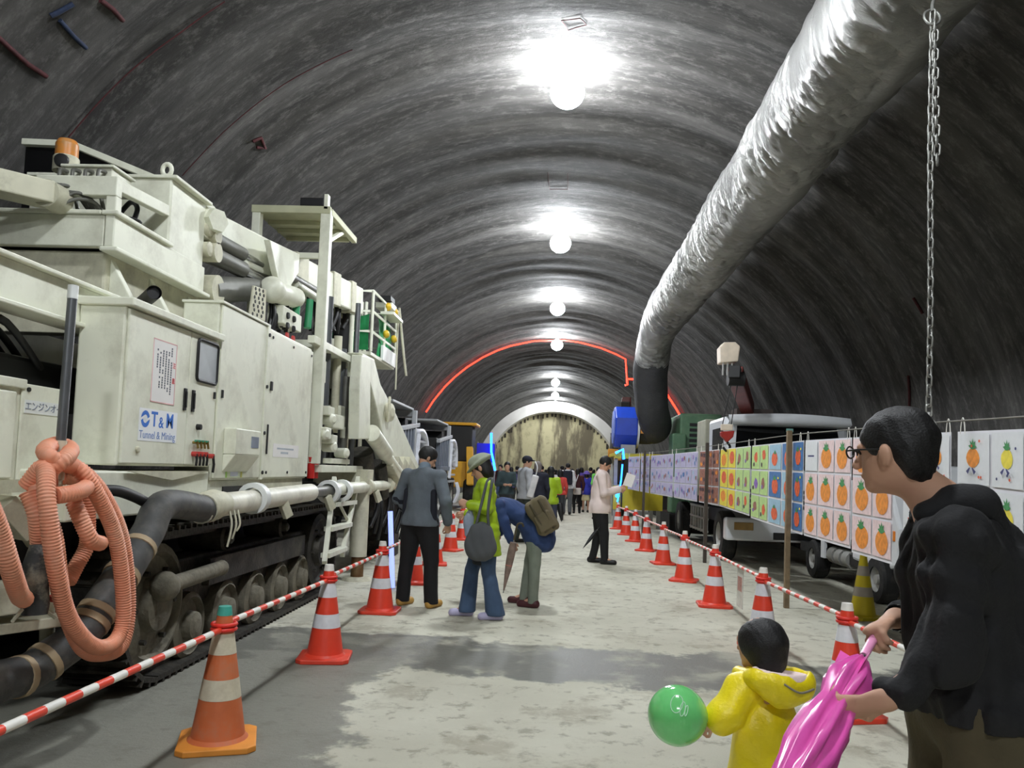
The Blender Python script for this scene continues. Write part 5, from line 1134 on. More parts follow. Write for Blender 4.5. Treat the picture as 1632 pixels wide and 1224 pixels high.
b = MB(); hp_ = PY(1164, 563, 12.8); b.prism([hp_+V3(-0.15, 0, -0.16), hp_+V3(0.13, 0, -0.13), hp_+V3(0.16, 0, 0.12), hp_+V3(0.08, 0, 0.19), hp_+V3(-0.10, 0, 0.18), hp_+V3(-0.16, 0, 0.10)], (0, 0.3, 0)); b.build('head_cover', CRW, hd_, 0.02)
for x in (-0.12, -0.05, 0.02): MB().box(hp_[0]+x, hp_[0]+x+0.02, hp_[1], hp_[1]+0.03, hp_[2]-0.36, hp_[2]-0.16).build('sheave_plate', RIM, hd_)
hk_ = PY(1160, 690, 12.75); b = MB()
b.prism([hk_+V3(-0.11, 0, 0.02), hk_+V3(0.11, 0, 0.04), hk_+V3(0.09, 0, -0.06), hk_+V3(0.0, 0, -0.15), hk_+V3(-0.10, 0, -0.05)], (0, 0.12, 0)); blk_ = tp(b, 'hook_block', mat('hook_red', (0.62, 0.16, 0.12), 0.45), bv=0.015)
b = MB(); b.box(hk_[0]-0.10, hk_[0]+0.08, hk_[1], hk_[1]+0.1, hk_[2]+0.04, hk_[2]+0.14); b.build('block_cheek', CRW, blk_, 0.01)
b = MB(); b.tube(smooth_path([hk_+V3(0, 0.05, -0.14), hk_+V3(0.05, 0.05, -0.22), hk_+V3(0, 0.05, -0.29), hk_+V3(-0.06, 0.05, -0.23)], 5), 0.02, 8); b.build('hook', CHAS, blk_)
for x in (-0.08, 0.06): MB().cyl(hk_+V3(x, 0.05, 0.12), H1+V3(x*0.7, -0.02, -0.1), 0.008, n=6).build('wire_rope', CHAS, blk_)
b = MB(); b.box(2.95, 3.5, 15.45, 16.3, 1.1, 2.6); tp(b, 'hydraulic_tank', mat('tank_cream', (0.62, 0.62, 0.55), 0.6))
b = MB(); b.beam((4.2, 15.9, 2.66), (5.0, 15.9, 2.62), 0.25, 0.22); tp(b, 'outrigger_box', mat('tank_cream', (0.62, 0.62, 0.55), 0.6))
# small white flatbed truck behind the pink drawings
K = thing('light_truck', (4.62, 11.1, 0), 'small white light truck behind the pink persimmon drawings', 'truck')
b = MB(); b.prism([(4.02, 9.35, 0.5), (4.02, 9.32, 0.95), (4.02, 9.75, 1.70), (4.02, 10.75, 1.74), (4.02, 10.75, 0.45), (4.02, 10.15, 0.42), (4.02, 10.10, 0.70), (4.02, 9.62, 0.70), (4.02, 9.6, 0.45)], (1.18, 0, 0)); kc = b.build('cab', TWHITE, K, 0.04)
b = MB(); b.prism([(4.10, 9.40, 1.02), (5.12, 9.40, 1.02), (5.08, 9.74, 1.62), (4.14, 9.74, 1.62)], (0, -0.02, 0.01)); b.build('windscreen', SCREEN, kc)
b = MB(); b.prism([(4.015, 9.62, 1.05), (4.015, 9.86, 1.60), (4.015, 10.6, 1.62), (4.015, 10.6, 1.05)], (0.01, 0, 0)); b.build('side_window', SCREEN, kc)
MB().lathe([(0.12, 0), (0.11, 0.03), (0, 0.05)], 18, (4.2, 9.33, 0.72), (0, -1, 0)).build('headlamp', mat('headlamp_clear', (0.8, 0.8, 0.8), 0.15, coat=0.5), kc)
MB().box(4.005, 4.03, 9.42, 9.52, 0.80, 0.92).build('turn_lamp', mat('amber_lamp', (0.85, 0.48, 0.12), 0.3), kc, 0.01)
MB().box(4.0, 5.22, 9.26, 9.36, 0.38, 0.56).build('bumper', mat('bumper_grey', (0.5, 0.5, 0.5), 0.5), K, 0.02)
MB().box(4.05, 5.15, 10.2, 13.0, 0.36, 0.50).build('chassis', CHAS, K)
MB().box(4.0, 5.2, 10.85, 13.1, 0.62, 0.70).build('load_bed', RIM, K, 0.01)
MB().box(4.0, 4.03, 10.85, 13.1, 0.70, 1.0).build('side_gate', TWHITE, K, 0.008)
MB().box(4.0, 5.2, 10.84, 10.88, 0.70, 1.5).build('head_board', TWHITE, K, 0.008)
for y in (9.95, 12.3):
    for x, s in ((4.10, -1), (5.12, 1)): wheel(x, y, 0.29, 0.2, K, s)
b = MB(); b.box(4.02, 4.06, 11.8, 11.95, 0.35, 0.66); b.build('mud_flap', TWHITE, K)
for k in range(3): MB().cyl((4.12, 10.9+0.28*k, 0.42), (4.12, 11.1+0.28*k, 0.42), 0.12, n=14).build('air_tank', RIM, K)
# green generator behind the crane truck
GREEN = mat('generator_green', (0.34, 0.48, 0.36), 0.5, var=0.1, dirt=(0.5, 0.52, 0.42), dscale=3)
g = thing('generator_set', (3.75, 21.5, 0), 'green generator set standing behind the crane truck', 'generator')
b = MB(); b.box(3.35, 4.45, 21.0, 22.8, 0.5, 3.15); b.build('housing', GREEN, g, 0.05); b = MB(); b.box(3.12, 3.5, 20.8, 21.4, 0.5, 2.6); b.build('control_housing', GREEN, g, 0.05)
for k in range(5): MB().box(3.6, 4.2, 20.985, 21.0, 2.25+0.14*k, 2.33+0.14*k).build('louvre', CHAS, g)
MB().box(3.1, 4.5, 20.8, 22.9, 0.0, 0.5).build('skid', CHAS, g, 0.02)
# blue fan on a yellow platform
FB = mat('fan_blue', (0.10, 0.26, 0.72), 0.4, var=0.08); YP = mat('platform_yellow', (0.80, 0.72, 0.16), 0.5, var=0.08)
f = thing('ventilation_fan', (2.3, 22.5, 2.05), 'blue ventilation fan with a white flange under the silver duct', 'fan')
b = MB(); o8 = [(0.62*math.cos(math.radians(22.5+45*k)), 0.62*math.sin(math.radians(22.5+45*k))) for k in range(8)]
b.prism([V3(1.72, 22.5+p[0], 2.80+p[1]) for p in o8], (0.62, 0, 0)); b.build('fan_casing', FB, f, 0.03)
b = MB(); b.prism([V3(1.715, 22.5+p[0]*0.8, 2.80+p[1]*0.8) for p in o8], (-0.03, 0, 0)); b.build('inlet_grille', mat('grille_pale_blue', (0.42, 0.50, 0.78), 0.5), f)
MB().lathe([(0.44, 0.0), (0.58, 0.0), (0.58, 0.06), (0.44, 0.06)], 28, (2.34, 22.5, 2.80), (1, 0, 0)).build('flange', WHITEP, f)
for y in (22.15, 22.85): MB().box(1.9, 2.3, y-0.05, y+0.05, 2.06, 2.3).build('mount', RIM, f)
MB().box(2.42, 2.56, 21.95, 22.0, 2.62, 2.78).build('rating_plate', mat('plate_orange', (0.85, 0.55, 0.2), 0.5), f)
pf = thing('work_platform', (2.7, 22.6, 0), 'yellow steel platform carrying the blue fan behind the drawings', 'platform')
b = MB(); b.box(1.68, 3.05, 21.75, 23.5, 1.96, 2.05); b.build('deck', YP, pf, 0.01)
b = MB(); b.box(1.70, 3.05, 21.72, 21.75, 1.90, 2.05); b.build('front_board', YP, pf); b = MB(); b.box(1.70, 3.05, 21.76, 21.80, 0.5, 1.15); b.build('lower_board', YP, pf)
for x in (1.75, 2.95):
    for y in (21.85, 23.4): MB().box(x-0.05, x+0.05, y-0.05, y+0.05, 0, 1.96).build('leg', RIM, pf)
# blue LED tube bent over the end post of the line
b = MB(); b.tube([PY(981, 722, 21.6), PY(993, 716, 21.6), PY(994, 732, 21.6)], 0.035, 8); b.tube([PY(992, 740, 21.6), PY(990, 765, 21.6), PY(984, 800, 21.6)], 0.022, 8)
lt = tag(b.build('led_tube', blue_led), 'blue LED tube bent like a seven at the far end of the drawing line', 'tube light')
MB().ball(PY(984, 790, 21.55), 0.06, 10, 8).build('led_spot', blue_led, lt)
MB().cyl(V3(1.92, 21.62, 0), V3(1.90, 21.62, 2.0), 0.02).build('post', CHAS, lt)
# dark excavator on the far right
e = thing('excavator', (3.2, 28.5, 0), 'dark excavator with raised arm parked beyond the blue fan', 'excavator')
EX = mat('excavator_dark', (0.13, 0.12, 0.11), 0.6, var=0.2); EXO = mat('excavator_orange', (0.85, 0.58, 0.18), 0.5)
b = MB(); b.box(2.1, 4.4, 28, 31, 1.1, 2.2); b.build('upper_body', EX, e, 0.06); b = MB(); b.box(2.1, 3.0, 27.9, 29.2, 2.2, 2.9); b.build('cab', EX, e, 0.06)
MB().box(1.95, 2.5, 27.88, 28.0, 1.95, 2.35).build('work_lamp_board', EXO, e, 0.02)
for x in (2.1, 3.8):
    b = MB(); b.prism([(x, 27.6, 0.3), (x, 27.9, 0.0), (x, 31.0, 0.0), (x, 31.3, 0.3), (x, 31.3, 0.7), (x, 31.0, 1.0), (x, 27.9, 1.0), (x, 27.6, 0.7)], (0.55, 0, 0)); b.build('crawler', EX, e, 0.05)
b = MB(); b.beam((2.65, 28.6, 2.2), (2.50, 27.6, 4.1), 0.32, 0.45); b.build('arm', EX, e, 0.03)
MB().cyl((2.2, 29.6, 2.2), (2.2, 29.6, 3.0), 0.06).build('exhaust', EX, e)

# ------------------------------------------------------------------ dump trucks behind the rig
SLATE = mat('slate_grey_body', (0.40, 0.43, 0.48), 0.5, var=0.15, dirt=(0.25, 0.25, 0.26), dscale=3); PGREY = mat('pale_grey_frame', (0.66, 0.67, 0.68), 0.5, var=0.1); FEND = mat('fender_white', (0.86, 0.87, 0.90), 0.4)
def dump_truck(dy, label, sc=1.0):
    t = thing('dump_truck', (-4.0, 15.5+dy, 0), label, 'truck', 'dump trucks parked behind the rig')
    Y = lambda y: y+dy; X1 = -3.06
    b = MB(); b.box(-4.95, X1-0.12, Y(13.7), Y(17.6), 0.75, 1.15); b.build('chassis', CHAS, t, 0.03)
    b = MB(); b.box(-4.95, X1-0.10, Y(13.5), Y(15.5), 1.15, 1.5); b.box(-4.95, X1-0.16, Y(13.6), Y(15.5), 1.5, 2.28); b.build('body', CHAS, t, 0.02)
    for k in range(6): MB().box(X1-0.16, X1-0.04, Y(13.6+0.33*k), Y(13.75+0.33*k), 1.5, 2.2+0.02*k).build('slat', SLATE, t, 0.01)
    b = MB(); b.beam((X1-0.06, Y(13.3), 2.18), (X1-0.06, Y(15.9), 2.42), 0.10, 0.09); b.build('top_rail', PGREY, t, 0.01)
    b = MB(); b.box(X1-0.18, X1, Y(13.5), Y(15.5), 1.38, 1.50); b.build('sill', SLATE, t, 0.01)
    b = MB(); b.box(-4.93, X1-0.05, Y(15.45), Y(15.55), 2.58, 2.72); b.box(X1-0.12, X1-0.02, Y(15.4), Y(15.55), 1.5, 2.72); b.box(-4.93, X1-0.1, Y(13.2), Y(15.5), 2.72, 2.77); b.build('canopy_frame', PGREY, t, 0.01)
    b = MB(); b.box(-4.93, X1-0.3, Y(15.56), Y(15.9), 1.5, 2.55); b.build('cab_wall', CHAS, t)
    # curved white fender over a flight of steps
    arcp = [V3(X1+0.02, Y(15.7), 2.26), V3(X1+0.02, Y(16.2), 2.30), V3(X1+0.02, Y(16.75), 2.2), V3(X1+0.02, Y(17.1), 1.95), V3(X1+0.02, Y(17.25), 1.5)]
    pts = smooth_path(arcp, 5); vv = []
    for p in pts: vv += [p, p+V3(-0.35, 0, 0)]
    b = MB(); b.add(vv, [(2*i, 2*i+1, 2*i+3, 2*i+2) for i in range(len(pts)-1)], smooth=True); fo = b.build('fender', FEND, t)
    so = fo.modifiers.new('thickness', 'SOLIDIFY'); so.thickness = 0.09; so.offset = 0
    b = MB(); b.beam(V3(X1, Y(15.75), 2.2), V3(X1, Y(15.45), 1.15), 0.12, 0.07, up=(1, 0, 0)); b.build('handrail', FEND, t)
    for k in range(6): MB().box(X1-0.3, X1-0.02, Y(15.75), Y(17.0), 1.02+0.2*k, 1.08+0.2*k).build('step', PGREY, t, 0.006)
    b = MB(); b.box(X1-0.32, X1-0.28, Y(15.7), Y(17.1), 0.95, 2.2); b.build('step_back', SLATE, t)
    b = MB(); b.prism([(X1-0.4, Y(16.9), 1.1), (X1-0.4, Y(18.2), 1.1), (X1-0.4, Y(18.4), 1.55), (X1-0.4, Y(17.3), 1.75)], (-1.3, 0, 0)); b.build('hood', CREAM_D, t, 0.03)
    for y in (14.2, 16.9):
        for x, s in ((X1-0.3, 1), (-4.65, -1)): wheel(x, Y(y), 0.55, 0.4, t, s)
    for k in range(5): b = MB(); b.tube(smooth_path([(X1-0.05, Y(17.3+0.14*k), 1.0), (X1+0.02, Y(17.35+0.14*k), 0.7), (X1-0.08, Y(17.25+0.14*k), 0.35)], 5), 0.03, 6); b.build('brush_guard', FEND, t)
    return t
dump_truck(2.0, 'grey dump truck with white curved fender right behind the cream rig')
dump_truck(7.9, 'grey dump truck with white fender next to the yellow loader arm')
# yellow loader between trucks and crowd
y_ = thing('wheel_loader', (-3.3, 29.0, 0), 'yellow wheel loader with upright arm beyond the dump trucks', 'loader')
YL_ = mat('loader_yellow', (0.86, 0.64, 0.14), 0.5, var=0.08)
b = MB(); b.beam((-2.80, 26.9, 0.9), (-2.88, 27.1, 2.2), 0.22, 0.3); b.build('lift_arm', YL_, y_, 0.02)
b = MB(); b.box(-4.2, -2.95, 27.2, 30.1, 0.8, 1.7); b.build('body', YL_, y_, 0.05); b = MB(); b.box(-3.9, -2.9, 27.9, 29.2, 1.7, 3.0); cb_ = b.build('cab', CHAS, y_, 0.05)
b = MB(); b.box(-4.0, -2.75, 27.8, 29.3, 3.0, 3.1); b.build('cab_roof', YL_, y_, 0.03)
for y in (27.6, 29.7):
    for x, s in ((-2.85, 1), (-4.2, -1)): wheel(x, y, 0.62, 0.42, y_, s)
# blue tarpaulin stall with LED tube, the tube's glow put into the sheet colour
bl = thing('blue_booth', (-2.5, 32.0, 0), 'blue sheeted booth tinted with LED glow beyond the yellow loader', 'booth')
BT = mat('led_glow_blue_tarpaulin', (0.10, 0.12, 0.75), 0.6, var=0.1)
q0, q1 = PY(760, 706, 32.0), PY(787, 740, 32.0); b = MB(); b.box(q0[0], q1[0], 32.0, 33.0, 1.75, q0[2]); b.build('upper_sheet', BT, bl, 0.02)
b = MB(); b.box(q0[0], q1[0]-0.1, 32.0, 33.0, 0.6, 1.62); b.build('lower_sheet', BT, bl, 0.02); b = MB(); b.box(q0[0]-0.05, q1[0]+0.05, 31.95, 32.05, 1.62, 1.75); b.build('ledge', RIM, bl)
for x in (q0[0], q1[0]): MB().cyl((x, 32.5, 0), (x, 32.5, 2.6), 0.03).build('post', RIM, bl)
b = MB(); b.tube([PY(783, 690, 31.8), PY(783, 720, 31.8), PY(786, 733, 31.8), PY(789, 750, 31.8)], 0.045, 8); tag(b.build('led_tube', blue_led), 'upright blue LED tube in front of the blue booth', 'tube light')
# ------------------------------------------------------------------ people
SKIN = mat('skin', (0.77, 0.60, 0.50), 0.55, var=0.06, scale=9, spec=0.35); HAIRM = mat('black_hair', (0.055, 0.05, 0.05), 0.6, var=0.4, scale=60, bump=0.25, bscale=160); EYEM = mat('eye_dark', (0.05, 0.04, 0.04), 0.2)
def cloth(nm, rgb, v=0.12, rough=0.85, **k): return mat('cloth_'+nm, rgb, rough, var=v, scale=8, bump=0.15, bscale=90, **k)
BASE = dict(pelvis=(0, 0, .93), waist=(0, 0, 1.06), chest=(0, 0, 1.28), neck=(0, -.01, 1.44), head=(0, .03, 1.585),
            shL=(-.175, -.01, 1.395), elL=(-.235, -.03, 1.12), wrL=(-.225, .05, .89), shR=(.175, -.01, 1.395), elR=(.235, -.03, 1.12), wrR=(.225, .05, .89),
            hipL=(-.09, 0, .90), knL=(-.10, .02, .49), anL=(-.105, -.02, .085), hipR=(.09, 0, .90), knR=(.10, .02, .49), anR=(.105, -.02, .085))
def hand_prims(wr, d, n, side, s=1.0, curl=0.5, low=False, thumb_out=0.6):
    d = nrm(d); n = nrm(n - d*(np.asarray(n, float) @ d)); l = np.cross(d, n)*side
    k = 0.006*s; out = [cap(wr, wr+d*0.03*s, 0.026*s, 0.024*s, 0.02, (n, .75)), cap(wr+d*0.03*s, wr+d*0.085*s, 0.033*s, 0.037*s, 0.015, (n, .42))]
    if low:
        out.append(cap(wr+d*0.08*s, wr+d*0.14*s+n*0.04*s*curl, 0.032*s, 0.026*s, 0.02, (n, .5))); out.append(cap(wr+d*0.03*s, wr+d*0.075*s+l*0.05*s, 0.013*s, 0.011*s, 0.01)); return out
    for i, (o, L) in enumerate(((-0.029, .060), (-0.010, .074), (.010, .078), (.029, .070))):
        b0 = wr+d*0.082*s+l*o*s; a1 = curl*0.9+0.06*i; d1 = d*math.cos(a1)+n*math.sin(a1); p1 = b0+d1*L*0.45*s
        a2 = curl*2.0+0.05*i; d2 = d*math.cos(a2)+n*math.sin(a2); p2 = p1+d2*L*0.32*s; a3 = curl*2.9; d3 = d*math.cos(a3)+n*math.sin(a3); p3 = p2+d3*L*0.26*s
        out += [cap(b0-d*0.02*s, p1, .0098*s, .0092*s, k), cap(p1, p2, .0092*s, .0084*s, k), cap(p2, p3, .0084*s, .0072*s, k)]
    tb = wr+d*0.025*s+l*0.022*s; t1 = tb+(d*0.7+l*thumb_out+n*0.25)*0.042*s; t2 = t1+(d*0.9+l*thumb_out*0.3+n*curl)*0.032*s
    out += [cap(tb, t1, .0145*s, .0115*s, 0.012), cap(t1, t2, .0112*s, .009*s, k)]
    return out
def head_prims(hc, R, s):
    g = lambda x, y, z: hc + R @ (V3(x, y, z)*s)
    return [ell(g(0, -.012, .030), V3(.074, .094, .090)*s, R, .02), ell(g(0, .020, -.040), V3(.057, .066, .070)*s, R, .03), ell(g(0, .060, -.088), V3(.026, .022, .020)*s, R, .02),
            cap(g(0, .086, .008), g(0, .106, -.026), .008*s, .014*s, .014), ell(g(0, .082, -.058), V3(.024, .010, .009)*s, R, .008), ell(g(0, .078, .024), V3(.052, .012, .010)*s, R, .02),
            ell(g(.076, -.008, -.006), V3(.012, .020, .032)*s, R @ rotz(.35), .010), ell(g(-.076, -.008, -.006), V3(.012, .020, .032)*s, R @ rotz(-.35), .010)]
def hair_prims(hc, R, s, style):
    g = lambda x, y, z: hc + R @ (V3(x, y, z)*s)
    p = [ell(g(0, -.016, .036), V3(.084, .104, .098)*s, R, .02)]
    if style == 'bob': p += [ell(g(0, -.045, -.05), V3(.085, .065, .09)*s, R, .03)]
    if style == 'long': p += [ell(g(0, -.055, -.08), V3(.078, .055, .14)*s, R, .03)]
    p.append(ell(g(0, .105, -.035), V3(.100, .085, .088)*s, R, .012, True))
    if style == 'short': p.append(ell(g(0, .03, -.145), V3(.14, .15, .085)*s, R, .02, True)); p += [ell(g(.071, .012, .0), V3(.008, .018, .022)*s, R, .01), ell(g(-.071, .012, .0), V3(.008, .018, .022)*s, R, .01)]
    return p
def person(label, x, y, fwd, h, top, bottom, shoes, P=None, lean=0.0, head=(0, 0), hair='short', res=.013, rmul=1.0, hem=0.86, tr=1.0, sleeve=True, flare=0.0, hs=1.0, curl=0.5, hands=('d', 'd'),
           low=False, group=None, skin=SKIN, fold=.003, skirt=None, tfold=None, shw=1.0, name='person', hairm=None, shoe_len=1.0):
    s = h/1.70; J = {k: V3(*v) for k, v in BASE.items()}
    la = math.radians(lean); Rl = rotx(-la)
    for k in ('waist', 'chest', 'neck', 'head', 'shL', 'shR'): J[k] = J['pelvis'] + Rl @ (J[k]-J['pelvis'])
    for k in ('elL', 'wrL', 'elR', 'wrR'): J[k] = J[k] + (J['sh'+k[-1]]-V3(*BASE['sh'+k[-1]]))
    for k in ('shL', 'shR'): J[k] = J[k]*V3(shw, 1, 1)
    for k, v in (P or {}).items(): J[k] = V3(*v)
    J = {k: v*s for k, v in J.items()}
    f = V3(fwd[0], fwd[1], 0); f = nrm(f); root = thing(name, (x, y, 0), label, 'person', group)
    fw = Rl @ V3(0, 1, 0); Rh = rotz(math.radians(head[1])) @ rotx(-math.radians(head[0]))
    hc = J['head']; q = rmul
    def limb(a, b, c, r0, r1, r2): return [cap(J[a], J[b], r0*s, r1*s, .03), cap(J[b], J[c], r1*s, r2*s, .02)]
    body = head_prims(hc, Rh, hs) + [cap(J['neck']-V3(0, 0, .02)*s, hc+Rh @ V3(0, -.02, -.03)*hs, .052*s, .050*s, .025)]
    body += [cap(J['pelvis'], J['waist'], .115*s*q, .105*s*q, .04, (fw, .75)), cap(J['waist'], J['chest'], .108*s*q, .125*s*q, .04, (fw, .72)), cap(J['shL'], J['shR'], .052*s, .052*s, .05), cap(J['chest'], J['neck'], .09*s, .05*s, .05, (fw, .8))]
    for S_ in 'LR':
        body += limb('sh'+S_, 'el'+S_, 'wr'+S_, .047, .037, .026) + limb('hip'+S_, 'kn'+S_, 'an'+S_, .078*q, .052, .036)
        body += [cap(J['an'+S_], J['an'+S_]+V3(0, .12, -.045)*s, .036*s, .03*s, .03)]
    fine = []
    for S_, hd, sg in (('L', hands[0], 1), ('R', hands[1], -1)):
        wr = J['wr'+S_]; d = nrm(wr-J['el'+S_]); n = V3(1 if S_ == 'L' else -1, 0.3, 0)
        if hd == 'none': continue
        if isinstance(hd, dict): d = nrm(hd.get('d', d)); n = V3(*hd.get('n', n)); cl = hd.get('curl', curl)
        else: cl = curl
        body += hand_prims(wr, d, n, sg if S_ == 'L' else sg, s*1.0 if h > 1.2 else s*1.15, cl, low)
        if not low: c = wr+d*.09*s; fine.append((c-.11*s, c+.11*s, min(res, .0065)))
    if not low: fine.append((hc-.14*hs, hc+.14*hs, min(res, .009)))
    body_o = sdf_obj('body', body, res, skin, root, fine=fine)
    if not low:
        for e in (-1, 1): 
            mb = MB(); mb.ball(hc+Rh @ (V3(.030*e, .0805, .010)*hs), V3(.011, .006, .008)*hs, 10, 8, R=Rh); o = mb.build('eye', EYEM, None, origin=(0, 0, 0)); o.parent = body_o
    # top
    T = []; m = .016*q
    T += [cap(J['waist'], J['chest'], (.112*q+m)*s, (.130*q+m)*s, .05, (fw, .76)), cap(J['shL'], J['shR'], (.052+m*.8)*s, (.052+m*.8)*s, .05), cap(J['chest'], J['neck'], (.09+m)*s, (.056+m*.5)*s, .05, (fw, .85))]
    hz = J['pelvis']+(rotx(-la*(.25 if lean > 25 else 1)) @ V3(0, 0, (hem-.93)))*s
    T += [cap(J['waist'], hz, (.118*q+m)*s, (.125*q+m+.0)*s, .05, (fw, .85))]
    zo = V3(0, 0, max(hem, .88)-.90)*s; T += [cap(J['hipL']+zo, J['hipR']+zo, (.098*q+m)*s, (.098*q+m)*s, .06)]
    if hem < .8: T += [cap(J['pelvis'], hz, (.13*q+m)*s, (.155*q+m)*s, .05, (fw, .85))]
    if sleeve:
        for S_ in 'LR':
            we = J['el'+S_]+(J['wr'+S_]-J['el'+S_])*(.93 if sleeve is True else sleeve)
            T += [cap(J['sh'+S_], J['el'+S_], (.050+m)*s, (.042+m)*s, .03), cap(J['el'+S_], we, (.042+m)*s, (.032+m)*s, .02)]
    cut = None
    if lean < 25: cut = (lambda z0: (lambda X, Y, Z: z0-Z))(hem*s)
    tt = [p for p in T]; 
    top_o = sdf_obj('jacket' if sleeve else 'vest', tt, res, top, root, fold=fold if tfold is None else tfold, seed=int(abs(x*100+y*37)) % 999, cut=cut)
    B = [cap(J['hipL'], J['hipR'], .092*s*q, .092*s*q, .04), cap(J['pelvis'], J['pelvis']+(J['waist']-J['pelvis'])*.3, .115*q*s, .105*q*s, .04, (fw, .8))]
    if skirt: B += [cap(J['pelvis'], V3(0, 0, skirt)*s, .12*s, .19*s, .04)]
    else:
        for S_ in 'LR': B += [cap(J['hip'+S_], J['kn'+S_], (.088*tr)*s*q, (.064*tr)*s, .035), cap(J['kn'+S_], J['an'+S_]-V3(0, 0, .03)*s, (.062*tr)*s, (.052*tr+flare)*s, .02)]
    zc = (skirt if skirt else .045)*s
    sdf_obj('skirt' if skirt else 'trousers', B, res, bottom, root, fold=fold, seed=5, cut=lambda X, Y, Z: zc-Z)
    for S_ in 'LR':
        a = J['an'+S_]; dfo = V3(0, 1, 0)
        sdf_obj('shoe', [cap(V3(a[0], a[1]-.035*s, .042*s), V3(a[0], a[1]+.15*s*shoe_len, .034*s), .047*s, .043*s, .02), cap(a+V3(0, .0, 0), a+V3(0, -.01, -.03)*s, .045*s, .046*s, .03)], min(res, .012), shoes, root, cut=lambda X, Y, Z: np.maximum(0.002-Z, Z-0.115*s))
    if hair: sdf_obj('hair', hair_prims(hc, Rh, hs, hair), min(res, .010) if not low else res*.8, hairm or HAIRM, root, fold=.0015, fscale=60)
    root.rotation_euler = (0, 0, math.atan2(-f[0], f[1]))
    root['_'] = 0; del root['_']
    return root, J, hc, Rh, s, fw
def child_mesh(root, mb, name, m):
    """mesh given in the person's own frame"""
    me_o = mb.build(name, m, None, origin=(0, 0, 0)); me_o.parent = root; me_o.location = (0, 0, 0); return me_o
def to_world(root, p):
    a = root.rotation_euler[2]; return rotz(a) @ np.asarray(p, float) + V3(*root.location)

# 1 man in grey jacket, seen from behind
GJ = cloth('slate_jacket', (0.38, 0.41, 0.44)); BLK = cloth('black_trousers', (0.075, 0.075, 0.085)); DNAVY = cloth('dark_navy', (0.10, 0.11, 0.15)); TAN = mat('tan_shoe', (0.72, 0.56, 0.28), 0.6)
r1, J1, hc1, Rh1, s1, _ = person('man in grey jacket and black trousers looking down beside the cones', -1.37, 8.25, (0.42, 0.9), 1.67, GJ, BLK, TAN, P=dict(anL=(-.16, -.04, .085), knL=(-.14, 0, .49), anR=(.17, .02, .085), knR=(.145, .03, .49), elL=(-.32, .02, 1.13), wrL=(-.26, .19, .95), elR=(.335, -.04, 1.13), wrR=(.31, .06, .90)),
    head=(32, -38), lean=5, rmul=1.22, tr=1.22, shw=1.2, hem=.86, res=.011, flare=.012)
for sx in (-1, 1):
    sdf_obj('side_panel', [cap(V3(.172*sx, -.02, 1.22)*s1, V3(.182*sx, -.02, .93)*s1, .034*s1, .042*s1, .02)], .011, DNAVY, r1)
for S_ in 'LR': sdf_obj('sleeve_cuff', [cap(J1['el'+S_], J1['el'+S_]+(J1['wr'+S_]-J1['el'+S_])*.9, .061*s1, .051*s1, .02)], .011, DNAVY, r1, fold=.002)
sdf_obj('collar', [cap(J1['neck']+V3(0, 0, .0), J1['neck']+V3(0, .01, .05), .075*s1, .066*s1, .02)], .011, cloth('collar_grey', (0.50, 0.56, 0.62)), r1)

# 2 woman in lime raincoat and hat
LIME = cloth('lime_raincoat', (0.62, 0.74, 0.10), .12, .5); JEAN = cloth('jeans', (0.25, 0.33, 0.44), .2); LAV = mat('lavender_shoe', (0.72, 0.70, 0.82), 0.6)
r2, J2, hc2, Rh2, s2, _ = person('woman in lime green raincoat and grey-green hat carrying bags', -0.64, 7.80, (-0.97, -0.2), 1.58, LIME, JEAN, LAV, P=dict(anL=(-.12, -.13, .085), knL=(-.11, -.03, .49), anR=(.10, .16, .085), knR=(.10, .12, .49), elL=(-.25, .02, 1.16), wrL=(-.20, .20, 1.20), elR=(.24, .0, 1.12), wrR=(.18, .2, 1.08)),
    head=(28, -20), lean=4, rmul=1.12, tr=1.12, hem=.66, res=.011, flare=.045, fold=.005, hair='bob', curl=.9)
HAT = mat('sage_hat_cloth', (0.60, 0.63, 0.55), 0.85, var=0.12)
g2 = lambda a, b, c: hc2 + Rh2 @ V3(a, b, c)
sdf_obj('hat', [ell(g2(0, -.01, .075), (.095, .115, .075), Rh2, .02), ell(g2(0, .005, .045), (.132, .150, .024), Rh2 @ rotx(-.2), .03)], .009, HAT, r2, fold=.003)
sdf_obj('tunic', [cap(V3(0, 0, .78)*s2, V3(0, 0, .60)*s2, .135*s2, .15*s2, .03, (V3(0, 1, 0), .85))], .012, cloth('dark_tunic', (0.15, 0.17, 0.20)), r2, cut=lambda X, Y, Z: .56*s2-Z)
# 3 bending person
NAVY = cloth('navy_jacket', (0.17, 0.25, 0.42), .2); KHG = cloth('grey_khaki_trousers', (0.48, 0.51, 0.46)); MAR = mat('maroon_shoe', (0.30, 0.13, 0.15), 0.5)
r3, J3, hc3, Rh3, s3, fw3 = person('person in navy jacket bending forward with an olive backpack', -0.15, 8.6, (-0.93, 0.25), 1.60, NAVY, KHG, MAR, P=dict(anL=(-.11, -.02, .085), knL=(-.10, -.02, .50), anR=(.10, .16, .085), knR=(.10, .09, .50), elL=(-.21, .33, .97), wrL=(-.18, .24, .74), elR=(.2, .42, 1.0), wrR=(.15, .5, .80)),
    head=(50, 0), lean=64, rmul=1.15, tr=1.08, hem=.78, shw=1.1, res=.011, fold=.004, hair='bob')
g3 = lambda a, b, c: hc3 + Rh3 @ V3(a, b, c)
sdf_obj('hat', [ell(g3(0, -.01, .07), (.095, .115, .08), Rh3, .02), ell(g3(0, .01, .04), (.13, .16, .02), Rh3, .03)], .009, mat('beige_pink_hat', (0.76, 0.64, 0.58), 0.85), r3)
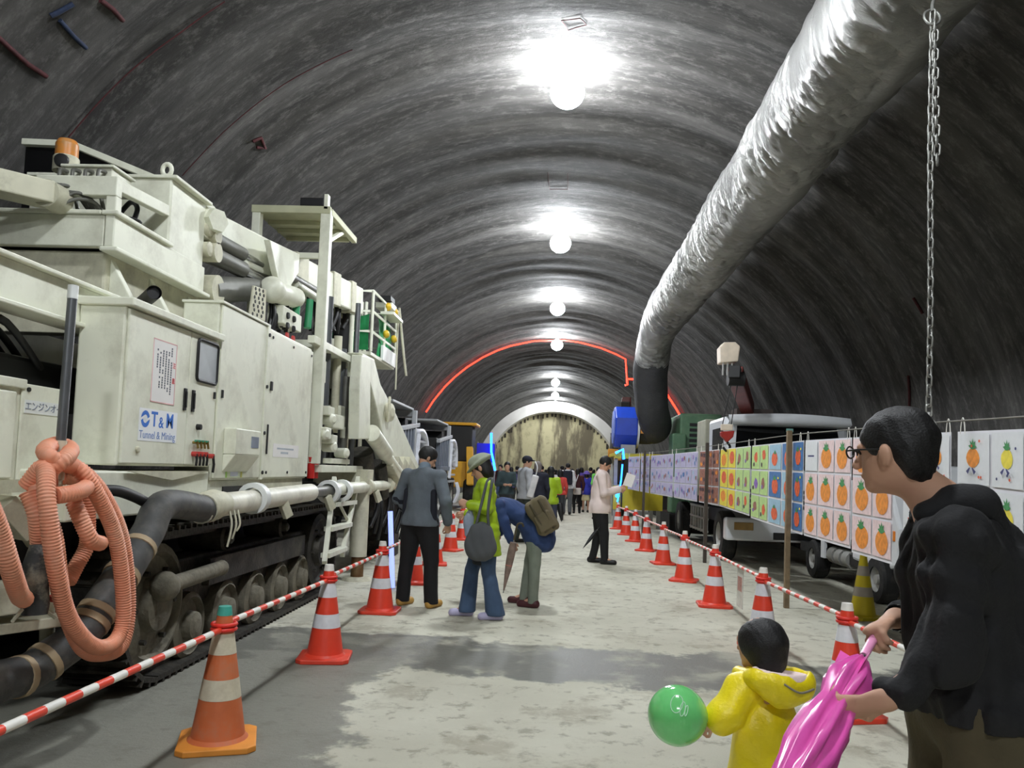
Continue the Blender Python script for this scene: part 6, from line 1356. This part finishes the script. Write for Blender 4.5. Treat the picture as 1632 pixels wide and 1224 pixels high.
# 4 man in pale shirt
PSH = cloth('pale_pink_shirt', (0.90, 0.83, 0.81), .06); DSH = mat('black_shoe', (0.07, 0.07, 0.07), 0.4)
r4, J4, hc4, Rh4, s4, _ = person('man in pale pink shirt and black trousers reading a paper', 0.80, 12.95, (0.96, -0.05), 1.74, PSH, BLK, DSH, P=dict(anL=(-.11, -.10, .085), knL=(-.10, 0, .49), anR=(.11, .10, .085), knR=(.11, .08, .49), elL=(-.25, .06, 1.13), wrL=(-.10, .30, 1.20), elR=(.25, .06, 1.13), wrR=(.08, .30, 1.18)),
    head=(30, 5), lean=3, rmul=1.36, tr=1.12, hem=.80, shw=1.12, res=.013, fold=.005, curl=.9)
# ------------------------------------------------------------------ what they carry
def bag_strap(pts, r, nm, m, par): MB().tube(smooth_path(pts, 8), r, 8).build(nm, m, par)
GBAG = mat('grey_tote_cloth', (0.32, 0.33, 0.34), 0.85, var=0.1)
bc_ = PY(766, 862, 7.50); t = thing('tote_bag', (bc_[0], bc_[1], bc_[2]-.17), 'slouchy grey tote bag hanging at the side of the woman in lime', 'bag')
def loc(prims_world, root): return prims_world
def wsdf(name, prims, res, m, root, **k):
    o = WORG[root.name]; pr = []
    for p in prims:
        p = list(p); p[1] = p[1]-o
        if p[0] == 'cap': p[2] = p[2]-o
        pr.append(tuple(p))
    return sdf_obj(name, pr, res, m, root, **k)
wsdf('bag_body', [ell(bc_+V3(0, 0, -.05), (.165, .09, .145), None, .05), ell(bc_+V3(.0, 0, .06), (.12, .07, .12), None, .05)], .010, GBAG, t, fold=.004)
sh = to_world(r2, J2['shL']); bag_strap([bc_+V3(-.06, 0, .10), bc_+V3(-.02, -.01, .28), sh+V3(0, -.06, .03), sh+V3(.03, .04, .075)], .014, 'strap', GBAG, t); bag_strap([bc_+V3(.08, 0, .10), bc_+V3(.06, -.01, .28), sh+V3(.05, -.06, .03), sh+V3(.04, .04, .075)], .014, 'strap', GBAG, t)
pb = PY(747, 832, 7.62); t = thing('plastic_bag', (pb[0], pb[1], pb[2]-.14), 'small bluish plastic bag in the hand of the woman in lime', 'bag')
wsdf('bag_body', [ell(pb+V3(0, 0, -.03), (.055, .045, .12), None, .03), cap(pb+V3(0, 0, .05), pb+V3(.02, 0, .16), .03, .012, .03)], .009, mat('blue_grey_plastic', (0.60, 0.65, 0.72), 0.3, var=0.1), t, fold=.004, fscale=40)
OLIVE = mat('olive_canvas', (0.42, 0.38, 0.29), 0.85, var=0.15)
a3 = math.atan2(-.25, -.93)
bk_c = PY(864, 822, 8.42); Rb = rotz(0.15) @ roty(math.radians(-38)) 
t = thing('backpack', (bk_c[0], bk_c[1], bk_c[2]-.2), 'olive canvas backpack on the bending person in navy', 'backpack')
wsdf('pack_body', [bxp(bk_c, (.125, .12, .20), roty(math.radians(-32)), .06, .02)], .011, OLIVE, t, fold=.005)
wsdf('front_pocket', [bxp(bk_c+roty(math.radians(-32)) @ V3(.0, -.10, -.06), (.10, .045, .10), roty(math.radians(-32)), .03, .02)], .010, OLIVE, t, fold=.003)
for dx in (-.05, .05): 
    q_ = roty(math.radians(-32)); MB().tube([bk_c+q_ @ V3(dx, -.125, .17), bk_c+q_ @ V3(dx, -.135, 0), bk_c+q_ @ V3(dx, -.125, -.17)], .012, 6).build('strap', mat('olive_strap', (0.30, 0.27, 0.20), 0.8), t)
def folded_umbrella(p_top, p_tip, label, m, hm, w=.028, bands=None):
    p_top = np.asarray(p_top, float); p_tip = np.asarray(p_tip, float); d = nrm(p_tip-p_top); L = np.linalg.norm(p_tip-p_top)
    t = thing('folded_umbrella', np.minimum(p_top, p_tip)*V3(0, 0, 1)+(p_top+p_tip)/2*V3(1, 1, 0), label, 'umbrella')
    ks = np.linspace(0, 1, 12); mb = MB(); mb.tube([p_top+d*L*(.22+.74*k) for k in ks], [w*(.55+.9*math.sin(math.pi*min(1, .25+k*.75)))*(1-.5*k*k) for k in ks], 14); mb.build('canopy', m, t)
    MB().cyl(p_top, p_tip, .006, n=8).build('shaft', RIM, t)
    s, u, _ = frame(d); MB().tube(smooth_path([p_top+d*L*.18, p_top, p_top-d*.05+s*.01, p_top-d*.06+s*.05, p_top-d*.03+s*.07], 6), .011, 8).build('handle', hm, t)
    if bands: MB().tube([p_top+d*L*k for k in (.42, .5, .58)], [w*1.25]*3, 14).build('pattern_band', bands, t)
    return t
folded_umbrella(PY(823, 842, 8.35), PY(802, 945, 8.35), 'closed patterned umbrella leaning before the bending person', mat('umbrella_taupe', (0.52, 0.44, 0.40), 0.7, var=0.3, scale=18), MATS['olive_strap'], .030, mat('umbrella_coral', (0.72, 0.45, 0.40), 0.7))
folded_umbrella(PY(957, 838, 12.8), PY(929, 874, 12.6), 'closed black umbrella held low behind the man in pale shirt', BLACK, BLACK, .022)
mb = MB(); hp4 = PY(997, 768, 12.95); mb.obox(hp4+V3(.06, 0, 0.03), (.15, .004, .21), roty(.3)); tag(mb.build('paper_sheet', PAPER), 'sheet of paper held by the man in pale shirt', 'paper')

# ------------------------------------------------------------------ foreground man in black hoodie
HOOD = cloth('black_hoodie', (0.085, 0.085, 0.092), .15); OLT = cloth('olive_trousers', (0.30, 0.27, 0.19), .15)
MX, MY = 1.10, 2.12
def fm(px, py, Y): p = PY(px, py, Y); return V3(p[0]-MX, p[1]-MY, p[2])
FJ = dict(pelvis=(0, 0, .92), waist=(-.01, 0, 1.04), chest=(-.035, 0, 1.23), neck=(-.075, .01, 1.41))
def fore_man():
    root = thing('person', (MX, MY, 0), 'man in black hoodie and glasses turning towards the drawings', 'person')
    fwT = V3(-.92, .38, 0); fwH = nrm(V3(-.70, .71, 0)); yaw = math.atan2(-fwH[0], fwH[1]); Rh = rotz(yaw) @ rotx(math.radians(-4)); hc = fm(1424, 724, 2.14); HS = .94
    J = {k: V3(*v) for k, v in FJ.items()}
    J.update(shL=V3(-.115, -.155, 1.335), shR=V3(.01, .185, 1.345), elL=fm(1512, 1050, 1.92), wrL=fm(1412, 1114, 1.93), elR=V3(.0, .24, 1.09), wrR=fm(1428, 985, 2.24),
             hipL=V3(0, -.09, .89), hipR=V3(0, .09, .89), knL=V3(-.03, -.10, .48), knR=V3(-.03, .10, .48), anL=V3(.0, -.10, .085), anR=V3(-.03, .11, .085))
    fb = nrm(fwT)
    body = head_prims(hc, Rh, HS) + [cap(J['neck'], hc+Rh @ V3(0, -.022, -.04), .056, .054, .03)]
    body += [cap(J['pelvis'], J['waist'], .12, .115, .04, (fb, .8)), cap(J['waist'], J['chest'], .115, .13, .04, (fb, .75)), cap(J['shL'], J['shR'], .055, .055, .05), cap(J['chest'], J['neck'], .09, .055, .05)]
    for S_ in 'LR':
        body += [cap(J['sh'+S_], J['el'+S_], .048, .038, .03), cap(J['el'+S_], J['wr'+S_], .038, .027, .02), cap(J['hip'+S_], J['kn'+S_], .08, .055, .03), cap(J['kn'+S_], J['an'+S_], .055, .036, .03), cap(J['an'+S_], J['an'+S_]+V3(-.12, 0, -.045), .036, .03, .03)]
    dL = nrm(fm(1362, 1128, 1.95)-J['wrL']); dR = nrm(fm(1396, 1000, 2.20)-J['wrR'])
    body += hand_prims(J['wrL'], dL, V3(-.1, .8, .5), 1, 1.0, .75, thumb_out=.9)
    body += hand_prims(J['wrR'], dR, V3(-.2, -.5, -.8), -1, 1.0, .8)
    fine = [(J['wrL']-.04-.12*(dL < 0), J['wrL']+.04+.12*(dL > 0), .005), (J['wrR']-.04-.12*(dR < 0), J['wrR']+.04+.12*(dR > 0), .006), (hc-.14, hc+.14, .0065)]
    bo = sdf_obj('body', body, .011, SKIN, root, fine=fine)
    for e in (-1, 1):
        mb = MB(); mb.ball(hc+Rh @ (V3(.031*e, .0795, .010)*HS), (.011, .006, .008), 10, 8, R=Rh); o = mb.build('eye', EYEM, None, origin=(0, 0, 0)); o.parent = bo
    g = lambda a, b, c: hc + Rh @ (V3(a, b, c)*HS)
    # thick short hair
    hp = [ell(g(0, -.018, .040), (.080, .100, .093), Rh, .02), ell(g(0, -.062, -.02), (.066, .045, .070), Rh, .03), ell(g(0, .112, -.045), (.11, .075, .098), Rh, .012, True), ell(g(0, .05, -.155), (.15, .13, .10), Rh, .02, True), ell(g(.088, .010, -.032), (.022, .026, .030), Rh, .01, True), ell(g(-.088, .010, -.032), (.022, .026, .030), Rh, .01, True)]
    sdf_obj('hair', hp, .0065, HAIRM, root, fold=.0022, fscale=70)
    # glasses
    FR = mat('glasses_frame', (0.08, 0.08, 0.08), 0.3); mb = MB()
    for e in (-1, 1):
        mb.tube([g(e*.034+.024*math.cos(t), .108, .010+.017*math.sin(t)) for t in np.linspace(0, 2*math.pi, 16, endpoint=False)], .0025, 6, closed=True)
        mb.tube([g(e*.058, .106, .014), g(e*.074, .07, .014), g(e*.079, -.01, .010)], .0025, 6)
    mb.tube([g(-.011, .109, .014), g(0, .111, .017), g(.011, .109, .014)], .0025, 6)
    child_mesh(root, mb, 'glasses', FR)
    # hoodie
    T = [cap(J['waist'], J['chest'], .145, .155, .06, (fb, .84)), cap(J['chest'], J['chest']+V3(.01, 0, .08), .150, .120, .06, (fb, .85)), cap(J['shL'], J['shR'], .070, .070, .06), cap(J['waist']+V3(.01, 0, 0), J['pelvis']+V3(.015, 0, -.12), .150, .165, .06, (fb, .88)), cap(J['hipL'], J['hipR'], .125, .125, .06), cap(J['chest']+V3(.1, .0, .05), J['waist']+V3(.09, 0, 0), .09, .10, .06),
         cap(J['shL'], J['elL'], .070, .058, .04), cap(J['elL'], J['elL']+(J['wrL']-J['elL'])*.80, .057, .043, .03), cap(J['shR'], J['elR'], .068, .056, .04), cap(J['elR'], J['elR']+(J['wrR']-J['elR'])*.8, .054, .040, .03),
         cap(J['neck']+V3(.03, 0, -.07), J['neck']+V3(.02, 0, -.03), .085, .068, .04)]
    sdf_obj('jacket', T, .0085, HOOD, root, fold=.0062, fscale=33, seed=3, cut=lambda X, Y, Z: .885-Z)
    # hood lying on the back
    hb = fm(1502, 797, 2.14)
    H = [cap(hb+V3(-.085, -.085, -.035), hb+V3(.05, -.09, .0), .030, .042, .03), cap(hb+V3(-.01, .08, -.02), hb+V3(.05, .08, .0), .030, .042, .03), ell(hb+V3(.035, 0, -.012), (.100, .130, .058), roty(.40), .03), ell(hb+V3(.085, 0, -.055), (.050, .105, .045), roty(.3), .02), ell(hb+V3(-.035, 0, .035), (.07, .065, .045), None, .02, True)]
    sdf_obj('hood', H, .0085, HOOD, root, fold=.003, seed=8)
    sdf_obj('shirt_collar', [cap(J['neck']+V3(.01, 0, -.02), J['neck']+V3(.0, 0, .012), .066, .058, .02)], .007, cloth('maroon_shirt', (0.26, 0.09, 0.12)), root)
    B = [cap(J['hipL'], J['hipR'], .112, .112, .04), cap(J['pelvis'], J['waist'], .128, .12, .04)]
    for S_ in 'LR': B += [cap(J['hip'+S_], J['kn'+S_], .105, .075, .04), cap(J['kn'+S_], J['an'+S_]-V3(0, 0, .03), .073, .065, .02)]
    sdf_obj('trousers', B, .012, OLT, root, fold=.004, cut=lambda X, Y, Z: .045-Z)
    for S_ in 'LR':
        a = J['an'+S_]; sdf_obj('shoe', [cap(V3(a[0]+.035, a[1], .042), V3(a[0]-.15, a[1], .034), .047, .043, .02), cap(a, a-V3(0, 0, .03), .045, .046, .03)], .012, DSH, root, cut=lambda X, Y, Z: np.maximum(.002-Z, Z-.115))
    # wrist watch
    wd = nrm(J['wrR']-J['elR']); MB__ = MB(); MB__.lathe([(.034, -.012), (.037, -.010), (.037, .010), (.034, .012)], 18, J['wrR']-wd*.01, wd); child_mesh(root, MB__, 'wrist_watch', mat('glossy_black', (0.04, 0.04, 0.045), 0.12, coat=0.6))
    return root, J, dL, dR
rM, JM, dLM, dRM = fore_man()
# pink child's umbrella in his hands
PKU = mat('pink_umbrella_nylon', (0.90, 0.36, 0.70), 0.28, var=0.10, scale=14, coat=0.3); PKH = mat('pink_handle', (0.93, 0.62, 0.78), 0.3)
u0 = V3(MX, MY, 0)+JM['wrR']+dRM*.085+V3(-.01, -.015, -.025); u1 = PY(1335, 1120, 1.985); ud = nrm(u1-u0); tip = u0+ud*.78
tu = thing('folded_umbrella', (tip+u0)/2*V3(1, 1, 0)+V3(0, 0, tip[2]), 'bright pink folded umbrella held by the man in black hoodie', 'umbrella')
su, uu, _ = frame(ud); vv = []; nk, na = 40, 48
for i in range(nk+1):
    k = i/nk; r = float(np.interp(k, [0, .06, .16, .24, .30, .40, .60, .85, .97, 1], [.014, .030, .050, .044, .038, .050, .052, .036, .014, .007]))
    for j in range(na):
        a = 2*math.pi*j/na; rr_ = r*(1+.20*math.sin(8*a+5*k)+.08*math.sin(19*a-9*k)); vv.append(u0+ud*(.10+.64*k)+rr_*(math.cos(a)*su+math.sin(a)*uu))
mb = MB(); mb.add(vv, [(i*na+j, i*na+(j+1) % na, (i+1)*na+(j+1) % na, (i+1)*na+j) for i in range(nk) for j in range(na)], smooth=True); mb.build('canopy', PKU, tu)
MB().cyl(u0-ud*.03, u0+ud*.085, .0125, .011, n=14).build('handle', PKH, tu); MB().cyl(u0+ud*.08, u0+ud*.11, .008, n=10).build('ferrule', CHROME, tu); MB().cyl(u0+ud*.72, tip, .005, n=8).build('tip', PKH, tu)
for k, q in enumerate((.3, 2.2, 4.2)):
    e0 = u0+ud*.115; e1 = u0+ud*(.10+.015*k)+(math.cos(q)*su+math.sin(q)*uu)*.055; MB().add([e0, e1, e0+ud*.09+(e1-e0)*.9, e0+ud*.14], [(0, 1, 2, 3)]).build('loose_flap', PKU, tu)
# ------------------------------------------------------------------ child in yellow raincoat, balloon
YRC = cloth('yellow_raincoat', (0.96, 0.87, 0.10), .05, .4); LIN = cloth('white_pink_lining', (0.95, 0.86, 0.84), .06)
KX, KY = .80, 3.02
def km(px, py, Y): p = PY(px, py, Y); return V3(p[0]-KX, p[1]-KY, p[2])
def child():
    root = thing('person', (KX, KY, 0), 'small child in yellow hooded raincoat holding a green balloon', 'person')
    fh = nrm(V3(-.62, .78, 0)); Rh = rotz(math.atan2(-fh[0], fh[1])); hc = km(1211, 1028, 3.02)+V3(0, 0, -.005); fb = nrm(V3(-.5, .85, 0)); sb = V3(fb[1], -fb[0], 0)  # sb = child's right
    nk_ = V3(.01, 0, .735); shL = nk_-sb*.105+V3(0, 0, -.035); shR = nk_+sb*.105+V3(0, 0, -.035)
    elL = km(1158, 1150, 2.95); wrL = km(1140, 1146, 2.93); elR = shR+fb*.06+V3(0, 0, -.15); wrR = elR+fb*.11-sb*.03+V3(0, 0, -.02)
    elL = (shL+wrL)/2+V3(-.02, -.02, -.035)
    pel = V3(.02, 0, .42); body = head_prims(hc, Rh, .86) + [cap(nk_, hc+Rh @ V3(0, -.02, -.03), .038, .042, .02), cap(pel, nk_-V3(0, 0, .1), .075, .085, .04), cap(shL, shR, .035, .035, .03)]
    body = [ell(hc+Rh @ V3(0, -.012, .015), (.080, .090, .086), Rh, .02)] + body
    for a, b_, c in ((shL, elL, wrL), (shR, elR, wrR)): body += [cap(a, b_, .032, .027, .02), cap(b_, c, .027, .02, .02)]
    body += hand_prims(wrL, nrm(wrL-elL), V3(0, .3, -.9), 1, .62, .8) + hand_prims(wrR, nrm(wrR-elR), V3(-.9, 0, 0), -1, .62, .6)
    an = {}
    for sg, S_ in ((-1, 'L'), (1, 'R')):
        hp = pel+sb*.05*sg; kn = V3(hp[0], hp[1], .23)+fb*.01; a_ = V3(hp[0], hp[1], .05); an[S_] = (hp, kn, a_); body += [cap(hp, kn, .055, .042, .03), cap(kn, a_, .042, .032, .02), cap(a_, a_+fb*.08+V3(0, 0, -.02), .03, .024, .02)]
    sdf_obj('body', body, .009, SKIN, root, fine=[(wrL-.07, wrL+.07, .0045), (hc-.1, hc+.1, .0065)])
    for e in (-1, 1):
        mb = MB(); mb.ball(hc+Rh @ (V3(.030*e, .0805, .006)*.86), (.010, .005, .008), 10, 8, R=Rh); o = mb.build('eye', EYEM, None, origin=(0, 0, 0)); o.parent = root
    g = lambda a, b, c: hc + Rh @ V3(a, b, c)
    sdf_obj('hair', [ell(g(0, -.014, .018), (.086, .097, .092), Rh, .02), ell(g(0, -.05, -.045), (.066, .05, .05), Rh, .03), ell(g(0, .10, -.045), (.098, .075, .085), Rh, .012, True), ell(g(0, .06, -.15), (.14, .13, .085), Rh, .015, True)], .0055, HAIRM, root, fold=.0012, fscale=70)
    T = [cap(nk_-V3(0, 0, .06), V3(.02, 0, .55), .085, .115, .05, (fb, .85)), cap(V3(.02, 0, .55), V3(.03, 0, .27), .115, .16, .05, (fb, .88)), cap(shL, shR, .05, .05, .05), cap(shL, elL, .062, .060, .03), cap(elL, wrL-nrm(wrL-elL)*.005, .060, .052, .02), cap(shR, elR, .058, .052, .03), cap(elR, wrR, .052, .045, .02), cap(nk_-V3(0, 0, .03), nk_+V3(0, 0, .012), .062, .056, .03)]
    sdf_obj('raincoat', T, .007, YRC, root, fold=.0042, fscale=26, seed=12, cut=lambda X, Y, Z: .26-Z)
    # hood hanging at the back: a shallow pouch with pale lining
    hb = km(1240, 1086, 2.91); Rd = rotz(math.atan2(-fb[0], fb[1]))
    Rd = rotz(.12) @ roty(.10); outer = [ell(hb, (.122, .075, .062), Rd, .02), cap(hb+V3(-.09, .02, .0), nk_+V3(-.075, .05, -.01), .036, .030, .03), cap(hb+V3(.09, .02, .01), nk_+V3(.07, .06, .0), .036, .030, .03), ell(hb+V3(.02, -.01, -.035), (.085, .05, .05), Rd, .03), ell(hb+V3(.012, .015, .050), (.100, .066, .058), Rd, .012, True)]
    sdf_obj('hood', outer, .006, YRC, root, fold=.003, fscale=30, seed=4)
    sdf_obj('hood_lining', [ell(hb+V3(.008, .008, .012), (.110, .070, .052), Rd, .01), ell(hb+V3(.012, .015, .058), (.096, .062, .052), Rd, .012, True)], .006, LIN, root)
    mb = MB(); mb.tube(smooth_path([hb+V3(.0, -.077, .01), hb+V3(.055, -.072, -.018), hb+V3(.115, -.035, -.012)], 6), .004, 6); child_mesh(root, mb, 'reflective_cord', mat('grey_cord2', (0.55, 0.52, 0.45), 0.6))
    B = [cap(an['L'][0], an['R'][0], .06, .06, .03)]
    for S_ in 'LR': B += [cap(an[S_][0], an[S_][1], .066, .055, .03), cap(an[S_][1], an[S_][2], .055, .05, .02)]
    sdf_obj('trousers', B, .010, JEAN, root, cut=lambda X, Y, Z: .05-Z)
    for S_ in 'LR': a = an[S_][2]; sdf_obj('boot', [cap(V3(a[0], a[1], .035)-fb*.02, V3(a[0], a[1], .03)+fb*.09, .036, .033, .02), cap(a, a+V3(0, 0, .07), .04, .043, .03)], .009, YRC, root, cut=lambda X, Y, Z: .002-Z)
    return root, wrL, elL
rC, wC, eC = child()
bal = V3(*PY(1080, 1140, 2.92)); kn_ = V3(*PY(1127, 1143, 2.92)); bd_ = nrm(kn_-bal); RB = .107
GRB = bpy.data.materials.new('green_balloon_rubber'); GRB.use_nodes = True; nb = GRB.node_tree.nodes['Principled BSDF']
_nz = GRB.node_tree.nodes.new('ShaderNodeTexNoise'); _nz.inputs['Scale'].default_value = 3; _rp = GRB.node_tree.nodes.new('ShaderNodeValToRGB'); _rp.color_ramp.elements[0].color = (*lin((0.42, 0.80, 0.46)), 1); _rp.color_ramp.elements[1].color = (*lin((0.50, 0.86, 0.54)), 1)
GRB.node_tree.links.new(_nz.outputs[0], _rp.inputs[0]); GRB.node_tree.links.new(_rp.outputs[0], nb.inputs['Base Color']); nb.inputs['Roughness'].default_value = 0.12; nb.inputs['Coat Weight'].default_value = 0.5
nb.inputs['Subsurface Weight'].default_value = 0.3; nb.inputs['Subsurface Radius'].default_value = (.03, .06, .03)
tb_ = thing('balloon', bal-V3(0, 0, RB), 'round green balloon held by the child in yellow', 'balloon')
prof = [(0.0, -RB)]+[(RB*math.sin(t)*(1-.04*max(0, -math.cos(t))), -RB*math.cos(t)) for t in np.linspace(.12, 2.75, 30)]+[(.022, RB*.985), (.010, RB*1.03), (.006, RB*1.06)]
MB().lathe(prof, 40, bal, bd_).build('skin', GRB, tb_); MB().lathe([(.006, RB*1.06), (.013, RB*1.09), (.011, RB*1.12), (0, RB*1.12)], 12, bal, bd_).build('knot', mat('balloon_knot', (0.55, 0.55, 0.10), 0.4), tb_)
# faint white print on the balloon: a ring of lettering-like strokes
WPR = mat('white_print', (0.75, 0.90, 0.78), 0.4); s_, u_, d_ = frame(V3(-.35, -.75, .55)); mb = MB()
for (cx, cy, rx, ry) in ((-.02, .01, .022, .035), (-.045, -.005, .010, .028), (-.062, -.008, .006, .022)):
    pts = []
    for tt in np.linspace(0, 2*math.pi, 22, endpoint=False):
        w_ = d_*RB+s_*(cx+rx*math.cos(tt))+u_*(cy+ry*math.sin(tt)); pts.append(bal+nrm(w_)*(RB*1.002))
    mb.tube(pts, .0016, 5, closed=True)
mb.build('printed_outline', WPR, tb_)

# ------------------------------------------------------------------ crowd further in
def crowd(px, Y, h, fwd, label, top, bottom, hair='short', low=True, group=None, **k):
    p = PY(px, 752, Y); return person(label, p[0], Y, fwd, h, top, bottom, DSH, hair=hair, low=low, res=.022 if Y < 22 else .028, fold=.004, group=group, **k)
LG = cloth('light_grey_shirt', (0.66, 0.67, 0.69)); DKG = cloth('dark_green_trousers', (0.16, 0.19, 0.17)); NVB = cloth('night_blue', (0.09, 0.10, 0.16)); CH = cloth('charcoal', (0.20, 0.21, 0.22)); TEALD = cloth('dark_teal', (0.20, 0.26, 0.27)); MARN = cloth('maroon', (0.26, 0.10, 0.13)); BLUE = cloth('royal_blue', (0.18, 0.20, 0.62)); PGRN = cloth('bright_green', (0.45, 0.78, 0.35)); GRT = cloth('mid_grey_trousers', (0.36, 0.37, 0.38)); CRM = cloth('cream_skirt', (0.78, 0.74, 0.58)); WH = cloth('white_shirt', (0.85, 0.85, 0.86)); PUR = cloth('purple', (0.36, 0.30, 0.62)); REDT = cloth('red_top', (0.75, 0.25, 0.22))
rr2 = random.Random(21)
stepP = dict(anL=(-.10, -.12, .085), knL=(-.10, -.02, .49), anR=(.10, .14, .085), knR=(.10, .10, .49)); holdP = dict(elL=(-.24, .02, 1.12), wrL=(-.10, .26, 1.12), elR=(.24, .02, 1.12), wrR=(.10, .26, 1.12))
c1, _, hcA, RhA, _, _ = crowd(838, 16.0, 1.76, (0.8, 0.4), 'man in light grey shirt and dark cap among the visitors', LG, DKG, P=stepP, head=(5, -20), rmul=1.1)
sdf_obj('cap', [ell(hcA+RhA @ V3(0, -.01, .055), (.088, .108, .075), RhA, .02), ell(hcA+RhA @ V3(0, .11, .04), (.07, .07, .012), RhA, .02)], .016, NVB, c1)
p_ = PY(849, 775, 15.75); t = thing('shoulder_bag', (p_[0], p_[1], p_[2]-.2), 'white cloth bag hanging by the man in light grey shirt', 'bag'); wsdf('bag_body', [bxp(p_, (.07, .04, .23), roty(.25), .03)], .016, WH, t); MB().tube(smooth_path([p_+V3(.05, 0, .2), p_+V3(.08, 0, .38), p_+V3(.03, .1, .5)], 5), .012, 6).build('strap', WH, t)
crowd(857, 17.0, 1.66, (0.1, 1), 'person in night blue jacket with greying hair seen from behind', NVB, NVB, hair='bob', hairm=mat('grey_hair', (0.45, 0.42, 0.40), 0.7), hem=.62, rmul=1.1)
crowd(878, 17.6, 1.56, (-0.1, 1), 'woman in lime jacket with long dark hair seen from behind', LIME, cloth('slate_trousers', (0.24, 0.25, 0.33)), hair='long', rmul=1.12, hem=.80, P=holdP)
folded_umbrella(PY(892, 795, 17.3), PY(895, 832, 17.2), 'closed black umbrella hanging beside the woman in lime jacket', BLACK, BLACK, .05)
c4, J4c, _, _, s4c, _ = crowd(905, 27.5, 1.78, (0.05, 1), 'man in white shirt with a black backpack seen from behind', WH, GRT, rmul=1.15, tr=1.2)
p_ = to_world(c4, V3(0, -.20, 1.22)*s4c); t = thing('backpack', (p_[0], p_[1], p_[2]-.25), 'black backpack worn by the man in white shirt', 'backpack'); wsdf('pack_body', [bxp(p_, (.17, .09, .25), None, .06)], .022, NVB, t)
for sx in (-.11, .11): MB().tube(smooth_path([p_+V3(sx, -.02, .2), p_+V3(sx*1.1, .12, .27), p_+V3(sx*1.2, .24, .15)], 5), .02, 6).build('strap', NVB, t)
crowd(921, 28.5, 1.60, (0.1, 1), 'woman in maroon top and black trousers with a pale bag', MARN, BLK, hair='bob', P=stepP)
p_ = PY(920, 783, 28.2); t = thing('handbag', (p_[0], p_[1], p_[2]-.15), 'pale handbag beside the woman in maroon', 'bag'); wsdf('bag_body', [bxp(p_, (.14, .06, .12), None, .04)], .022, cloth('pale_bag', (0.78, 0.74, 0.72)), t); MB().tube(smooth_path([p_+V3(-.1, 0, .1), p_+V3(-.05, 0, .35), p_+V3(.03, .08, .6)], 5), .012, 6).build('strap', WH, t)
c6, _, hcB, RhB, _, _ = crowd(935, 29.5, 1.50, (0.2, 1), 'girl in royal blue top, cream skirt and purple hat', BLUE, CRM, hair='bob', skirt=.5, hem=.74)
sdf_obj('hat', [ell(hcB+V3(0, 0, .06), (.11, .12, .09), None, .02), ell(hcB+V3(0, 0, .03), (.15, .16, .025), None, .02)], .022, PUR, c6)
crowd(954, 28.0, 1.68, (-0.3, 1), 'man in bright green shirt and dark trousers by the pale-shirted man', PGRN, NVB, rmul=1.1, sleeve=.1, P=stepP)
crowd(808, 20.0, 1.66, (0.15, -1), 'man in dark teal jacket facing the rig with folded arms', TEALD, CH, P=holdP, rmul=1.1)
crowd(893, 24.0, 1.52, (0.1, 1), 'visitor in red top half hidden behind the lime jacket', REDT, CH, hair='bob')
tops = [NVB, CH, TEALD, MARN, LG, GRT, DNAVY, WH, PUR, BLK, BLUE, JEAN]
nm_ = ['night blue', 'charcoal', 'dark teal', 'maroon', 'light grey', 'mid grey', 'dark navy', 'white', 'purple', 'black', 'royal blue', 'denim']
spots = [(798, 33), (815, 31), (824, 34), (829, 38), (845, 33), (852, 37), (863, 32), (870, 35), (881, 33), (886, 38), (896, 34), (912, 33), (918, 37), (927, 34), (941, 35), (946, 40), (957, 25.5), (836, 42), (876, 42), (902, 43)]
cnt = {}
for i, (px, Y) in enumerate(spots):
    ti = (i*5+3) % len(tops); bi = (i*3+1) % 5; bt = [BLK, JEAN, CH, GRT, DKG][bi]; bn = ['black trousers', 'jeans', 'charcoal trousers', 'grey trousers', 'dark green trousers'][bi]
    hair = ['short', 'bob', 'short', 'long'][i % 4]; a = rr2.uniform(-.6, .6); fc = (math.sin(a), math.cos(a)*(1 if i % 4 else -1)); hn = {'short': 'short', 'bob': 'bobbed', 'long': 'long'}[hair]
    lab = 'visitor in %s top and %s with %s hair in the far crowd' % (nm_[ti], bn, hn)
    crowd(px, Y, rr2.uniform(1.52, 1.74), fc, lab, tops[ti], bt, hair=hair, group='far crowd of visitors', rmul=rr2.uniform(1.0, 1.15), P=[None, stepP, holdP][i % 3])
